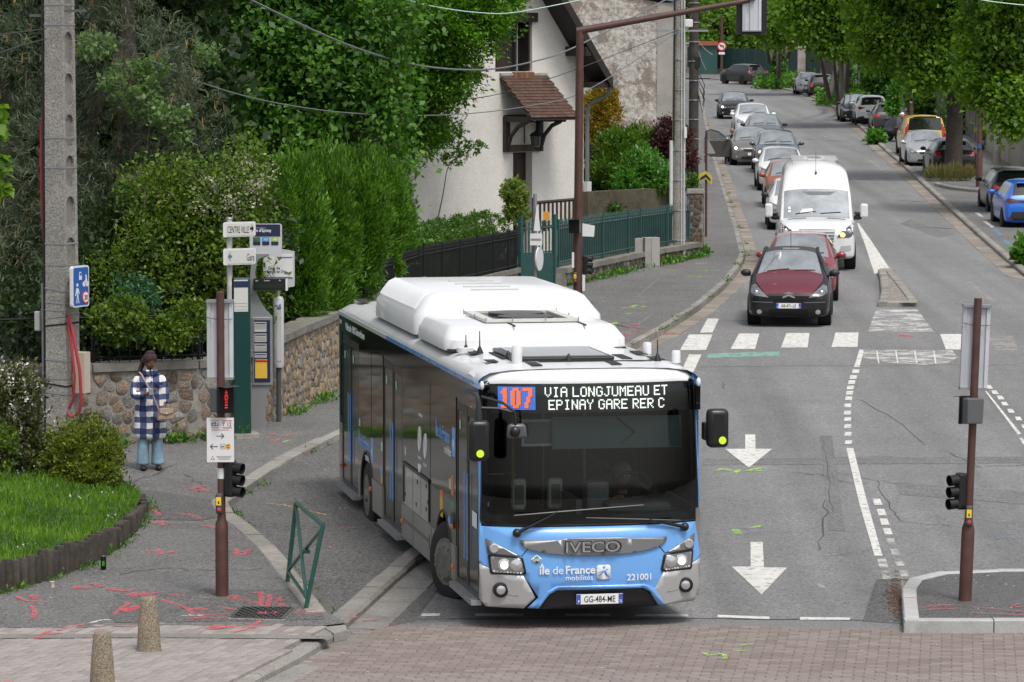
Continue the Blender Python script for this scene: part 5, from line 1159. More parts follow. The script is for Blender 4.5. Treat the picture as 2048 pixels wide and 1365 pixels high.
PLURIEL=dict(HATCH,L=3.93,W=1.70,H=1.56,st=[(0.00,.34,.56,.60,.54,.65,.46,.67),(.06,.2,.77,.66,.73,.71,.6,.74),(.3,.18,.84,.79,.80,.85,.66,.90),(.80,.18,.85,.97,.81,1.02,.72,1.07),(1.62,.18,.85,1.0,.81,1.45,.56,1.53),(2.3,.18,.85,1.0,.81,1.49,.56,1.56),(3.1,.18,.85,1.02,.81,1.45,.55,1.50),(3.35,.18,.84,1.03,.79,1.38,.53,1.43),(3.78,.22,.81,.98,.75,1.04,.65,1.07),(3.9,.28,.77,.82,.71,.88,.61,.9),(3.93,.36,.69,.62,.61,.66,.49,.67)])
def car_shell(spec,root,body_m,lower_m,roof_m=None,scale=(1,1,1)):
 st=[tuple(v*(scale[1]if i==0 else scale[0]if i in(2,4,6)else scale[2])for i,v in enumerate(s))for s in spec['st']]
 def sect(s):
  y,zb,wb,zl,wl,zr,wr,zt=s;zm=zb+.5*(zl-zb)
  h=[(.82*wb,zb),(.965*wb,zb+.05),(wb*.995,zb+.14),(wb,zm),(wl+.6*(wb-wl),zl-.07),(wl,zl),(wl+.86*(wr-wl),zl+.86*(zr-zl)),(wr,zr),(wr*.6,zr+.75*(zt-zr))]
  return[(-a,y,b)for a,b in h]+[(0,y,zt)]+[(a,y,b)for a,b in h[::-1]]
 n=19;m=MB();mats=[]
 ws,rw,(g0,g1)=spec['ws'],spec['rw'],spec['gl'];ex=[];row=[]
 for i in range(len(st)-1):
  fr_=[0]
  if i in(ws,rw):fr_+=[.1,.9]
  if i in(ws-1,rw-1):fr_+=[.9]
  if i in(ws+1,rw+1):fr_+=[.12]
  if i==0:fr_+=[.5]
  for t in sorted(fr_):ex.append(tuple(a+(b-a)*t for a,b in zip(st[i],st[i+1])));row.append(i)
 ex.append(st[-1])
 for s in ex:m.v+=sect(s)
 nst=len(ex)
 for j in range(nst-1):
  i=row[j]
  for k in range(n-1):
   kk=min(k,n-2-k);mi=0
   if kk in(0,1):mi=1
   if kk==5 and g0<i<g1:mi=3
   if kk in(7,8):
    if i==ws:mi=2
    elif i==rw:mi=4
    elif roof_m and ws<i<rw:mi=5
   m.f.append([j*n+k,j*n+k+1,(j+1)*n+k+1,(j+1)*n+k][::-1]);mats.append(mi)
  m.f.append([j*n,j*n+n-1,(j+1)*n+n-1,(j+1)*n]);mats.append(1)
 e=(nst-1)*n
 for b,rev in((0,1),(e,0)):
  for k in range((n-1)//2):
   q=[b+k,b+k+1,b+n-2-k,b+n-1-k]
   if len(set(q))==4:m.f.append(q if rev else q[::-1])
   else:m.f.append([b+k,b+k+1,b+n-1-k]if rev else[b+n-1-k,b+k+1,b+k])
   mats.append(0)
 me=bpy.data.meshes.new('shell');me.from_pydata(m.v,[],m.f);me.polygons.foreach_set('material_index',mats);me.update()
 o=bpy.data.objects.new('tmp',me);md=o.modifiers.new('s','SUBSURF');md.levels=2;md.render_levels=2
 me2=evaluated(o)
 V=[v.co.copy()for v in me2.vertices];Fs=[(list(p.vertices),p.material_index)for p in me2.polygons]
 bpy.data.objects.remove(o);bpy.data.meshes.remove(me)
 names={0:('body',body_m),1:('sill',lower_m),2:('windscreen',M_cg),3:('side_window',M_cgs),4:('rear_window',M_cgs),5:('roof',roof_m)}
 for mi in range(6):
  fs=[f for f,q in Fs if q==mi]
  if not fs:continue
  used=sorted({i for f in fs for i in f});mp={u:j for j,u in enumerate(used)}
  mb=MB();mb.v=[tuple(V[u])for u in used];mb.f=[[mp[i]for i in f]for f in fs]
  mb.build(names[mi][0],names[mi][1],root,60)
 bvh=BVHTree.FromPolygons(V,[f for f,q in Fs])
 return bvh
def decal(bvh,name,poly,m_,root,d='front',off=.006,step=.06,th=.0,y_hint=2):
 """cap that follows the bodywork; poly in (x, z) seen from the front / rear or (y, z) seen from the side"""
 if area2(poly)<0:poly=poly[::-1]
 xs=[p[0]for p in poly];zs=[p[1]for p in poly]
 V,Fs=cut_poly(poly,[float(c)for c in np.arange(min(xs)+step,max(xs),step)],[float(c)for c in np.arange(min(zs)+step,max(zs),step)])
 vs=[];ok_=[]
 for a,b in V:
  if d=='front':o,dr=Vector((a,-3,b)),Vector((0,1,0))
  elif d=='rear':o,dr=Vector((a,12,b)),Vector((0,-1,0))
  elif d=='top':o,dr=Vector((a,b,6)),Vector((0,0,-1))
  else:s=1 if d=='right' else-1;o,dr=Vector((4*s,a,b)),Vector((-s,0,0))
  h=bvh.ray_cast(o,dr)
  if h[0]is None:vs.append((0,0,0));ok_.append(False)
  else:vs.append(tuple(h[0]-dr*off));ok_.append(True)
 flip=d in('rear','left')
 fs=[f[::-1]if flip else f for f in Fs if all(ok_[i]for i in f)]
 if not fs:return None
 m=MB();m.v=vs;m.f=fs;me=m.build(name,m_,root,50)
 bm=bmesh.new();bm.from_mesh(me.data);bmesh.ops.delete(bm,geom=[v for v in bm.verts if not v.link_faces],context='VERTS');bm.to_mesh(me.data);bm.free()
 return me
def wheels(root,spec,scale,rim,s_=1):
 r=spec['wr']*scale[2];hw=max(s[2]for s in spec['st'])*scale[0]
 tyre=None
 for yc in spec['wh']:
  for s in(-1,1):
   M0=T(s*(hw-.1),yc*scale[1],r)@Matrix.Rotation(s*pi/2,4,'Y')
   prof=[(r*.62,-.1),(r*.93,-.1),(r,-.07),(r,.07),(r*.94,.102),(r*.66,.104)]
   if tyre is None:
    a=MB().lathe(prof,n=24).build('wheel',M_rubber,None,40);tyre=a.data;bpy.data.objects.remove(a)
    rm=MB().lathe([(r*.66,.1),(r*.62,.07),(r*.6,.05),(.001,.045)],n=24)
    for k in range(5):
     q=2*pi*k/5;rm.box((r*.34*cos(q),r*.34*sin(q),.07),(r*.58,r*.17,.03),rz=q)
    rm.lathe([(r*.16,.05),(r*.14,.1),(.001,.1)],n=10)
    a=rm.build('rim',rim,None,40);rimd=a.data;bpy.data.objects.remove(a)
    a=MB().lathe([(r*1.16,-.16),(r*1.16,.106),(r*1.05,.11),(.01,.1)],n=24).build('arch',M_cabin,None,40);archd=a.data;bpy.data.objects.remove(a)
   ar=link(bpy.data.objects.new('wheel_arch',archd),root);ar.matrix_local=T(-s*.008,0,.02)@M0
   wt=link(bpy.data.objects.new('wheel',tyre),root);wt.matrix_local=T(s*.012,0,0)@M0
   link(bpy.data.objects.new('rim',rimd),wt)
def mirrors(root,spec,scale,m_,big=1.0,black=True):
 st=spec['st'][spec['ws']];x=st[4]*scale[0]+.11;y=(st[0]+.34)*scale[1];z=(st[3]+.09)*scale[2]
 for s in(-1,1):
  a=MB().ball((s*x,y,z),(.115*big,.075,.078*big),12,8).build('wing_mirror',m_,root,60)
  MB().tube([(s*(x-.17),y+.03,z-.07),(s*(x-.04),y+.01,z-.04)],[.03,.025],6).build('mirror_stalk',M_trim,a)
def car(label,body,spec,px_,side,paint_m,face='front',yaw=0,scale=None,group=None,rim=None,lower=None,roof=None,mir=None,at=None,name='parked_car',plate_txt='',lamps=True,lit=False,style=0,wiper=True):
 """px_: photo point where the middle of the near bumper stands on the ground"""
 p=G(*px_)if at is None else gz(*at)
 root=thing(name,label,'car' if 'van' not in name else 'van',(p.x,p.y,g(p.y)),0,group)
 slope=math.atan((g(p.y+3)-g(p.y))/3)
 sc_=scale or(1,1,1)
 root.rotation_euler=(slope,0,yaw if face=='front' else yaw+pi)
 if face=='rear':
  L=spec['L']*sc_[1];c,s=cos(yaw),sin(yaw)
  root.location=(p.x-s*L,p.y+c*L,g(p.y+c*L));root.rotation_euler=(-slope,0,yaw+pi)
 low=lower or paint_m
 bvh=car_shell(spec,root,paint_m,low,roof,sc_)
 wheels(root,spec,sc_,rim or M_rimc);mirrors(root,spec,sc_,mir or paint_m)
 W=spec['W']*sc_[0]/2;st=spec['st'];ky=sc_[1];kz=sc_[2];L=spec['L']*ky
 zb=st[2][3]*kz
 D=lambda*a,**k:decal(bvh,*a,**k)
 def both(nm,poly,m_,d='front',**k):
  r_=[]
  for s in(-1,1):r_.append(D(nm,[(x*s,z)for x,z in poly],m_,root,d,**k))
  return r_
 both('side_mask',[(st[3][0]*ky+.0,0),(0,0),(0,0)],M_trim)if 0 else None
 if face=='front' or style==9:
  z1=zb+.0;z0=zb-.2
  if style==1:hl=[(W*.52,z1-.1),(W*.94,z1+.05),(W*.95,z1-.05),(W*.84,z1-.17),(W*.56,z1-.16)]
  elif style==2:hl=[(W*.56,z0+.02),(W*.62,z1-.02),(W*.8,z1+.06),(W*.93,z1+.03),(W*.94,z0+.12),(W*.8,z0+.02)]
  else:hl=[(W*.5,z0+.03),(W*.62,z1-.02),(W*.92,z1+.07),(W*.955,z1-.04),(W*.86,z0+.0)]
  if lamps:
   both('headlight',hl,mat('headlamp_glass',(.2,.21,.22),.1,.4,coat=.6,var=.5,vscale=16),off=.012)
   cx=sum(p_[0]for p_ in hl)/len(hl);cz=sum(p_[1]for p_ in hl)/len(hl)
   both('headlamp_bulb',[(cx+.055*cos(a),cz+.05*sin(a))for a in np.linspace(0,2*pi,11)[:-1]],M_lamp if lit else M_chrome,off=.02)
  zg=zb-.15
  if style!=3:D('grille',[(-W*.45,zg+.05),(W*.45,zg+.05),(W*.4,zg-.04),(-W*.4,zg-.04)],M_trim,root,off=.01)
  D('lower_intake',[(-W*.5,.36*kz),(W*.5,.36*kz),(W*.56,.22*kz),(-W*.56,.22*kz)],M_trim,root,off=.01)
  if style!=3:both('fog_lamp',[(W*.74+.05*cos(a),.36*kz+.045*sin(a))for a in np.linspace(0,2*pi,11)[:-1]],M_lens,off=.012)
  h=bvh.ray_cast(Vector((0,-3,.46*kz)),Vector((0,1,0)))
  plate(root,0,(h[0].y if h[0]else 0)-.02,.46*kz,plate_txt,'91' if plate_txt else '')
  y3,y4=st[3][0]*ky,st[4][0]*ky
 else:
  zt=st[8][3]*kz
  tl={0:[(W*.62,zt-.16),(W*.62,zt-.02),(W*.9,zt+.0),(W*.93,zt-.17)],1:[(W*.45,zt-.06),(W*.92,zt+.02),(W*.95,zt-.1),(W*.8,zt-.16)],2:[(W*.78,zt-.2),(W*.76,zt+.35),(W*.9,zt+.3),(W*.96,zt-.2)],3:[(W*.70,zt-.3),(W*.70,zt-.05),(W*.88,zt-.05),(W*.9,zt-.3)]}[style]
  both('tail_light',tl,M_tail,d='rear',off=.014)
  D('rear_bumper_trim',[(-W*.7,.3*kz),(W*.7,.3*kz),(W*.7,.42*kz),(-W*.7,.42*kz)],M_trim,root,'rear',off=.008)
  zp=zt-.26 if style in(0,2)else .62*kz
  h=bvh.ray_cast(Vector((0,12,zp)),Vector((0,-1,0)))
  plate(root,0,(h[0].y if h[0]else L)+.02,zp,plate_txt,'',rz=pi)
  both('reflector',[(W*.7,.34*kz),(W*.88,.34*kz),(W*.88,.38*kz),(W*.7,.38*kz)],M_tail,d='rear',off=.012)
  a=st[rwi(spec)][0]*ky;hh=st[rwi(spec)][7]*kz
  MB().box((0,a+.06,hh+.0),(W*1.05,.14,.035)).build('tailgate_spoiler',paint_m,root,bevel=.015)
 if wiper and face=='front':
  y3,z3_,y4,z4_=st[3][0]*ky,st[3][7]*kz,st[4][0]*ky,st[4][7]*kz
  for(x0,x1)in((-.55*W,-.02*W),(.1*W,.62*W)):
   pts=[]
   for t in np.linspace(0,1,5):
    x=x0+(x1-x0)*t;h=bvh.ray_cast(Vector((x,y3+.10+.05*t,5)),Vector((0,0,-1)))
    if h[0]:pts.append(h[0]+Vector((0,0,.014)))
   if len(pts)>1:MB().tube(pts,.012,5).build('wiper',M_trim,root)
 for d in('left','right'):
  for yy in(st[3][0]*ky+.3,(st[4][0]+.75)*ky,(st[6][0]-.1)*ky):
   if spec is SPRINTER:break
   D('door_seam',[(yy,.3*kz),(yy+.014,.3*kz),(yy+.014,st[5][3]*kz-.02),(yy,st[5][3]*kz-.02)],M_cabin,root,d,off=.003,step=.12)
  for yy in((st[4][0]+.5)*ky,(st[6][0]-.35)*ky):
   h=bvh.ray_cast(Vector((-4 if d=='left' else 4,yy,st[5][3]*kz-.12)),Vector((1 if d=='left' else-1,0,0)))
   if h[0]:MB().box(tuple(h[0]),(.05,.17,.03)).build('door_handle',paint_m if style else M_trim,root,bevel=.01)
 return root,bvh
def rwi(spec):return spec['rw']if spec['rw']>0 else 7
QG='cars queuing down the hill behind the bus';PG='cars parked along the right pavement'
P_bord=paint('burgundy',(.13,.014,.028),.1);P_blk=paint('black',(.012,.012,.014));P_red=paint('dark_red',(.24,.018,.03),.1);P_wht=paint('white',(.72,.73,.74))
P_sil=paint('silver',(.5,.51,.52),.5);P_gry=paint('grey',(.13,.135,.14),.4);P_dgry=paint('dark_grey',(.05,.052,.055),.3);P_org=paint('copper_orange',(.38,.085,.03),.3)
P_blue=paint('bright_blue',(.012,.14,.62),.1);P_yel=paint('yellow',(.74,.47,.05));P_bei=paint('taupe',(.22,.2,.18),.5);P_bg=paint('blue_grey',(.09,.12,.16),.4)
c1,b1=car('burgundy and black small car with grey fabric roof leading the queue at the crossing','car',PLURIEL,(1577,656),0,P_blk,name='small_car',yaw=-.1,lower=P_blk,roof=mat('fabric_roof',(.05,.048,.048),.9),group=QG,plate_txt='AB-471-LE',style=3,mir=M_trim,lamps=False,scale=(1.035,1,1.02),rim=M_rimc)
D1=lambda*a,**k:decal(b1,*a,c1,**k)
D1('bumper',[(-.9,.2),(-.9,.66),(-.74,.69),(-.52,.64),(-.2,.615),(.2,.615),(.52,.64),(.74,.69),(.9,.66),(.9,.2)],P_blk,off=.012)
for s in(-1,1):
 hl=D1('headlight',[(s*x,z)for x,z in((.42,.64),(.58,.78),(.72,.9),(.8,.86),(.82,.74),(.72,.68))],mat('headlamp_glass',(.2,.21,.22),.1,.4,coat=.6,var=.5,vscale=16),off=.016)
 MB().ball((s*.69,.1,.745),(.05,.03,.05)).build('headlamp_bulb',M_chrome,c1,60)
 D1('fog_lamp',[(s*.62+.055*cos(a),.335+.05*sin(a))for a in np.linspace(0,2*pi,13)[:-1]],M_lens,off=.02)
 D1('bumper_groove',[(s*.33,.53),(s*.78,.54),(s*.78,.555),(s*.33,.545)],M_gr,off=.016)
D1('grille',[(-.32,.6),(.32,.6),(.3,.56),(-.3,.56)],M_cabin,off=.02);D1('lower_intake',[(-.42,.4),(.42,.4),(.42,.24),(-.42,.24)],M_cabin,off=.018)
for z0 in(.685,.735):
 h=b1.ray_cast(Vector((0,-2,z0)),Vector((0,1,0)))[0]
 MB().prism([(-.13,z0-.06),(-.13,z0-.025),(0,z0+.03),(.13,z0-.025),(.13,z0-.06),(0,z0-.01)],0,.012,T(0,h.y-.004,0)@Matrix.Rotation(pi/2,4,'X')).build('chevron_emblem',M_chrome,c1)
decal(b1,'bonnet',[(-.5,.03),(.5,.03),(.6,.22),(.7,.5),(.72,.84),(.3,.93),(-.3,.93),(-.72,.84),(-.7,.5),(-.6,.22)],P_bord,c1,'top',off=.008)
for s in(-1,1):
 MB().tube([(s*.79,.95,1.04),(s*.665,1.35,1.31),(s*.585,1.66,1.47),(s*.575,2.4,1.53),(s*.55,3.1,1.48)],[.022,.026,.03,.03,.03],8).build('roof_arch',M_trim,c1,60)
MB().box((0,1.72,1.565),(.36,.1,.02)).build('roof_latch',P_sil,c1,bevel=.008);MB().tube([(0,1.75,1.57),(0,1.7,2.0)],.006,5).build('aerial',M_trim,c1)
c2,b2=car('dark red hatchback with red mirrors waiting between the small car and the van','car',HATCH,(1600,606),0,P_red,name='hatchback',yaw=-.09,group=QG,scale=(1.0,1,1.0),style=0)
van,bv=car('white high roof van with one headlamp lit waiting in the queue','van',SPRINTER,(1634,543),0,P_wht,name='panel_van',yaw=-.06,group=None,style=3,lamps=False,mir=M_trim,wiper=True,lower=P_wht)
DV=lambda*a,**k:decal(bv,*a,van,**k)
for s in(-1,1):
 DV('headlight',[(s*x,z)for x,z in((.5,.86),(.6,1.0),(.8,1.14),(.93,1.2),(.95,.92),(.8,.86))],mat('smoked_lens',(.05,.05,.05),.1,coat=.8),off=.014)
 h=bv.ray_cast(Vector((s*.64,-2,.92)),Vector((0,1,0)))[0]
 MB().ball((s*.64,h.y-.01,.925),(.07,.03,.06)).build('headlamp_bulb',M_ind if s>0 else M_lens,van,60)
 h=bv.ray_cast(Vector((s*.8,-2,1.02)),Vector((0,1,0)))[0]
 MB().ball((s*.8,h.y-.005,1.0),(.08,.03,.08)).build('headlamp_lens',M_lens,van,60)
 DV('fog_recess',[(s*.55,.5),(s*.86,.52),(s*.86,.66),(s*.6,.64)],mat('bumper_grey',(.4,.41,.41),.5),off=.008)
 MB().tube([(s*.98,1.15,1.42),(s*1.14,1.1,1.4)],.04,6).build('mirror_stalk',M_trim,van)
 MB().box((s*1.22,1.1,1.48),(.2,.14,.36)).build('door_mirror',P_wht,van,bevel=.05)
 decal(bv,'bonnet_vent',[(s*x,y)for x,y in((.25,.76),(.72,.72),(.74,.8),(.28,.83))],M_trim,van,'top',off=.006)
DV('grille_surround',[(-.46,1.08),(.46,1.08),(.4,.74),(-.4,.74)],M_gr,off=.012)
for k in range(4):DV('grille_bar',[(-.43,1.04-k*.08),(.43,1.04-k*.08),(.42,1.0-k*.08),(-.42,1.0-k*.08)],P_sil,off=.022)
DV('bumper_lip',[(-.9,.32),(.9,.32),(.92,.36),(-.92,.36)],M_trim,off=.008)
rk=MB()
for x in(-.62,.62):rk.tube([(x,2.9,2.66),(x,5.5,2.71)],.014,6)
for k in range(7):rk.tube([(-.62,2.95+k*.42,2.68),(.62,2.95+k*.42,2.68)],.01,6)
for x in(-.6,-.2,.2,.6):rk.tube([(x,2.95,2.6),(x,2.95,2.72)],.01,6)
rk.build('roof_rack',mat('rack_grey',(.3,.3,.3),.45,.4),van)
h=bv.ray_cast(Vector((0,2.0,6)),Vector((0,0,-1)))[0]
MB().ball((0,h.y,h.z),(.03,.07,.05)).tube([(0,h.y,h.z),(0,h.y+.25,h.z+.55)],.006,5).build('aerial',M_trim,van)
decal(bv,'screen_visor',[(-.35,1.945),(.5,1.945),(.35,1.86),(-.2,1.86)],M_int2,van,'front',off=.004)
for(x,z)in((-.72,1.52),(-.72,1.44)):decal(bv,'sticker',[(x,z),(x+.06,z),(x+.06,z+.05),(x,z+.05)],M_wprint,van,'front',off=.005)
decal(bv,'papers_on_dashboard',[(-.42,1.43),(-.1,1.43),(-.1,1.53),(-.36,1.52)],M_wprint,van,'front',off=.003)
def qcar(label,spec,pxy,pm,yaw=.1,**k):
 return car(label,'car',spec,pxy,0,pm,yaw=yaw,group=QG,name=k.pop('name','car'),**k)
qcar('small white car with a black mirror half hidden behind the white van',HATCH,(1592,462),P_wht,-.045,mir=M_trim,scale=(.96,.95,1),name='small_car')
qcar('copper orange small car between two white cars in the queue',HATCH,(1582,418),P_org,-.035,scale=(.97,.9,1.04),name='small_car',style=2)
qcar('white hatchback with white mirrors directly behind the orange car',HATCH,(1566,383),P_wht,-.03,scale=(1.02,1,1.02),name='hatchback')
qcar('blue grey people carrier with chrome mirrors behind the white hatchback',SUV,(1556,348),P_bg,-.03,scale=(.97,1,.98),name='people_carrier',lit=True)
sc_car,bs=qcar('taupe hatchback in the queue with its front door standing open',SEDAN,(1506,332),P_bei,-.02,scale=(1.0,1,1.03),name='hatchback',mir=P_bei,lit=True)
dr=MB()
Md=T(-.86,1.12,0)@RZ(R(66))
dpoly=[(0,.3),(1.05,.3),(1.1,.95),(0,.98)]
MX=Matrix(((0,0,1,0),(1,0,0,0),(0,1,0,0),(0,0,0,1)))
door_=MB().prism(dpoly,-.04,.03,Md@MX).build('open_door',mat('door_inner_dark',(.07,.062,.055),.5),sc_car,bevel=.02)
fr=MB().tube([Md@Vector((0,0.02,.97)),Md@Vector((0,.55,1.33)),Md@Vector((0,.85,1.4)),Md@Vector((0,1.05,1.36)),Md@Vector((0,1.1,.95))],.025,6).build('window_frame',M_trim,door_)
MB().prism([(.04,.97),(.56,1.32),(.85,1.39),(1.04,1.34),(1.08,.96)],-.004,.004,Md@MX).build('door_window',glassmat('door_glass',see=.8),door_)
MB().ball(tuple(Md@Vector((-.12,.12,1.04))),(.1,.06,.07)).build('wing_mirror',P_bei,door_,60)
qcar('dark grey car with black mirrors behind the open door car',SEDAN,(1530,296),P_gry,-.03,mir=M_trim,style=2)
qcar('white sport utility car with white mirrors and roof rails',SUV,(1508,278),P_wht,-.02,name='sport_utility_car',style=1,scale=(1,.95,1))
qcar('black saloon car with headlamp lit at the far end of the queue',SEDAN,(1470,239),P_blk,-.03,name='saloon_car',mir=M_trim,lit=True,style=1)
def pcar(label,spec,pxy,pm,face,yaw,**k):
 return car(label,'car',spec,pxy,0,pm,face=face,yaw=yaw,group=PG,name=k.pop('name','parked_car'),**k)
blue_,b208=pcar('bright blue hatchback parked nearest on the right, black tail band',HATCH,(2066,462),P_blue,'rear',-.02,style=1,rim=M_rimd)
for s in(-1,1):decal(b208,'dark_lamp_cluster',[(s*x,z)for x,z in((.36,.9),(.84,.97),(.84,.86),(.66,.82),(.36,.85))],mat('smoked_tail',(.05,.02,.022),.12,coat=.6),blue_,'rear',off=.02)
decal(b208,'tail_band',[(-.4,.9),(.4,.9),(.4,.84),(-.4,.84)],M_black,blue_,'rear',off=.024)
decal(b208,'rear_diffuser',[(-.62,.56),(.62,.56),(.7,.36),(-.7,.36)],M_trim,blue_,'rear',off=.016)
pcar('dark grey hatchback parked just behind the bright blue one',HATCH,(2034,431),P_dgry,'rear',-.03,style=1,scale=(1.02,1.05,1))
pcar('black hatchback with round red lamps parked behind the tree trunk',SEDAN,(1910,357),P_blk,'rear',-.02,style=0,scale=(.99,.96,1.02))
pcar('pale silver car facing down the hill between black hatchback and yellow van',SEDAN,(1858,337),P_sil,'front',-.02,style=1,scale=(.98,.95,1),name='parked_car')
car('yellow delivery van with black bumper parked by the covered motorcycle','van',KANGOO,(1850,318),0,P_yel,face='rear',yaw=-.02,name='delivery_van',style=2,lower=M_trim,mir=M_trim)
pcar('black car with pale roof stripe parked behind the covered motorcycle',HATCH,(1781,267),P_dgry,'rear',-.03,style=0)
pcar('white crossover car with dark rear bumper parked third from the far end',SUV,(1746,252),P_wht,'rear',-.03,scale=(.95,.95,.95),style=1,name='crossover_car',lower=M_trim)
pcar('black saloon parked in front of the ivy covered tree',SEDAN,(1716,245),P_blk,'front',-.03,style=1,mir=M_trim)
pcar('black compact car with oval red lamps parked beside the ivy trunk',SUV,(1644,195),P_blk,'rear',-.05,scale=(.94,.9,.92),style=3,name='compact_car')
pcar('silver white small car facing downhill beside the black compact car',HATCH,(1618,190),P_sil,'front',-.02,name='small_car')
pcar('dark grey hatchback parked alone by the far green fence',SUV,(1516,170),P_dgry,'rear',.5,scale=(.95,.95,.93),style=1,name='hatchback')
# ================================================================ TREES, HEDGES, PLANTS
def leaf_mesh(name,Pn,D,U,L,Wd,tint,m_,parent,fold=.12):
 n=len(Pn);S=np.cross(D,U);S/=np.maximum(np.linalg.norm(S,axis=1,keepdims=True),1e-6);N=np.cross(S,D)
 L=L[:,None];Wd=Wd[:,None]
 V=np.empty((n,4,3));V[:,0]=Pn;V[:,1]=Pn+D*L*.45+S*Wd*.5+N*L*fold;V[:,2]=Pn+D*L;V[:,3]=Pn+D*L*.45-S*Wd*.5+N*L*fold
 me=bpy.data.meshes.new(name);me.vertices.add(4*n);me.vertices.foreach_set('co',V.reshape(-1).astype(np.float32))
 me.loops.add(4*n);me.loops.foreach_set('vertex_index',np.arange(4*n,dtype=np.int32))
 me.polygons.add(n);me.polygons.foreach_set('loop_start',np.arange(0,4*n,4,dtype=np.int32));me.polygons.foreach_set('loop_total',np.full(n,4,dtype=np.int32))
 me.update();a=me.attributes.new('tint','FLOAT','FACE');a.data.foreach_set('value',np.clip(tint,0,1).astype(np.float32))
 me.materials.append(m_);me.validate()
 return link(bpy.data.objects.new(name,me),parent)
def unit(n):
 v=rng.normal(size=(n,3));return v/np.linalg.norm(v,axis=1,keepdims=True)
def cloud(name,m_,blobs,n,size,parent,K=40,sig=.22,shell=(.7,1.04),aspect=.6,out=.5,up=.25,rand=.8,tsp=.28,front=.25,inner=.25,uprand=.7):
 """leaves in clumps through a set of ellipsoids ((x, y, z), (rx, ry, rz))"""
 if parent is not None:off=np.array(parent.location)
 else:off=np.zeros(3)
 C_=np.array([b[0]for b in blobs],float);Rr=np.array([b[1]for b in blobs],float)
 w_=(Rr[:,0]*Rr[:,2]+Rr[:,0]*Rr[:,1]);w_/=w_.sum();Ps=[];Ds=[];Ts=[];Ls=[];Us=[]
 for i in range(len(blobs)):
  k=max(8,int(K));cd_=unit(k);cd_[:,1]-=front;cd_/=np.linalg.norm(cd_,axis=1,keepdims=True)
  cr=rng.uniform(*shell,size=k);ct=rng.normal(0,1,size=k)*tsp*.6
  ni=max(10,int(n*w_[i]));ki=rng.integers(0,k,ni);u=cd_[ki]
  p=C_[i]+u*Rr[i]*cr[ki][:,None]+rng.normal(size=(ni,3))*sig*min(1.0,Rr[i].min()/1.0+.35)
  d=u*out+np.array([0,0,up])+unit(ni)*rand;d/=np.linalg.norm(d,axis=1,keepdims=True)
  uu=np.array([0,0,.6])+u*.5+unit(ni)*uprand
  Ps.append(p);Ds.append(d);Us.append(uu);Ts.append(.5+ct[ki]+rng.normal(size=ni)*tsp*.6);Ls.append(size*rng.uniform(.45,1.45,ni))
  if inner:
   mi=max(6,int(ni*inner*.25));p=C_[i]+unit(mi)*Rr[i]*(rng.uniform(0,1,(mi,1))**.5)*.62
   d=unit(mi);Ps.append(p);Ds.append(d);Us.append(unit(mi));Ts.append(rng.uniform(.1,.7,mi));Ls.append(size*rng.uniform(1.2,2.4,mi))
 Pn=np.concatenate(Ps)-off;D=np.concatenate(Ds);U=np.concatenate(Us);Tt=np.concatenate(Ts);L=np.concatenate(Ls)
 return leaf_mesh(name,Pn,D,U,L,L*aspect,Tt,m_,parent)
def B(x,y,rx,ry,Y,dep=1.0):
 c=P(x,y,Y);k=Y/F;return(tuple(c),(rx*k,rx*k*dep,ry*k))
L_pine=leafmat('pine_needles',(.04,.068,.036),(.15,.18,.1),.15);L_maple=leafmat('deep_green_leaves',(.028,.09,.013),(.125,.27,.035),.35)
L_horn=leafmat('hornbeam_leaves',(.03,.1,.01),(.15,.31,.028),.38);L_thuja=leafmat('thuja_sprays',(.032,.095,.01),(.15,.31,.03),.3)
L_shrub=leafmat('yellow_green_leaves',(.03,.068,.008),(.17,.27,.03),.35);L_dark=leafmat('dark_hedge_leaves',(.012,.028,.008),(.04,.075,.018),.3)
L_lime=leafmat('lime_tree_leaves',(.04,.11,.01),(.22,.37,.04),.48);L_far=leafmat('far_tree_leaves',(.045,.11,.016),(.19,.32,.045),.4)
L_ivy=leafmat('ivy_leaves',(.03,.1,.012),(.13,.29,.03),.3);L_yel=leafmat('golden_conifer',(.12,.09,.01),(.42,.3,.03),.3);L_jun=leafmat('juniper_sprays',(.03,.09,.01),(.15,.26,.03),.3)
L_lau=leafmat('laurel_leaves',(.03,.11,.012),(.12,.3,.04),.35,.3);L_red=leafmat('purple_leaves',(.035,.012,.015),(.13,.05,.05),.3);L_clip=leafmat('clipped_hedge_leaves',(.03,.085,.01),(.11,.22,.03),.25)
L_vine=leafmat('pale_vine_leaves',(.06,.12,.035),(.2,.3,.1),.4);L_wht=leafmat('white_blossom',(.5,.48,.42),(.85,.83,.78),.3);L_spi=leafmat('blossom_shrub_leaves',(.03,.04,.012),(.12,.13,.04),.3)
L_bush=leafmat('bronze_bush_leaves',(.035,.065,.008),(.22,.27,.035),.35);L_gra=leafmat('lawn_blades',(.04,.11,.01),(.2,.36,.04),.4);L_dry=leafmat('dry_grass',(.1,.12,.03),(.28,.24,.1),.4)
M_bark=mat('grey_bark',(.055,.045,.036),.9,var=.4,vscale=5,bump=1,bscale=14);M_twig=mat('dead_twig',(.11,.085,.065),.8)
def trunk(root,pts,r0,r1,limbs=(),m_=None):
 o=root.location;pts=[Vector(p)-o for p in pts];n=len(pts)
 t_=MB().tube(pts,[r0+(r1-r0)*i/(n-1)for i in range(n)],10).build('trunk',m_ or M_bark,root,60)
 for(a,b)in limbs:
  a=Vector(a)-o;b=Vector(b)-o;mid=a.lerp(b,.5)+Vector((0,0,-.1*(b-a).length))
  MB().tube([a,mid,b],[r1*.8,r1*.5,r1*.2],7).build('limb',m_ or M_bark,t_,60)
 return t_
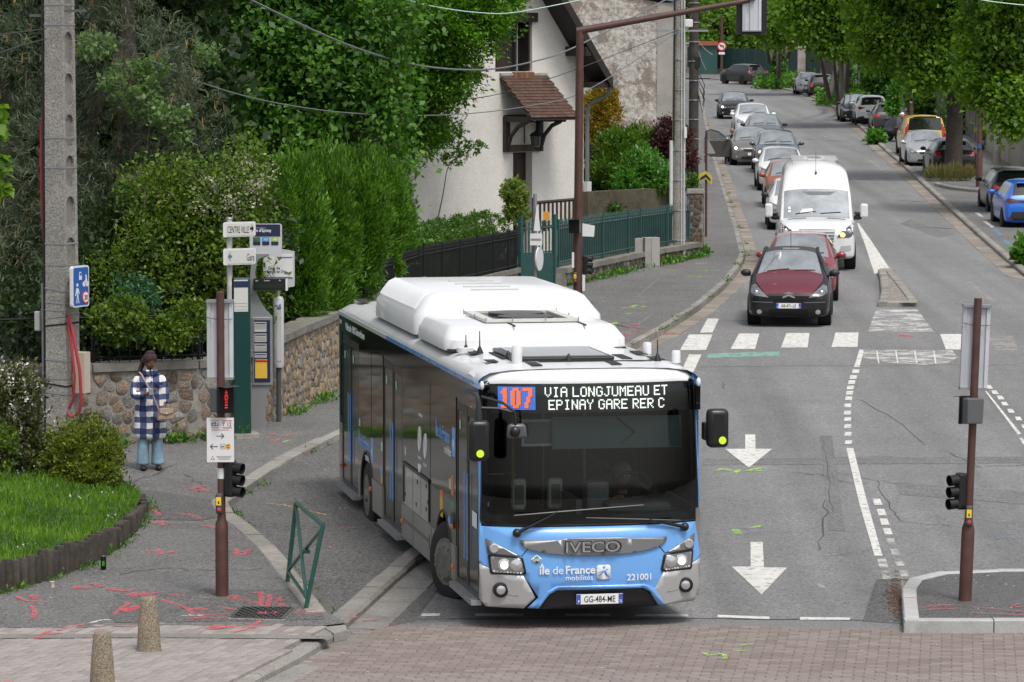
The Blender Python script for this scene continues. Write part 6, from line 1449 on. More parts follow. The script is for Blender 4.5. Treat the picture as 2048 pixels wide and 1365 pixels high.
def tree(name,label,base,blobs,n,size,m_,tr=None,r=(.25,.12),group=None,cat='tree',**k):
 root=thing(name,label,cat,tuple(base),0,group)
 if tr is None:
  c=Vector(blobs[0][0]);tr=[Vector(base),Vector(base).lerp(c,.5),c]
 lim=[(Vector(tr[-1]).lerp(Vector(tr[-2]),.3),b[0])for b in blobs[1:6]]
 t_=trunk(root,tr,r[0],r[1],lim);tw=MB();o_=root.location
 for b in blobs[:6]:
  for q in range(7):
   u=unit(1)[0];u[1]=-abs(u[1]);a_=np.array(b[0])+u*np.array(b[1])*.55;e_=np.array(b[0])+u*np.array(b[1])*1.02;e_[2]-=.1
   tw.tube([Vector(a_)-o_,(Vector(a_)+Vector(e_))/2-o_+Vector((0,0,.1)),Vector(e_)-o_],[.02+.01*(size>.18),.014,.006],4)
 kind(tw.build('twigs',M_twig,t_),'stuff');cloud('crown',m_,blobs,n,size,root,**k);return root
pb_=[B(60,110,120,150,63),B(255,120,150,120,62.5),B(110,340,130,150,62),B(340,260,110,120,62),B(220,440,150,150,62),B(20,560,90,150,61.5),B(130,600,110,120,62),B(300,600,110,120,62.5),B(-80,330,120,300,63),B(180,-80,190,120,63.5)]
pine=tree('pine_tree','grey green pine with long needles behind the concrete pole',gz(-6.6,62.5),pb_,95000,.15,L_pine,[gz(-6.6,62.5),(-6.5,62.5,3.5),(-6.6,62.6,8)],(.28,.12),K=330,sig=.05,aspect=.075,out=.35,up=.3,rand=.95,front=.3,inner=0,shell=(.55,1.04),tsp=.4)
cd2=[];pd2=[]
for b in pb_:
 for k in range(16):
  u=unit(1)[0];u[1]=-abs(u[1]);p=np.array(b[0])+u*np.array(b[1])*1.0
  for q in range(3):pd2.append(p+rng.normal(size=3)*.05);cd2.append((rng.normal()*.18,rng.normal()*.15,1))
cd2=np.array(cd2);cd2/=np.linalg.norm(cd2,axis=1,keepdims=True);nn=len(pd2)
cand=leaf_mesh('new_candles',np.array(pd2)-np.array(pine.location),cd2,unit(nn),rng.uniform(.12,.26,nn),np.full(nn,.028),rng.uniform(0,1,nn),leafmat('pine_candles',(.16,.09,.03),(.3,.2,.07),.1),pine);kind(cand,'stuff')
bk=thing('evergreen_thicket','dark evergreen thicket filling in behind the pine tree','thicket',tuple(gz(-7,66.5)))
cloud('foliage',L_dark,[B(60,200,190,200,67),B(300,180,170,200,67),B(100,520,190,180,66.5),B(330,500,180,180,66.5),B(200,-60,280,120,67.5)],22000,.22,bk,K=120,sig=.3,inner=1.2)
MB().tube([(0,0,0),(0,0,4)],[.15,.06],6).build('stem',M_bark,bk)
vi=thing('climbing_vine','pale leaved vine scrambling through the pine above the signposts','vine',tuple(P(290,200,61)))
cloud('foliage',L_vine,[B(185,95,40,22,61.2),B(255,160,45,35,61),B(290,205,35,30,61),B(340,235,40,18,60.8),B(410,105,30,18,61),B(300,140,30,22,61),B(360,265,25,14,60.8),B(280,375,35,26,60.6)],2600,.085,vi,K=30,sig=.1,aspect=.7,inner=0)
MB().tube([tuple(P(260,640,61)-vi.location),tuple(P(280,400,61)-vi.location),tuple(P(300,250,61)-vi.location),tuple(P(250,120,61.2)-vi.location)],.012,5).build('stem',M_twig,vi)
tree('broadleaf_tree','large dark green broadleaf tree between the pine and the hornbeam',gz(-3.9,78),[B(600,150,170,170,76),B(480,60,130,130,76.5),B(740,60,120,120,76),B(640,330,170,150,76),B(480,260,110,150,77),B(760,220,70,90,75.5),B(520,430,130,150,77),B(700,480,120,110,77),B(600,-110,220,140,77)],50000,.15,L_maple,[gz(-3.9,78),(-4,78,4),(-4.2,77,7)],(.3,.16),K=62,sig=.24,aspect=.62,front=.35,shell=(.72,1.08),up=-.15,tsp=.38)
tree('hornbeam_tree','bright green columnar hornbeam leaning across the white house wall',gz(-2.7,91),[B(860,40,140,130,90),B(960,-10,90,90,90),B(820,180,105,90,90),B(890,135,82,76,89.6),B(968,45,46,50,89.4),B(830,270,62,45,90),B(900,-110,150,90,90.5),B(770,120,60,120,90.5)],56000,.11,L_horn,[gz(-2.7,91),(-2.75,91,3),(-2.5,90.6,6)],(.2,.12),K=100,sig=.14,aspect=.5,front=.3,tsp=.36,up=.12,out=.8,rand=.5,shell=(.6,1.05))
th=thing('thuja_hedge','tall feathery thuja hedge above the honey stone wall behind the bus','hedge',(-3.6,66,g(66)))
cloud('foliage',L_thuja,[B(595,500,62,190,63,.9),B(655,470,62,180,65.5,.9),B(715,450,60,160,67.5,.9),B(765,440,52,140,71,.9),B(795,470,34,120,73.5,.9),B(625,600,75,85,64.5,.7),B(560,430,30,110,62)],110000,.1,th,K=300,sig=.08,aspect=.24,out=.55,up=.7,rand=.5,front=.5,shell=(.72,1.03),tsp=.3,uprand=1)
for k,(x,y)in enumerate(((-4.2,61.5),(-3.7,64),(-3.2,67.5),(-2.6,71))):MB().tube([(x+3.6,y-66,-.1),(x+3.6,y-66,3.2)],[.08,.04],6).build('stem',M_bark,th)
hg=thing('mixed_hedge','overgrown yellow green hedge with pale climbing flowers above the person','hedge',(-5,59.5,g(59.5)))
cloud('foliage',L_shrub,[B(470,400,75,90,59.6),B(380,420,95,95,59.8),B(300,400,60,70,59.8),B(330,540,110,110,59.4),B(250,600,80,100,59.4),B(440,560,100,130,59.2),B(520,350,32,60,60),B(490,300,28,30,60)],17000,.075,hg,K=60,sig=.17,aspect=.6,front=.4,up=.2)
cloud('shade_toned_foliage',L_dark,[B(330,600,190,130,60.4),B(430,500,130,170,60.6),B(250,540,90,140,60.6),B(120,640,140,90,60)],30000,.11,hg,K=90,sig=.2,inner=.6)  # shade inside the hedge put in as darker leaf colour
cloud('overhanging_foliage',L_shrub,[B(235,640,60,42,56.1,.5),B(330,665,46,30,56.3,.5),B(385,640,36,40,56.5,.5)],3200,.075,hg,K=40,sig=.12,inner=.3)
cloud('pale_blossom',leafmat('hedge_blossom',(.3,.3,.2),(.5,.48,.36),.3),[B(510,345,42,42,59.2),B(450,395,60,45,59.1)],900,.05,hg,K=40,sig=.1,inner=0)
ash=thing('young_ash','small ash sapling with blue green leaflets hanging over the wall','sapling',tuple(P(270,590,58.6)))
cloud('foliage',leafmat('ash_leaflets',(.03,.09,.04),(.09,.2,.09),.3),[B(265,580,42,32,58.3),B(240,640,30,30,58.4),B(285,605,28,18,58.1)],1300,.11,ash,K=22,sig=.1,aspect=.32,out=.7,up=-.25,inner=0)
MB().tube([(0,.2,-.9),(.0,.1,-.3),(.05,-.1,.1)],[.015,.012,.006],5).build('stem',M_twig,ash)
m=MB()
for k in range(60):
 x=random.uniform(250,560);y=random.uniform(330,640);a=P(x,y,59.2+random.uniform(-.3,.3));b=a+Vector((random.uniform(-.5,.5),random.uniform(-.2,.2),random.uniform(-.5,.3)))
 m.tube([a-hg.location,a.lerp(b,.5)+Vector((0,0,.08))-hg.location,b-hg.location],.006,4)
kind(m.build('dead_stems',M_twig,hg),'stuff')
cl=thing('clipped_hedge','low clipped hedge running behind the black picket fence','hedge',(-1.2,81,g(81)))
bl=[]
for t in np.linspace(0,1,9):
 x=-2.2+2.25*t;y=76.5+11*t;bl.append(((x-.75,y+.5,1.8),(.7,.95,.78)))
cloud('foliage',L_clip,bl,60000,.055,cl,K=300,sig=.03,front=.2,shell=(.93,1.01),inner=.5,tsp=.2)
tp=thing('topiary_shrub','small pale green topiary of two balls by the front door','topiary',tuple(gz(.05,89.5)))
cloud('foliage',leafmat('topiary_leaves',(.08,.14,.02),(.26,.34,.07),.35),[B(1031,385,28,22,89.5),B(1032,425,27,26,89.5)],2600,.085,tp,K=60,sig=.06,shell=(.7,1.0),inner=.5);MB().tube([(0,0,0),(.02,0,1.4)],.04,6).build('stem',M_bark,tp)
ro=thing('climbing_rose','bare stemmed climbing rose with a leafy top on the white wall','climbing plant',tuple(P(872,455,93.2)))
o=ro.location;MB().tube([Vector((0,0,-.9)),P(872,455,93)-o,P(886,390,93)-o,P(893,345,93)-o,P(900,325,92.8)-o],[.022,.02,.016,.012,.01],6).build('stem',M_twig,ro,60)
m=MB()
for(x0,y0,x1,y1)in((815,345,862,290),(812,330,850,305),(862,290,930,262),(850,300,925,300),(925,300,965,288),(900,325,935,310)):m.tube([P(x0,y0,91.5)-o,P((x0+x1)/2,(y0+y1)/2-4,91.5)-o,P(x1,y1,91.5)-o],[.016,.012,.006],5)
kind(m.build('branches',M_twig,ro),'stuff')
cloud('foliage',L_horn,[B(905,318,26,14,92.3),B(935,293,32,12,91.5),B(880,262,50,26,91.5),B(855,235,50,30,91.3)],2200,.1,ro,K=26,sig=.1,inner=0,aspect=.5)
kind(cloud('pink_roses',leafmat('rose_petals',(.5,.25,.25),(.7,.5,.48),.2),[B(903,322,10,6,92.2),B(930,318,5,5,92.2)],40,.05,ro,K=8,sig=.03,inner=0),'stuff')
for nm,lb,bx,bl,n_,sz,ml,kw in(('golden_conifer','golden yellow conifer in front of the peeling gable',(2.6,103),[B(1198,235,44,52,103),B(1205,200,27,30,103),B(1195,290,48,40,103)],9000,.11,L_yel,dict(K=120,sig=.08,aspect=.35,up=.3,out=.8)),('dark_conifer','dark green conifer under the golden conifer by the house corner',(2.2,101.5),[B(1185,345,40,55,101.5),B(1200,390,50,30,101)],6000,.1,L_dark,dict(K=80,sig=.1,aspect=.35)),('juniper_shrub','bright green spreading juniper beside the golden conifer',(3.2,101),[B(1240,300,52,35,101),B(1225,345,45,35,100.5),B(1280,285,40,30,101.5)],9000,.12,L_jun,dict(K=90,sig=.1,aspect=.35,up=.5,out=.8)),('laurel_shrub','glossy bright laurel bush above the green fence next to the utility pole',(4.0,99.5),[B(1290,345,52,42,99.5),B(1320,365,40,32,99),B(1260,370,36,26,99)],5200,.13,L_lau,dict(K=90,sig=.1,aspect=.4,up=.3)),('purple_shrub','purple leaved plum shrub behind the concrete utility pole',(4.9,101),[B(1340,280,32,40,101),B(1372,322,19,30,100),B(1366,275,17,26,101)],6000,.09,L_red,dict(K=90,sig=.1,aspect=.5)),('green_shrub','small dark shrub at the foot of the purple plum by the stone pier',(5.0,98.6),[B(1376,368,20,20,98.6),B(1210,425,34,16,97)],2400,.09,L_clip,dict(K=40,sig=.1))):
 s=thing(nm,lb,'shrub',tuple(gz(*bx)));cloud('foliage',ml,bl,n_,sz,s,front=.3,**kw);MB().tube([(0,0,-.1),(0,0,1.6)],[.06,.03],6).build('stem',M_bark,s)
edge=[(-40,1196),(0,1187),(60,1170),(120,1151),(180,1128),(230,1098),(262,1067),(281,1042),(288,1022),(280,1006)]
eb=[Vector(p)for p in px(edge,.13)];er=resample([(p.x,p.y)for p in eb],.15)
lg=thing('log_edging','dark round timber posts set upright along the curved lawn edge','edging',(0,0,0))
M_log=mat('weathered_log',(.055,.046,.038),.9,var=.45,vscale=4,bump=.8,bscale=25,rnd=.25,stain=(.03,.045,.02),stscale=3)
for p in er:
 h=.35+random.uniform(-.035,.03)-.035*max(0,p.y-43.5);q_=random.uniform(.88,1.06)
 MB().lathe([(.062*q_,-.1),(.064*q_,h-.02),(.055*q_,h),(.001,h+.004)],(p.x+random.uniform(-.012,.012),p.y+random.uniform(-.012,.012),g(p.y)+.13),12).build('log',M_log,lg,50)
def lawn_z(x,y):
 d=min((Vector((x,y))-Vector(q[:2])).length for q in er);return g(y)+.45-.03*max(0,min(3,y-43.5))+min(d,4)*.12
lp=[(p.x-.06,p.y+.08)for p in er]+[(-6.0,51.5),(-7.4,52.5),(-10,53),(-10,er[0].y)]
lp=lp[::-1]if area2(lp)<0 else lp
ys=np.arange(min(p[1]for p in lp),max(p[1]for p in lp),.5);xs=np.arange(-10,-3,.5);V,Fs=cut_poly(lp,[float(c)for c in xs],[float(c)for c in ys])
m=MB();m.v=[(x,y,lawn_z(x,y)-.06)for x,y in V];m.f=Fs;kind(m.build('lawn',M_grassbase,None,60),'structure')
pts=[]
while len(pts)<26000:
 x,y=random.uniform(-9,-3.6),random.uniform(40,53)
 if inside((x,y),lp):pts.append((x,y))
zz={}
def lz(x,y):
 k=(round(x*3),round(y*3))
 if k not in zz:zz[k]=lawn_z(k[0]/3,k[1]/3)
 return zz[k]
A_=np.array([(x,y,lz(x,y)-.07)for x,y in pts]);n=len(A_);d=np.stack([rng.normal(0,.35,n),rng.normal(0,.35,n),np.ones(n)],1);d/=np.linalg.norm(d,axis=1,keepdims=True)
pn=np.array([noise.noise(Vector((x*1.3,y*1.3,0)))for x,y in pts])
kind(leaf_mesh('lawn_grass',A_,d,unit(n),rng.uniform(.06,.15,n)*(1+.5*pn),np.full(n,.016),.5+.5*pn+rng.normal(0,.2,n),L_gra,None),'stuff')
dz=[(x,y)for x,y in pts if noise.noise(Vector((x*1.7,y*1.7,5)))>.42][:130];n=len(dz)
if n:kind(leaf_mesh('daisies',np.array([(x,y,lz(x,y)+.1)for x,y in dz]),unit(n),unit(n),np.full(n,.03),np.full(n,.03),rng.uniform(0,1,n),L_wht,None),'stuff')
fs_=thing('blossom_shrub','white flowering shrub spilling over the lawn at the left edge','shrub',tuple(gz(-7.2,50.5)))
fb=[B(10,800,70,70,50.5),B(55,850,42,60,50.2),B(-20,900,70,80,50),B(40,770,45,40,50.5),B(60,920,30,50,50)]
cloud('foliage',L_spi,fb,9000,.06,fs_,K=80,sig=.1);cloud('blossom',L_wht,[(c,tuple(q*1.03 for q in r_))for c,r_ in fb[:4]],1500,.045,fs_,K=46,sig=.05,inner=0,shell=(.95,1.06));MB().tube([(0,0,0),(0,0,1)],.04,6).build('stem',M_bark,fs_)
cloud('young_leaves',L_shrub,[B(15,880,22,30,49.4),B(12,950,18,20,49.2),B(8,990,10,10,49)],500,.06,fs_,K=20,sig=.06,inner=0)
bs2=thing('rounded_bush','rounded bronze green bush on the lawn in front of the concrete pole','bush',tuple(gz(-5.95,50.2,.9)))
cloud('foliage',L_bush,[B(165,905,74,66,50.2),B(130,940,50,45,50),B(205,930,40,50,49.9),B(170,950,70,36,49.8)],17000,.05,bs2,K=170,sig=.06,front=.3,up=.35,out=.7,shell=(.7,1.06));MB().tube([(0,0,-.3),(0,0,.4)],.03,6).build('stem',M_bark,bs2)
mb_=thing('overhanging_branch','few large light green leaves reaching in at the left frame edge','branch',tuple(P(-25,300,46)))
cloud('foliage',L_lime,[B(-4,215,14,14,46),B(-6,260,14,18,46),B(-4,335,14,30,46),B(-4,375,18,12,46)],110,.16,mb_,K=8,sig=.04,aspect=.8,inner=0,up=-.5)
MB().tube([(-.4,0,.5),(-.05,0,.2),(0,0,-.5)],.012,5).build('twig',M_twig,mb_)
GT='lime trees along the right pavement'
def base_(x,y):return G(x,y,.08)
b_=base_(1906,356);tk=b_.y
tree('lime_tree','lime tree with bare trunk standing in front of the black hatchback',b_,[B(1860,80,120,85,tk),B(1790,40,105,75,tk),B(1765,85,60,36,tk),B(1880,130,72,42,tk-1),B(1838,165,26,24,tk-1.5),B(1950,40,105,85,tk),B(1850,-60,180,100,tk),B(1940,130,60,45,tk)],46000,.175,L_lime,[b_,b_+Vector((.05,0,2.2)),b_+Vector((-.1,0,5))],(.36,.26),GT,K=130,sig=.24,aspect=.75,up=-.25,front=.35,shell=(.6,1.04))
b_=Vector((17.4,116,g(116)));tk=116
tree('lime_tree','nearest lime tree whose leaves hang in at the right edge above the grey hatchback',b_,[B(2000,60,90,90,tk),B(1985,150,75,60,tk),B(2030,200,60,66,tk-1),B(2070,90,90,130,tk),B(2020,250,30,28,tk-1.5),B(2050,-40,160,100,tk)],26000,.17,L_lime,[b_,b_+Vector((0,0,2.5)),b_+Vector((-.2,0,5))],(.34,.24),GT,K=100,sig=.2,aspect=.75,up=-.25,front=.35)
b_=base_(1797,262)+Vector((.6,6,.1));tk=b_.y
tree('lime_tree','lime tree rising behind the covered motorcycle',b_,[B(1740,40,85,70,tk),B(1705,80,60,34,tk),B(1780,90,60,44,tk),B(1720,-40,130,80,tk)],24000,.22,L_lime,[b_,b_+Vector((0,0,2.5)),b_+Vector((0,0,5))],(.36,.25),GT,K=90,sig=.28,aspect=.75,up=-.25,front=.35)
def ivy_tree(label,bx,blobs,n,patch_,ph):
 b_=base_(*bx);t=tree('ivy_clad_tree',label,b_,blobs,n,.24,L_lime,[b_,b_+Vector((0,0,2.5)),b_+Vector((0,0,5))],(.4,.3),GT,K=80,sig=.3,aspect=.75,up=-.25,front=.35)
 cloud('ivy',L_ivy,[((b_.x,b_.y,b_.z+.6+k*.7),(.62-.03*k,.62,.5))for k in range(7)],3600,.17,t,K=40,sig=.12,aspect=.8,inner=.4,up=-.3)
 x0,x1,ya,yb=patch_;c_=G((x0+x1)/2,(ya+yb)/2,.08);cx,cy=c_.x,c_.y
 q=thing('ivy_patch',label.split(' of ')[0].replace('ivy clad tree','low mound of ivy at the foot of the ivy clad tree'),'ground cover',tuple(gz(cx,cy,.08)))
 cloud('foliage',L_ivy,[(tuple(G(x0+(x1-x0)*f,ya+(yb-ya)*e,.2)),((x1-x0)*.2*cy/F,2.2,ph))for f in(.16,.4,.62,.84)for e in(.1,.5,.85)],6500,.18,q,K=50,sig=.12,aspect=.85,inner=.3,shell=(.8,1.02),up=.1)
 return t
ivy_tree('ivy clad tree nearer of the two, beside the black compact car',(1690,202),[B(1660,40,90,52,187),B(1700,-10,105,65,187),B(1620,15,75,60,187),B(1665,88,40,18,186)],15000,(1640,1732,188,208),.62)
ivy_tree('ivy clad tree farther of the two, beside the far grey hatchback',(1556,166),[B(1560,42,80,42,243),B(1600,5,85,50,243),B(1520,25,55,42,243),B(1560,82,28,14,242)],11000,(1512,1600,160,174),.6)
for i,(x,y,rx,ry,Y)in enumerate(((1440,60,70,70,318),(1540,30,90,70,322),(1650,20,110,90,325),(1780,20,130,100,326),(1920,20,130,110,318),(2060,40,130,120,305),(1380,0,80,70,330))):
 c=P(x,y,Y);b_=gz(c.x,Y)
 tree('garden_tree',['leafy tree above the red tiled shed at the far end','tree behind the hanging traffic signal','tall tree behind the ivy clad trunks','tree mass over the far boundary walls','tree far behind the trunk of the lime tree','tree far behind the right frame edge','tree far behind the tall utility poles'][i],b_,[B(x,y,rx,ry,Y),B(x-rx*.5,y+ry*.5,rx*.6,ry*.5,Y-2),B(x+rx*.5,y+ry*.45,rx*.6,ry*.55,Y-1.5),B(x,y+ry*.9,rx*.8,ry*.35,Y-1)],9000,.42,L_far,None,(.35,.2),'trees in the gardens at the top of the hill',K=60,sig=.5,aspect=.8,front=.4,inner=.6)
for i,(x,y,rx,ry,Y)in enumerate(((1990,200,90,90,178),(1900,150,90,80,205),(1810,130,80,70,225),(2080,240,90,90,160))):
 c=P(x,y,Y);tree('garden_tree',['dark garden tree behind the precast concrete fence','dark garden tree behind the yellow van wall','dark garden tree behind the iron gate','dark garden tree behind the beige wall'][i],gz(c.x,Y),[B(x,y,rx,ry,Y),B(x-40,y+40,rx*.6,ry*.5,Y)],8000,.28,L_maple,None,(.25,.15),'trees behind the right hand walls',K=60,sig=.3,inner=.6)
cv=thing('vine_on_lamp_post','bright green climber standing up behind the covered motorcycle','climbing plant',tuple(base_(1792,262)))
cloud('foliage',L_lau,[B(1790,190,12,22,160),B(1786,215,16,14,160),B(1794,170,8,16,160)],900,.16,cv,K=30,sig=.1,aspect=.7,inner=.2);MB().tube([(0,0,0),(0,0,2.2)],.04,6).build('stem',M_twig,cv)
for lb,x,y,rx,ry,ml in(('bright weeds growing at the kerb beside the covered motorcycle',1752,275,17,11,L_lau),('leafy green plant at the right frame edge by the kerb',2052,505,20,24,L_ivy),('rough grass tuft round the foot of the lime tree trunk',1900,352,46,9,L_dry)):
 b_=base_(x,y+ry);q=thing('weed_clump',lb,'weeds',tuple(b_));gr_=ml is L_dry
 cloud('foliage',ml,[B(x,y,rx,ry,b_.y),B(x+rx*.4,y+ry*.3,rx*.6,ry*.7,b_.y-.3),B(x-rx*.4,y+ry*.3,rx*.6,ry*.7,b_.y-.3)],2600 if gr_ else 1200,.3 if gr_ else .16,q,K=60,sig=.12,aspect=.07 if gr_ else .7,up=1.2 if gr_ else .2,rand=.4 if gr_ else .8,inner=0 if gr_ else .3)
wp=[]
for a,b,n_ in((W1[1],W1[2],16),(W1[2],W1[3],9),(W2[1],W2[2],14),(HF[0],HF[1],9),(HF[1],HF[2],22),(HF[2],HF[3],40)):
 for k in range(n_):
  t=random.random();p=Vector(a).lerp(Vector(b),t);q=(Vector(b)-Vector(a)).normalized();wp.append((p.x+q.y*random.uniform(.03,.2),p.y-q.x*random.uniform(.03,.2),.13,random.uniform(.04,.13)))
for p,n_,o_ in((KH,46,.12),(KA[1:],26,.05)):
 for k in range(n_):
  i=random.randrange(len(p)-1);q=Vector(p[i]).lerp(Vector(p[i+1]),random.random());wp.append((q.x+random.uniform(-.1,.1),q.y,o_,random.uniform(.02,.06)))
for p in er:
 if random.random()<.5:wp.append((p.x+.09,p.y-.09,.13,random.uniform(.03,.08)))
Pq=[];Dq=[];Lq_=[]
for(x,y,o_,s)in wp:
 for k in range(26):Pq.append((x+rng.normal()*s,y+rng.normal()*s,g(y)+o_+abs(rng.normal())*s*.6));Dq.append((rng.normal()*.6,rng.normal()*.6,.8));Lq_.append(s*rng.uniform(.5,1.2))
n=len(Pq);Dq=np.array(Dq);Dq/=np.linalg.norm(Dq,axis=1,keepdims=True);Lq_=np.array(Lq_)
kind(leaf_mesh('weeds',np.array(Pq),Dq,unit(n),Lq_,Lq_*.45,rng.uniform(0,1,n),L_ivy,None),'stuff')
wt=thing('weed_clump','tall green weeds growing between the utility pole and the fence wall','weeds',tuple(gz(4.0,93.6)))
cloud('foliage',L_ivy,[B(1315,520,26,14,93.6),B(1290,532,30,8,93),B(1345,527,18,6,94)],1400,.1,wt,K=40,sig=.08,aspect=.3,up=.8,inner=0)
wt=thing('weed_clump','green weeds at the foot of the stone pier','weeds',tuple(gz(5.5,97)))
cloud('foliage',L_ivy,[B(1405,505,12,10,96.5),B(1395,518,12,6,96)],500,.1,wt,K=20,sig=.06,aspect=.4,up=.6,inner=0)
# ================================================================ POLES, SIGNS, STREET FURNITURE
M_polec=mat('old_pole_concrete',(.27,.255,.225),.92,var=.25,vscale=3,bump=.8,bscale=30,speck=.3,sscale=60,stain=(.13,.125,.11),stscale=1.3)
M_polec2=mat('pole_recess_shade_tone',(.2,.19,.17),.92,var=.25,vscale=3,bump=.6)  # darker copy of the pole concrete; recess shade put into its colour
M_strap=mat('steel_strap',(.5,.52,.54),.3,.8)
M_redp=mat('red_conduit',(.36,.03,.04),.45)
M_sblue=mat('sign_blue',(.012,.1,.38),.4);M_sred=mat('sign_red',(.5,.02,.025),.4);M_swhite=mat('sign_white',(.7,.7,.7),.4)
M_teal=mat('bus_stop_green',(.006,.045,.038),.35,coat=.3);M_totem=mat('totem_grey',(.27,.28,.29),.4,.3)
def disc(r,c,m_,parent,name,th=.006,n=20,sx=1):return MB().lathe([(r,0),(r,th),(.001,th)],n=n,M=T(*c)@Matrix.Rotation(pi/2,4,'X')).build(name,m_,parent)
def flat(poly,m_,parent,name,y=0,th=.003,M=None):return MB().prism(poly,y,y-th,(M or Matrix.Identity(4))@XZ).build(name,m_,parent)
def person_icon(x,z,h,m_,parent,y,sx=1):
 p=[(-.1,.0),(-.02,.42),(-.06,.5),(-.16,.34),(-.2,.36),(-.1,.66),(-.06,.72),(.06,.72),(.12,.64),(.2,.44),(.16,.42),(.07,.55),(.06,.42),(.16,.0),(.1,.0),(.01,.34),(-.04,.0)]
 o=flat([(x+a*h*sx,z+b*h)for a,b in p],m_,parent,'pictogram',y);MB().lathe([(.085*h,0),(.085*h,.003),(.001,.003)],n=12,M=T(x,y,z+.86*h)@Matrix.Rotation(pi/2,4,'X')).build('pictogram_head',m_,parent);return o
 # ---- ladder type concrete pole, left
cp=thing('concrete_pole','tall weathered precast concrete pole with oval holes and steel straps at the left','utility pole',(-6.83,55.3,g(55.3)),R(-21))
HT=9.0
def tp_(z):return 1-.022*z
m=MB();w0,d0=.35,.47
def slab(m,x0,x1,y0,y1,z0,z1):
 vs=[]
 for z in(z0,z1):
  k=tp_(z);vs+=[(x0*k,y0*k,z),(x1*k,y0*k,z),(x1*k,y1*k,z),(x0*k,y1*k,z)]
 m.add(vs,[(0,3,2,1),(4,5,6,7),(0,1,5,4),(1,2,6,5),(2,3,7,6),(3,0,4,7)])
slab(m,-w0/2,w0/2,-d0/2,-d0/2+.09,-.3,HT);slab(m,-w0/2,w0/2,d0/2-.09,d0/2,-.3,HT)
slab(m,-w0/2,w0/2,-d0/2+.09,d0/2-.09,-.3,2.3)
z=2.3
while z<HT:
 slab(m,-w0/2,w0/2,-d0/2+.09,d0/2-.09,z+.48,z+.62)
 for s in(-1,1):
  for e,zz in((1,z),(-1,z+.48)):
   for k in range(4):
    a=k*pi/8;yy=(d0/2-.09)*cos(a)*s;y1=(d0/2-.09)*s;za=zz+e*.0;h=.1*(1-sin(a+pi/16))
    lo,hi=sorted((za,za+e*h));ya,yb=sorted(((d0/2-.09)*sin((k)*pi/8)*s,(d0/2-.09)*sin((k+1)*pi/8)*s))
    hh=.11*(1-cos(pi/2*(k+.5)/4));lo,hi=sorted((zz,zz+e*hh));slab(m,-w0/2+.003,w0/2-.003,ya,yb,lo,hi)
 z+=.62
m.build('shaft',M_polec,cp)
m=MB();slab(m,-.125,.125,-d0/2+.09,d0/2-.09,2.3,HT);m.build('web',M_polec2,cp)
for zz in(1.05,1.18,1.25,1.55,2.05,2.17,2.3,2.42,2.63,2.98,3.3,4.45,4.9,6.6,6.9,7.0,7.4,7.55):
 k=tp_(zz)*.5+.0;m=MB()
 h=.025;dz=random.uniform(-.05,.05)if zz<2.7 else 0
 x,y=w0*k+.006,d0*k+.006
 vs=[]
 for(a,b)in((-x,-y),(x,-y),(x,y),(-x,y)):vs+=[(a,b,zz+dz*(a>0)),(a,b,zz+h+dz*(a>0))]
 m.add(vs,[(0,2,3,1),(2,4,5,3),(4,6,7,5),(6,0,1,7)]);m.build('strap',M_strap if zz not in(1.18,2.05)else M_black,cp)
MB().box((-.28,-.05,1.2),(.07,.06,3.0)).build('cable_duct',M_steel,cp);MB().box((-.39,-.06,2.12),(.09,.07,.3)).build('junction_box',mat('pale_grey_box',(.4,.4,.39),.5),cp,bevel=.015)
MB().tube([(-.21,-.19,-.2),(-.2,-.19,4),(-.18,-.18,HT)],.018,6).build('cable',M_black,cp)
MB().tube([(-.24,-.1,3.4),(-.26,-.12,4.2),(-.25,-.12,5.0),(-.2,-.12,5.5)],.035,8).build('red_conduit',M_redp,cp,60)
MB().box((.29,.05,1.35),(.2,.2,.62)).build('meter_box',mat('cream_box',(.5,.43,.35),.6),cp)
MB().tube([(.2,-.18,2.25),(.3,-.22,1.95),(.42,-.25,1.4),(.44,-.25,.95),(.4,-.25,.78),(.32,-.25,.7),(.25,-.24,.7),(.2,-.22,.76)],.026,8).tube([(.2,-.2,2.15),(.27,-.24,1.8),(.34,-.26,1.3),(.3,-.25,.95),(.22,-.23,.82)],.022,8).build('red_conduit',M_redp,cp,60)
for(z,x1)in((6.82,.55),(6.75,-.5)):MB().box((x1/2,-.1,z),(abs(x1)*.8,.04,.04)).build('bracket',mat('dull_steel',(.16,.165,.17),.5,.5),cp)
zs_=thing('zone_sign','blue shared zone sign with walking figure and a 20 limit roundel on the concrete pole','traffic sign',tuple(P(156,573,55.0)),R(65))
flat(rounded([(-.235,-.31),(.235,-.31),(.235,.31),(-.235,.31)],.05),M_swhite,zs_,'sign_frame',0,.05);flat(rounded([(-.21,-.285),(.21,-.285),(.21,.285),(-.21,.285)],.04),M_sblue,zs_,'sign_face',-.051,.004)
person_icon(-.11,-.25,.32,M_swhite,zs_,-.056);disc(.1,(.12,-.055,-.17),M_sred,zs_,'limit_ring');disc(.078,(.12,-.06,-.17),M_swhite,zs_,'limit_face');text('20',.1,M_ink,zs_,T(.12,-.067,-.205),.001,.02,'limit_number',1,'CENTER')
flat([(-.06,.1),(.02,.1),(.02,.16),(0,.22),(-.04,.22),(-.06,.16)],M_swhite,zs_,'car_pictogram',-.056);flat([(-.045,.165),(.005,.165),(-.005,.205),(-.035,.205)],M_sblue,zs_,'car_screen',-.06)
for x in(.08,.17):disc(.04,(x,-.056,.03),M_swhite,zs_,'cycle_wheel',.003,14)
flat([(.08,.04),(.13,.12),(.11,.17),(.15,.17),(.17,.08),(.15,.03)],M_swhite,zs_,'cyclist',-.056)
MB().box((0,.03,.0),(.1,.06,.6)).build('sign_bracket',M_steel,zs_)
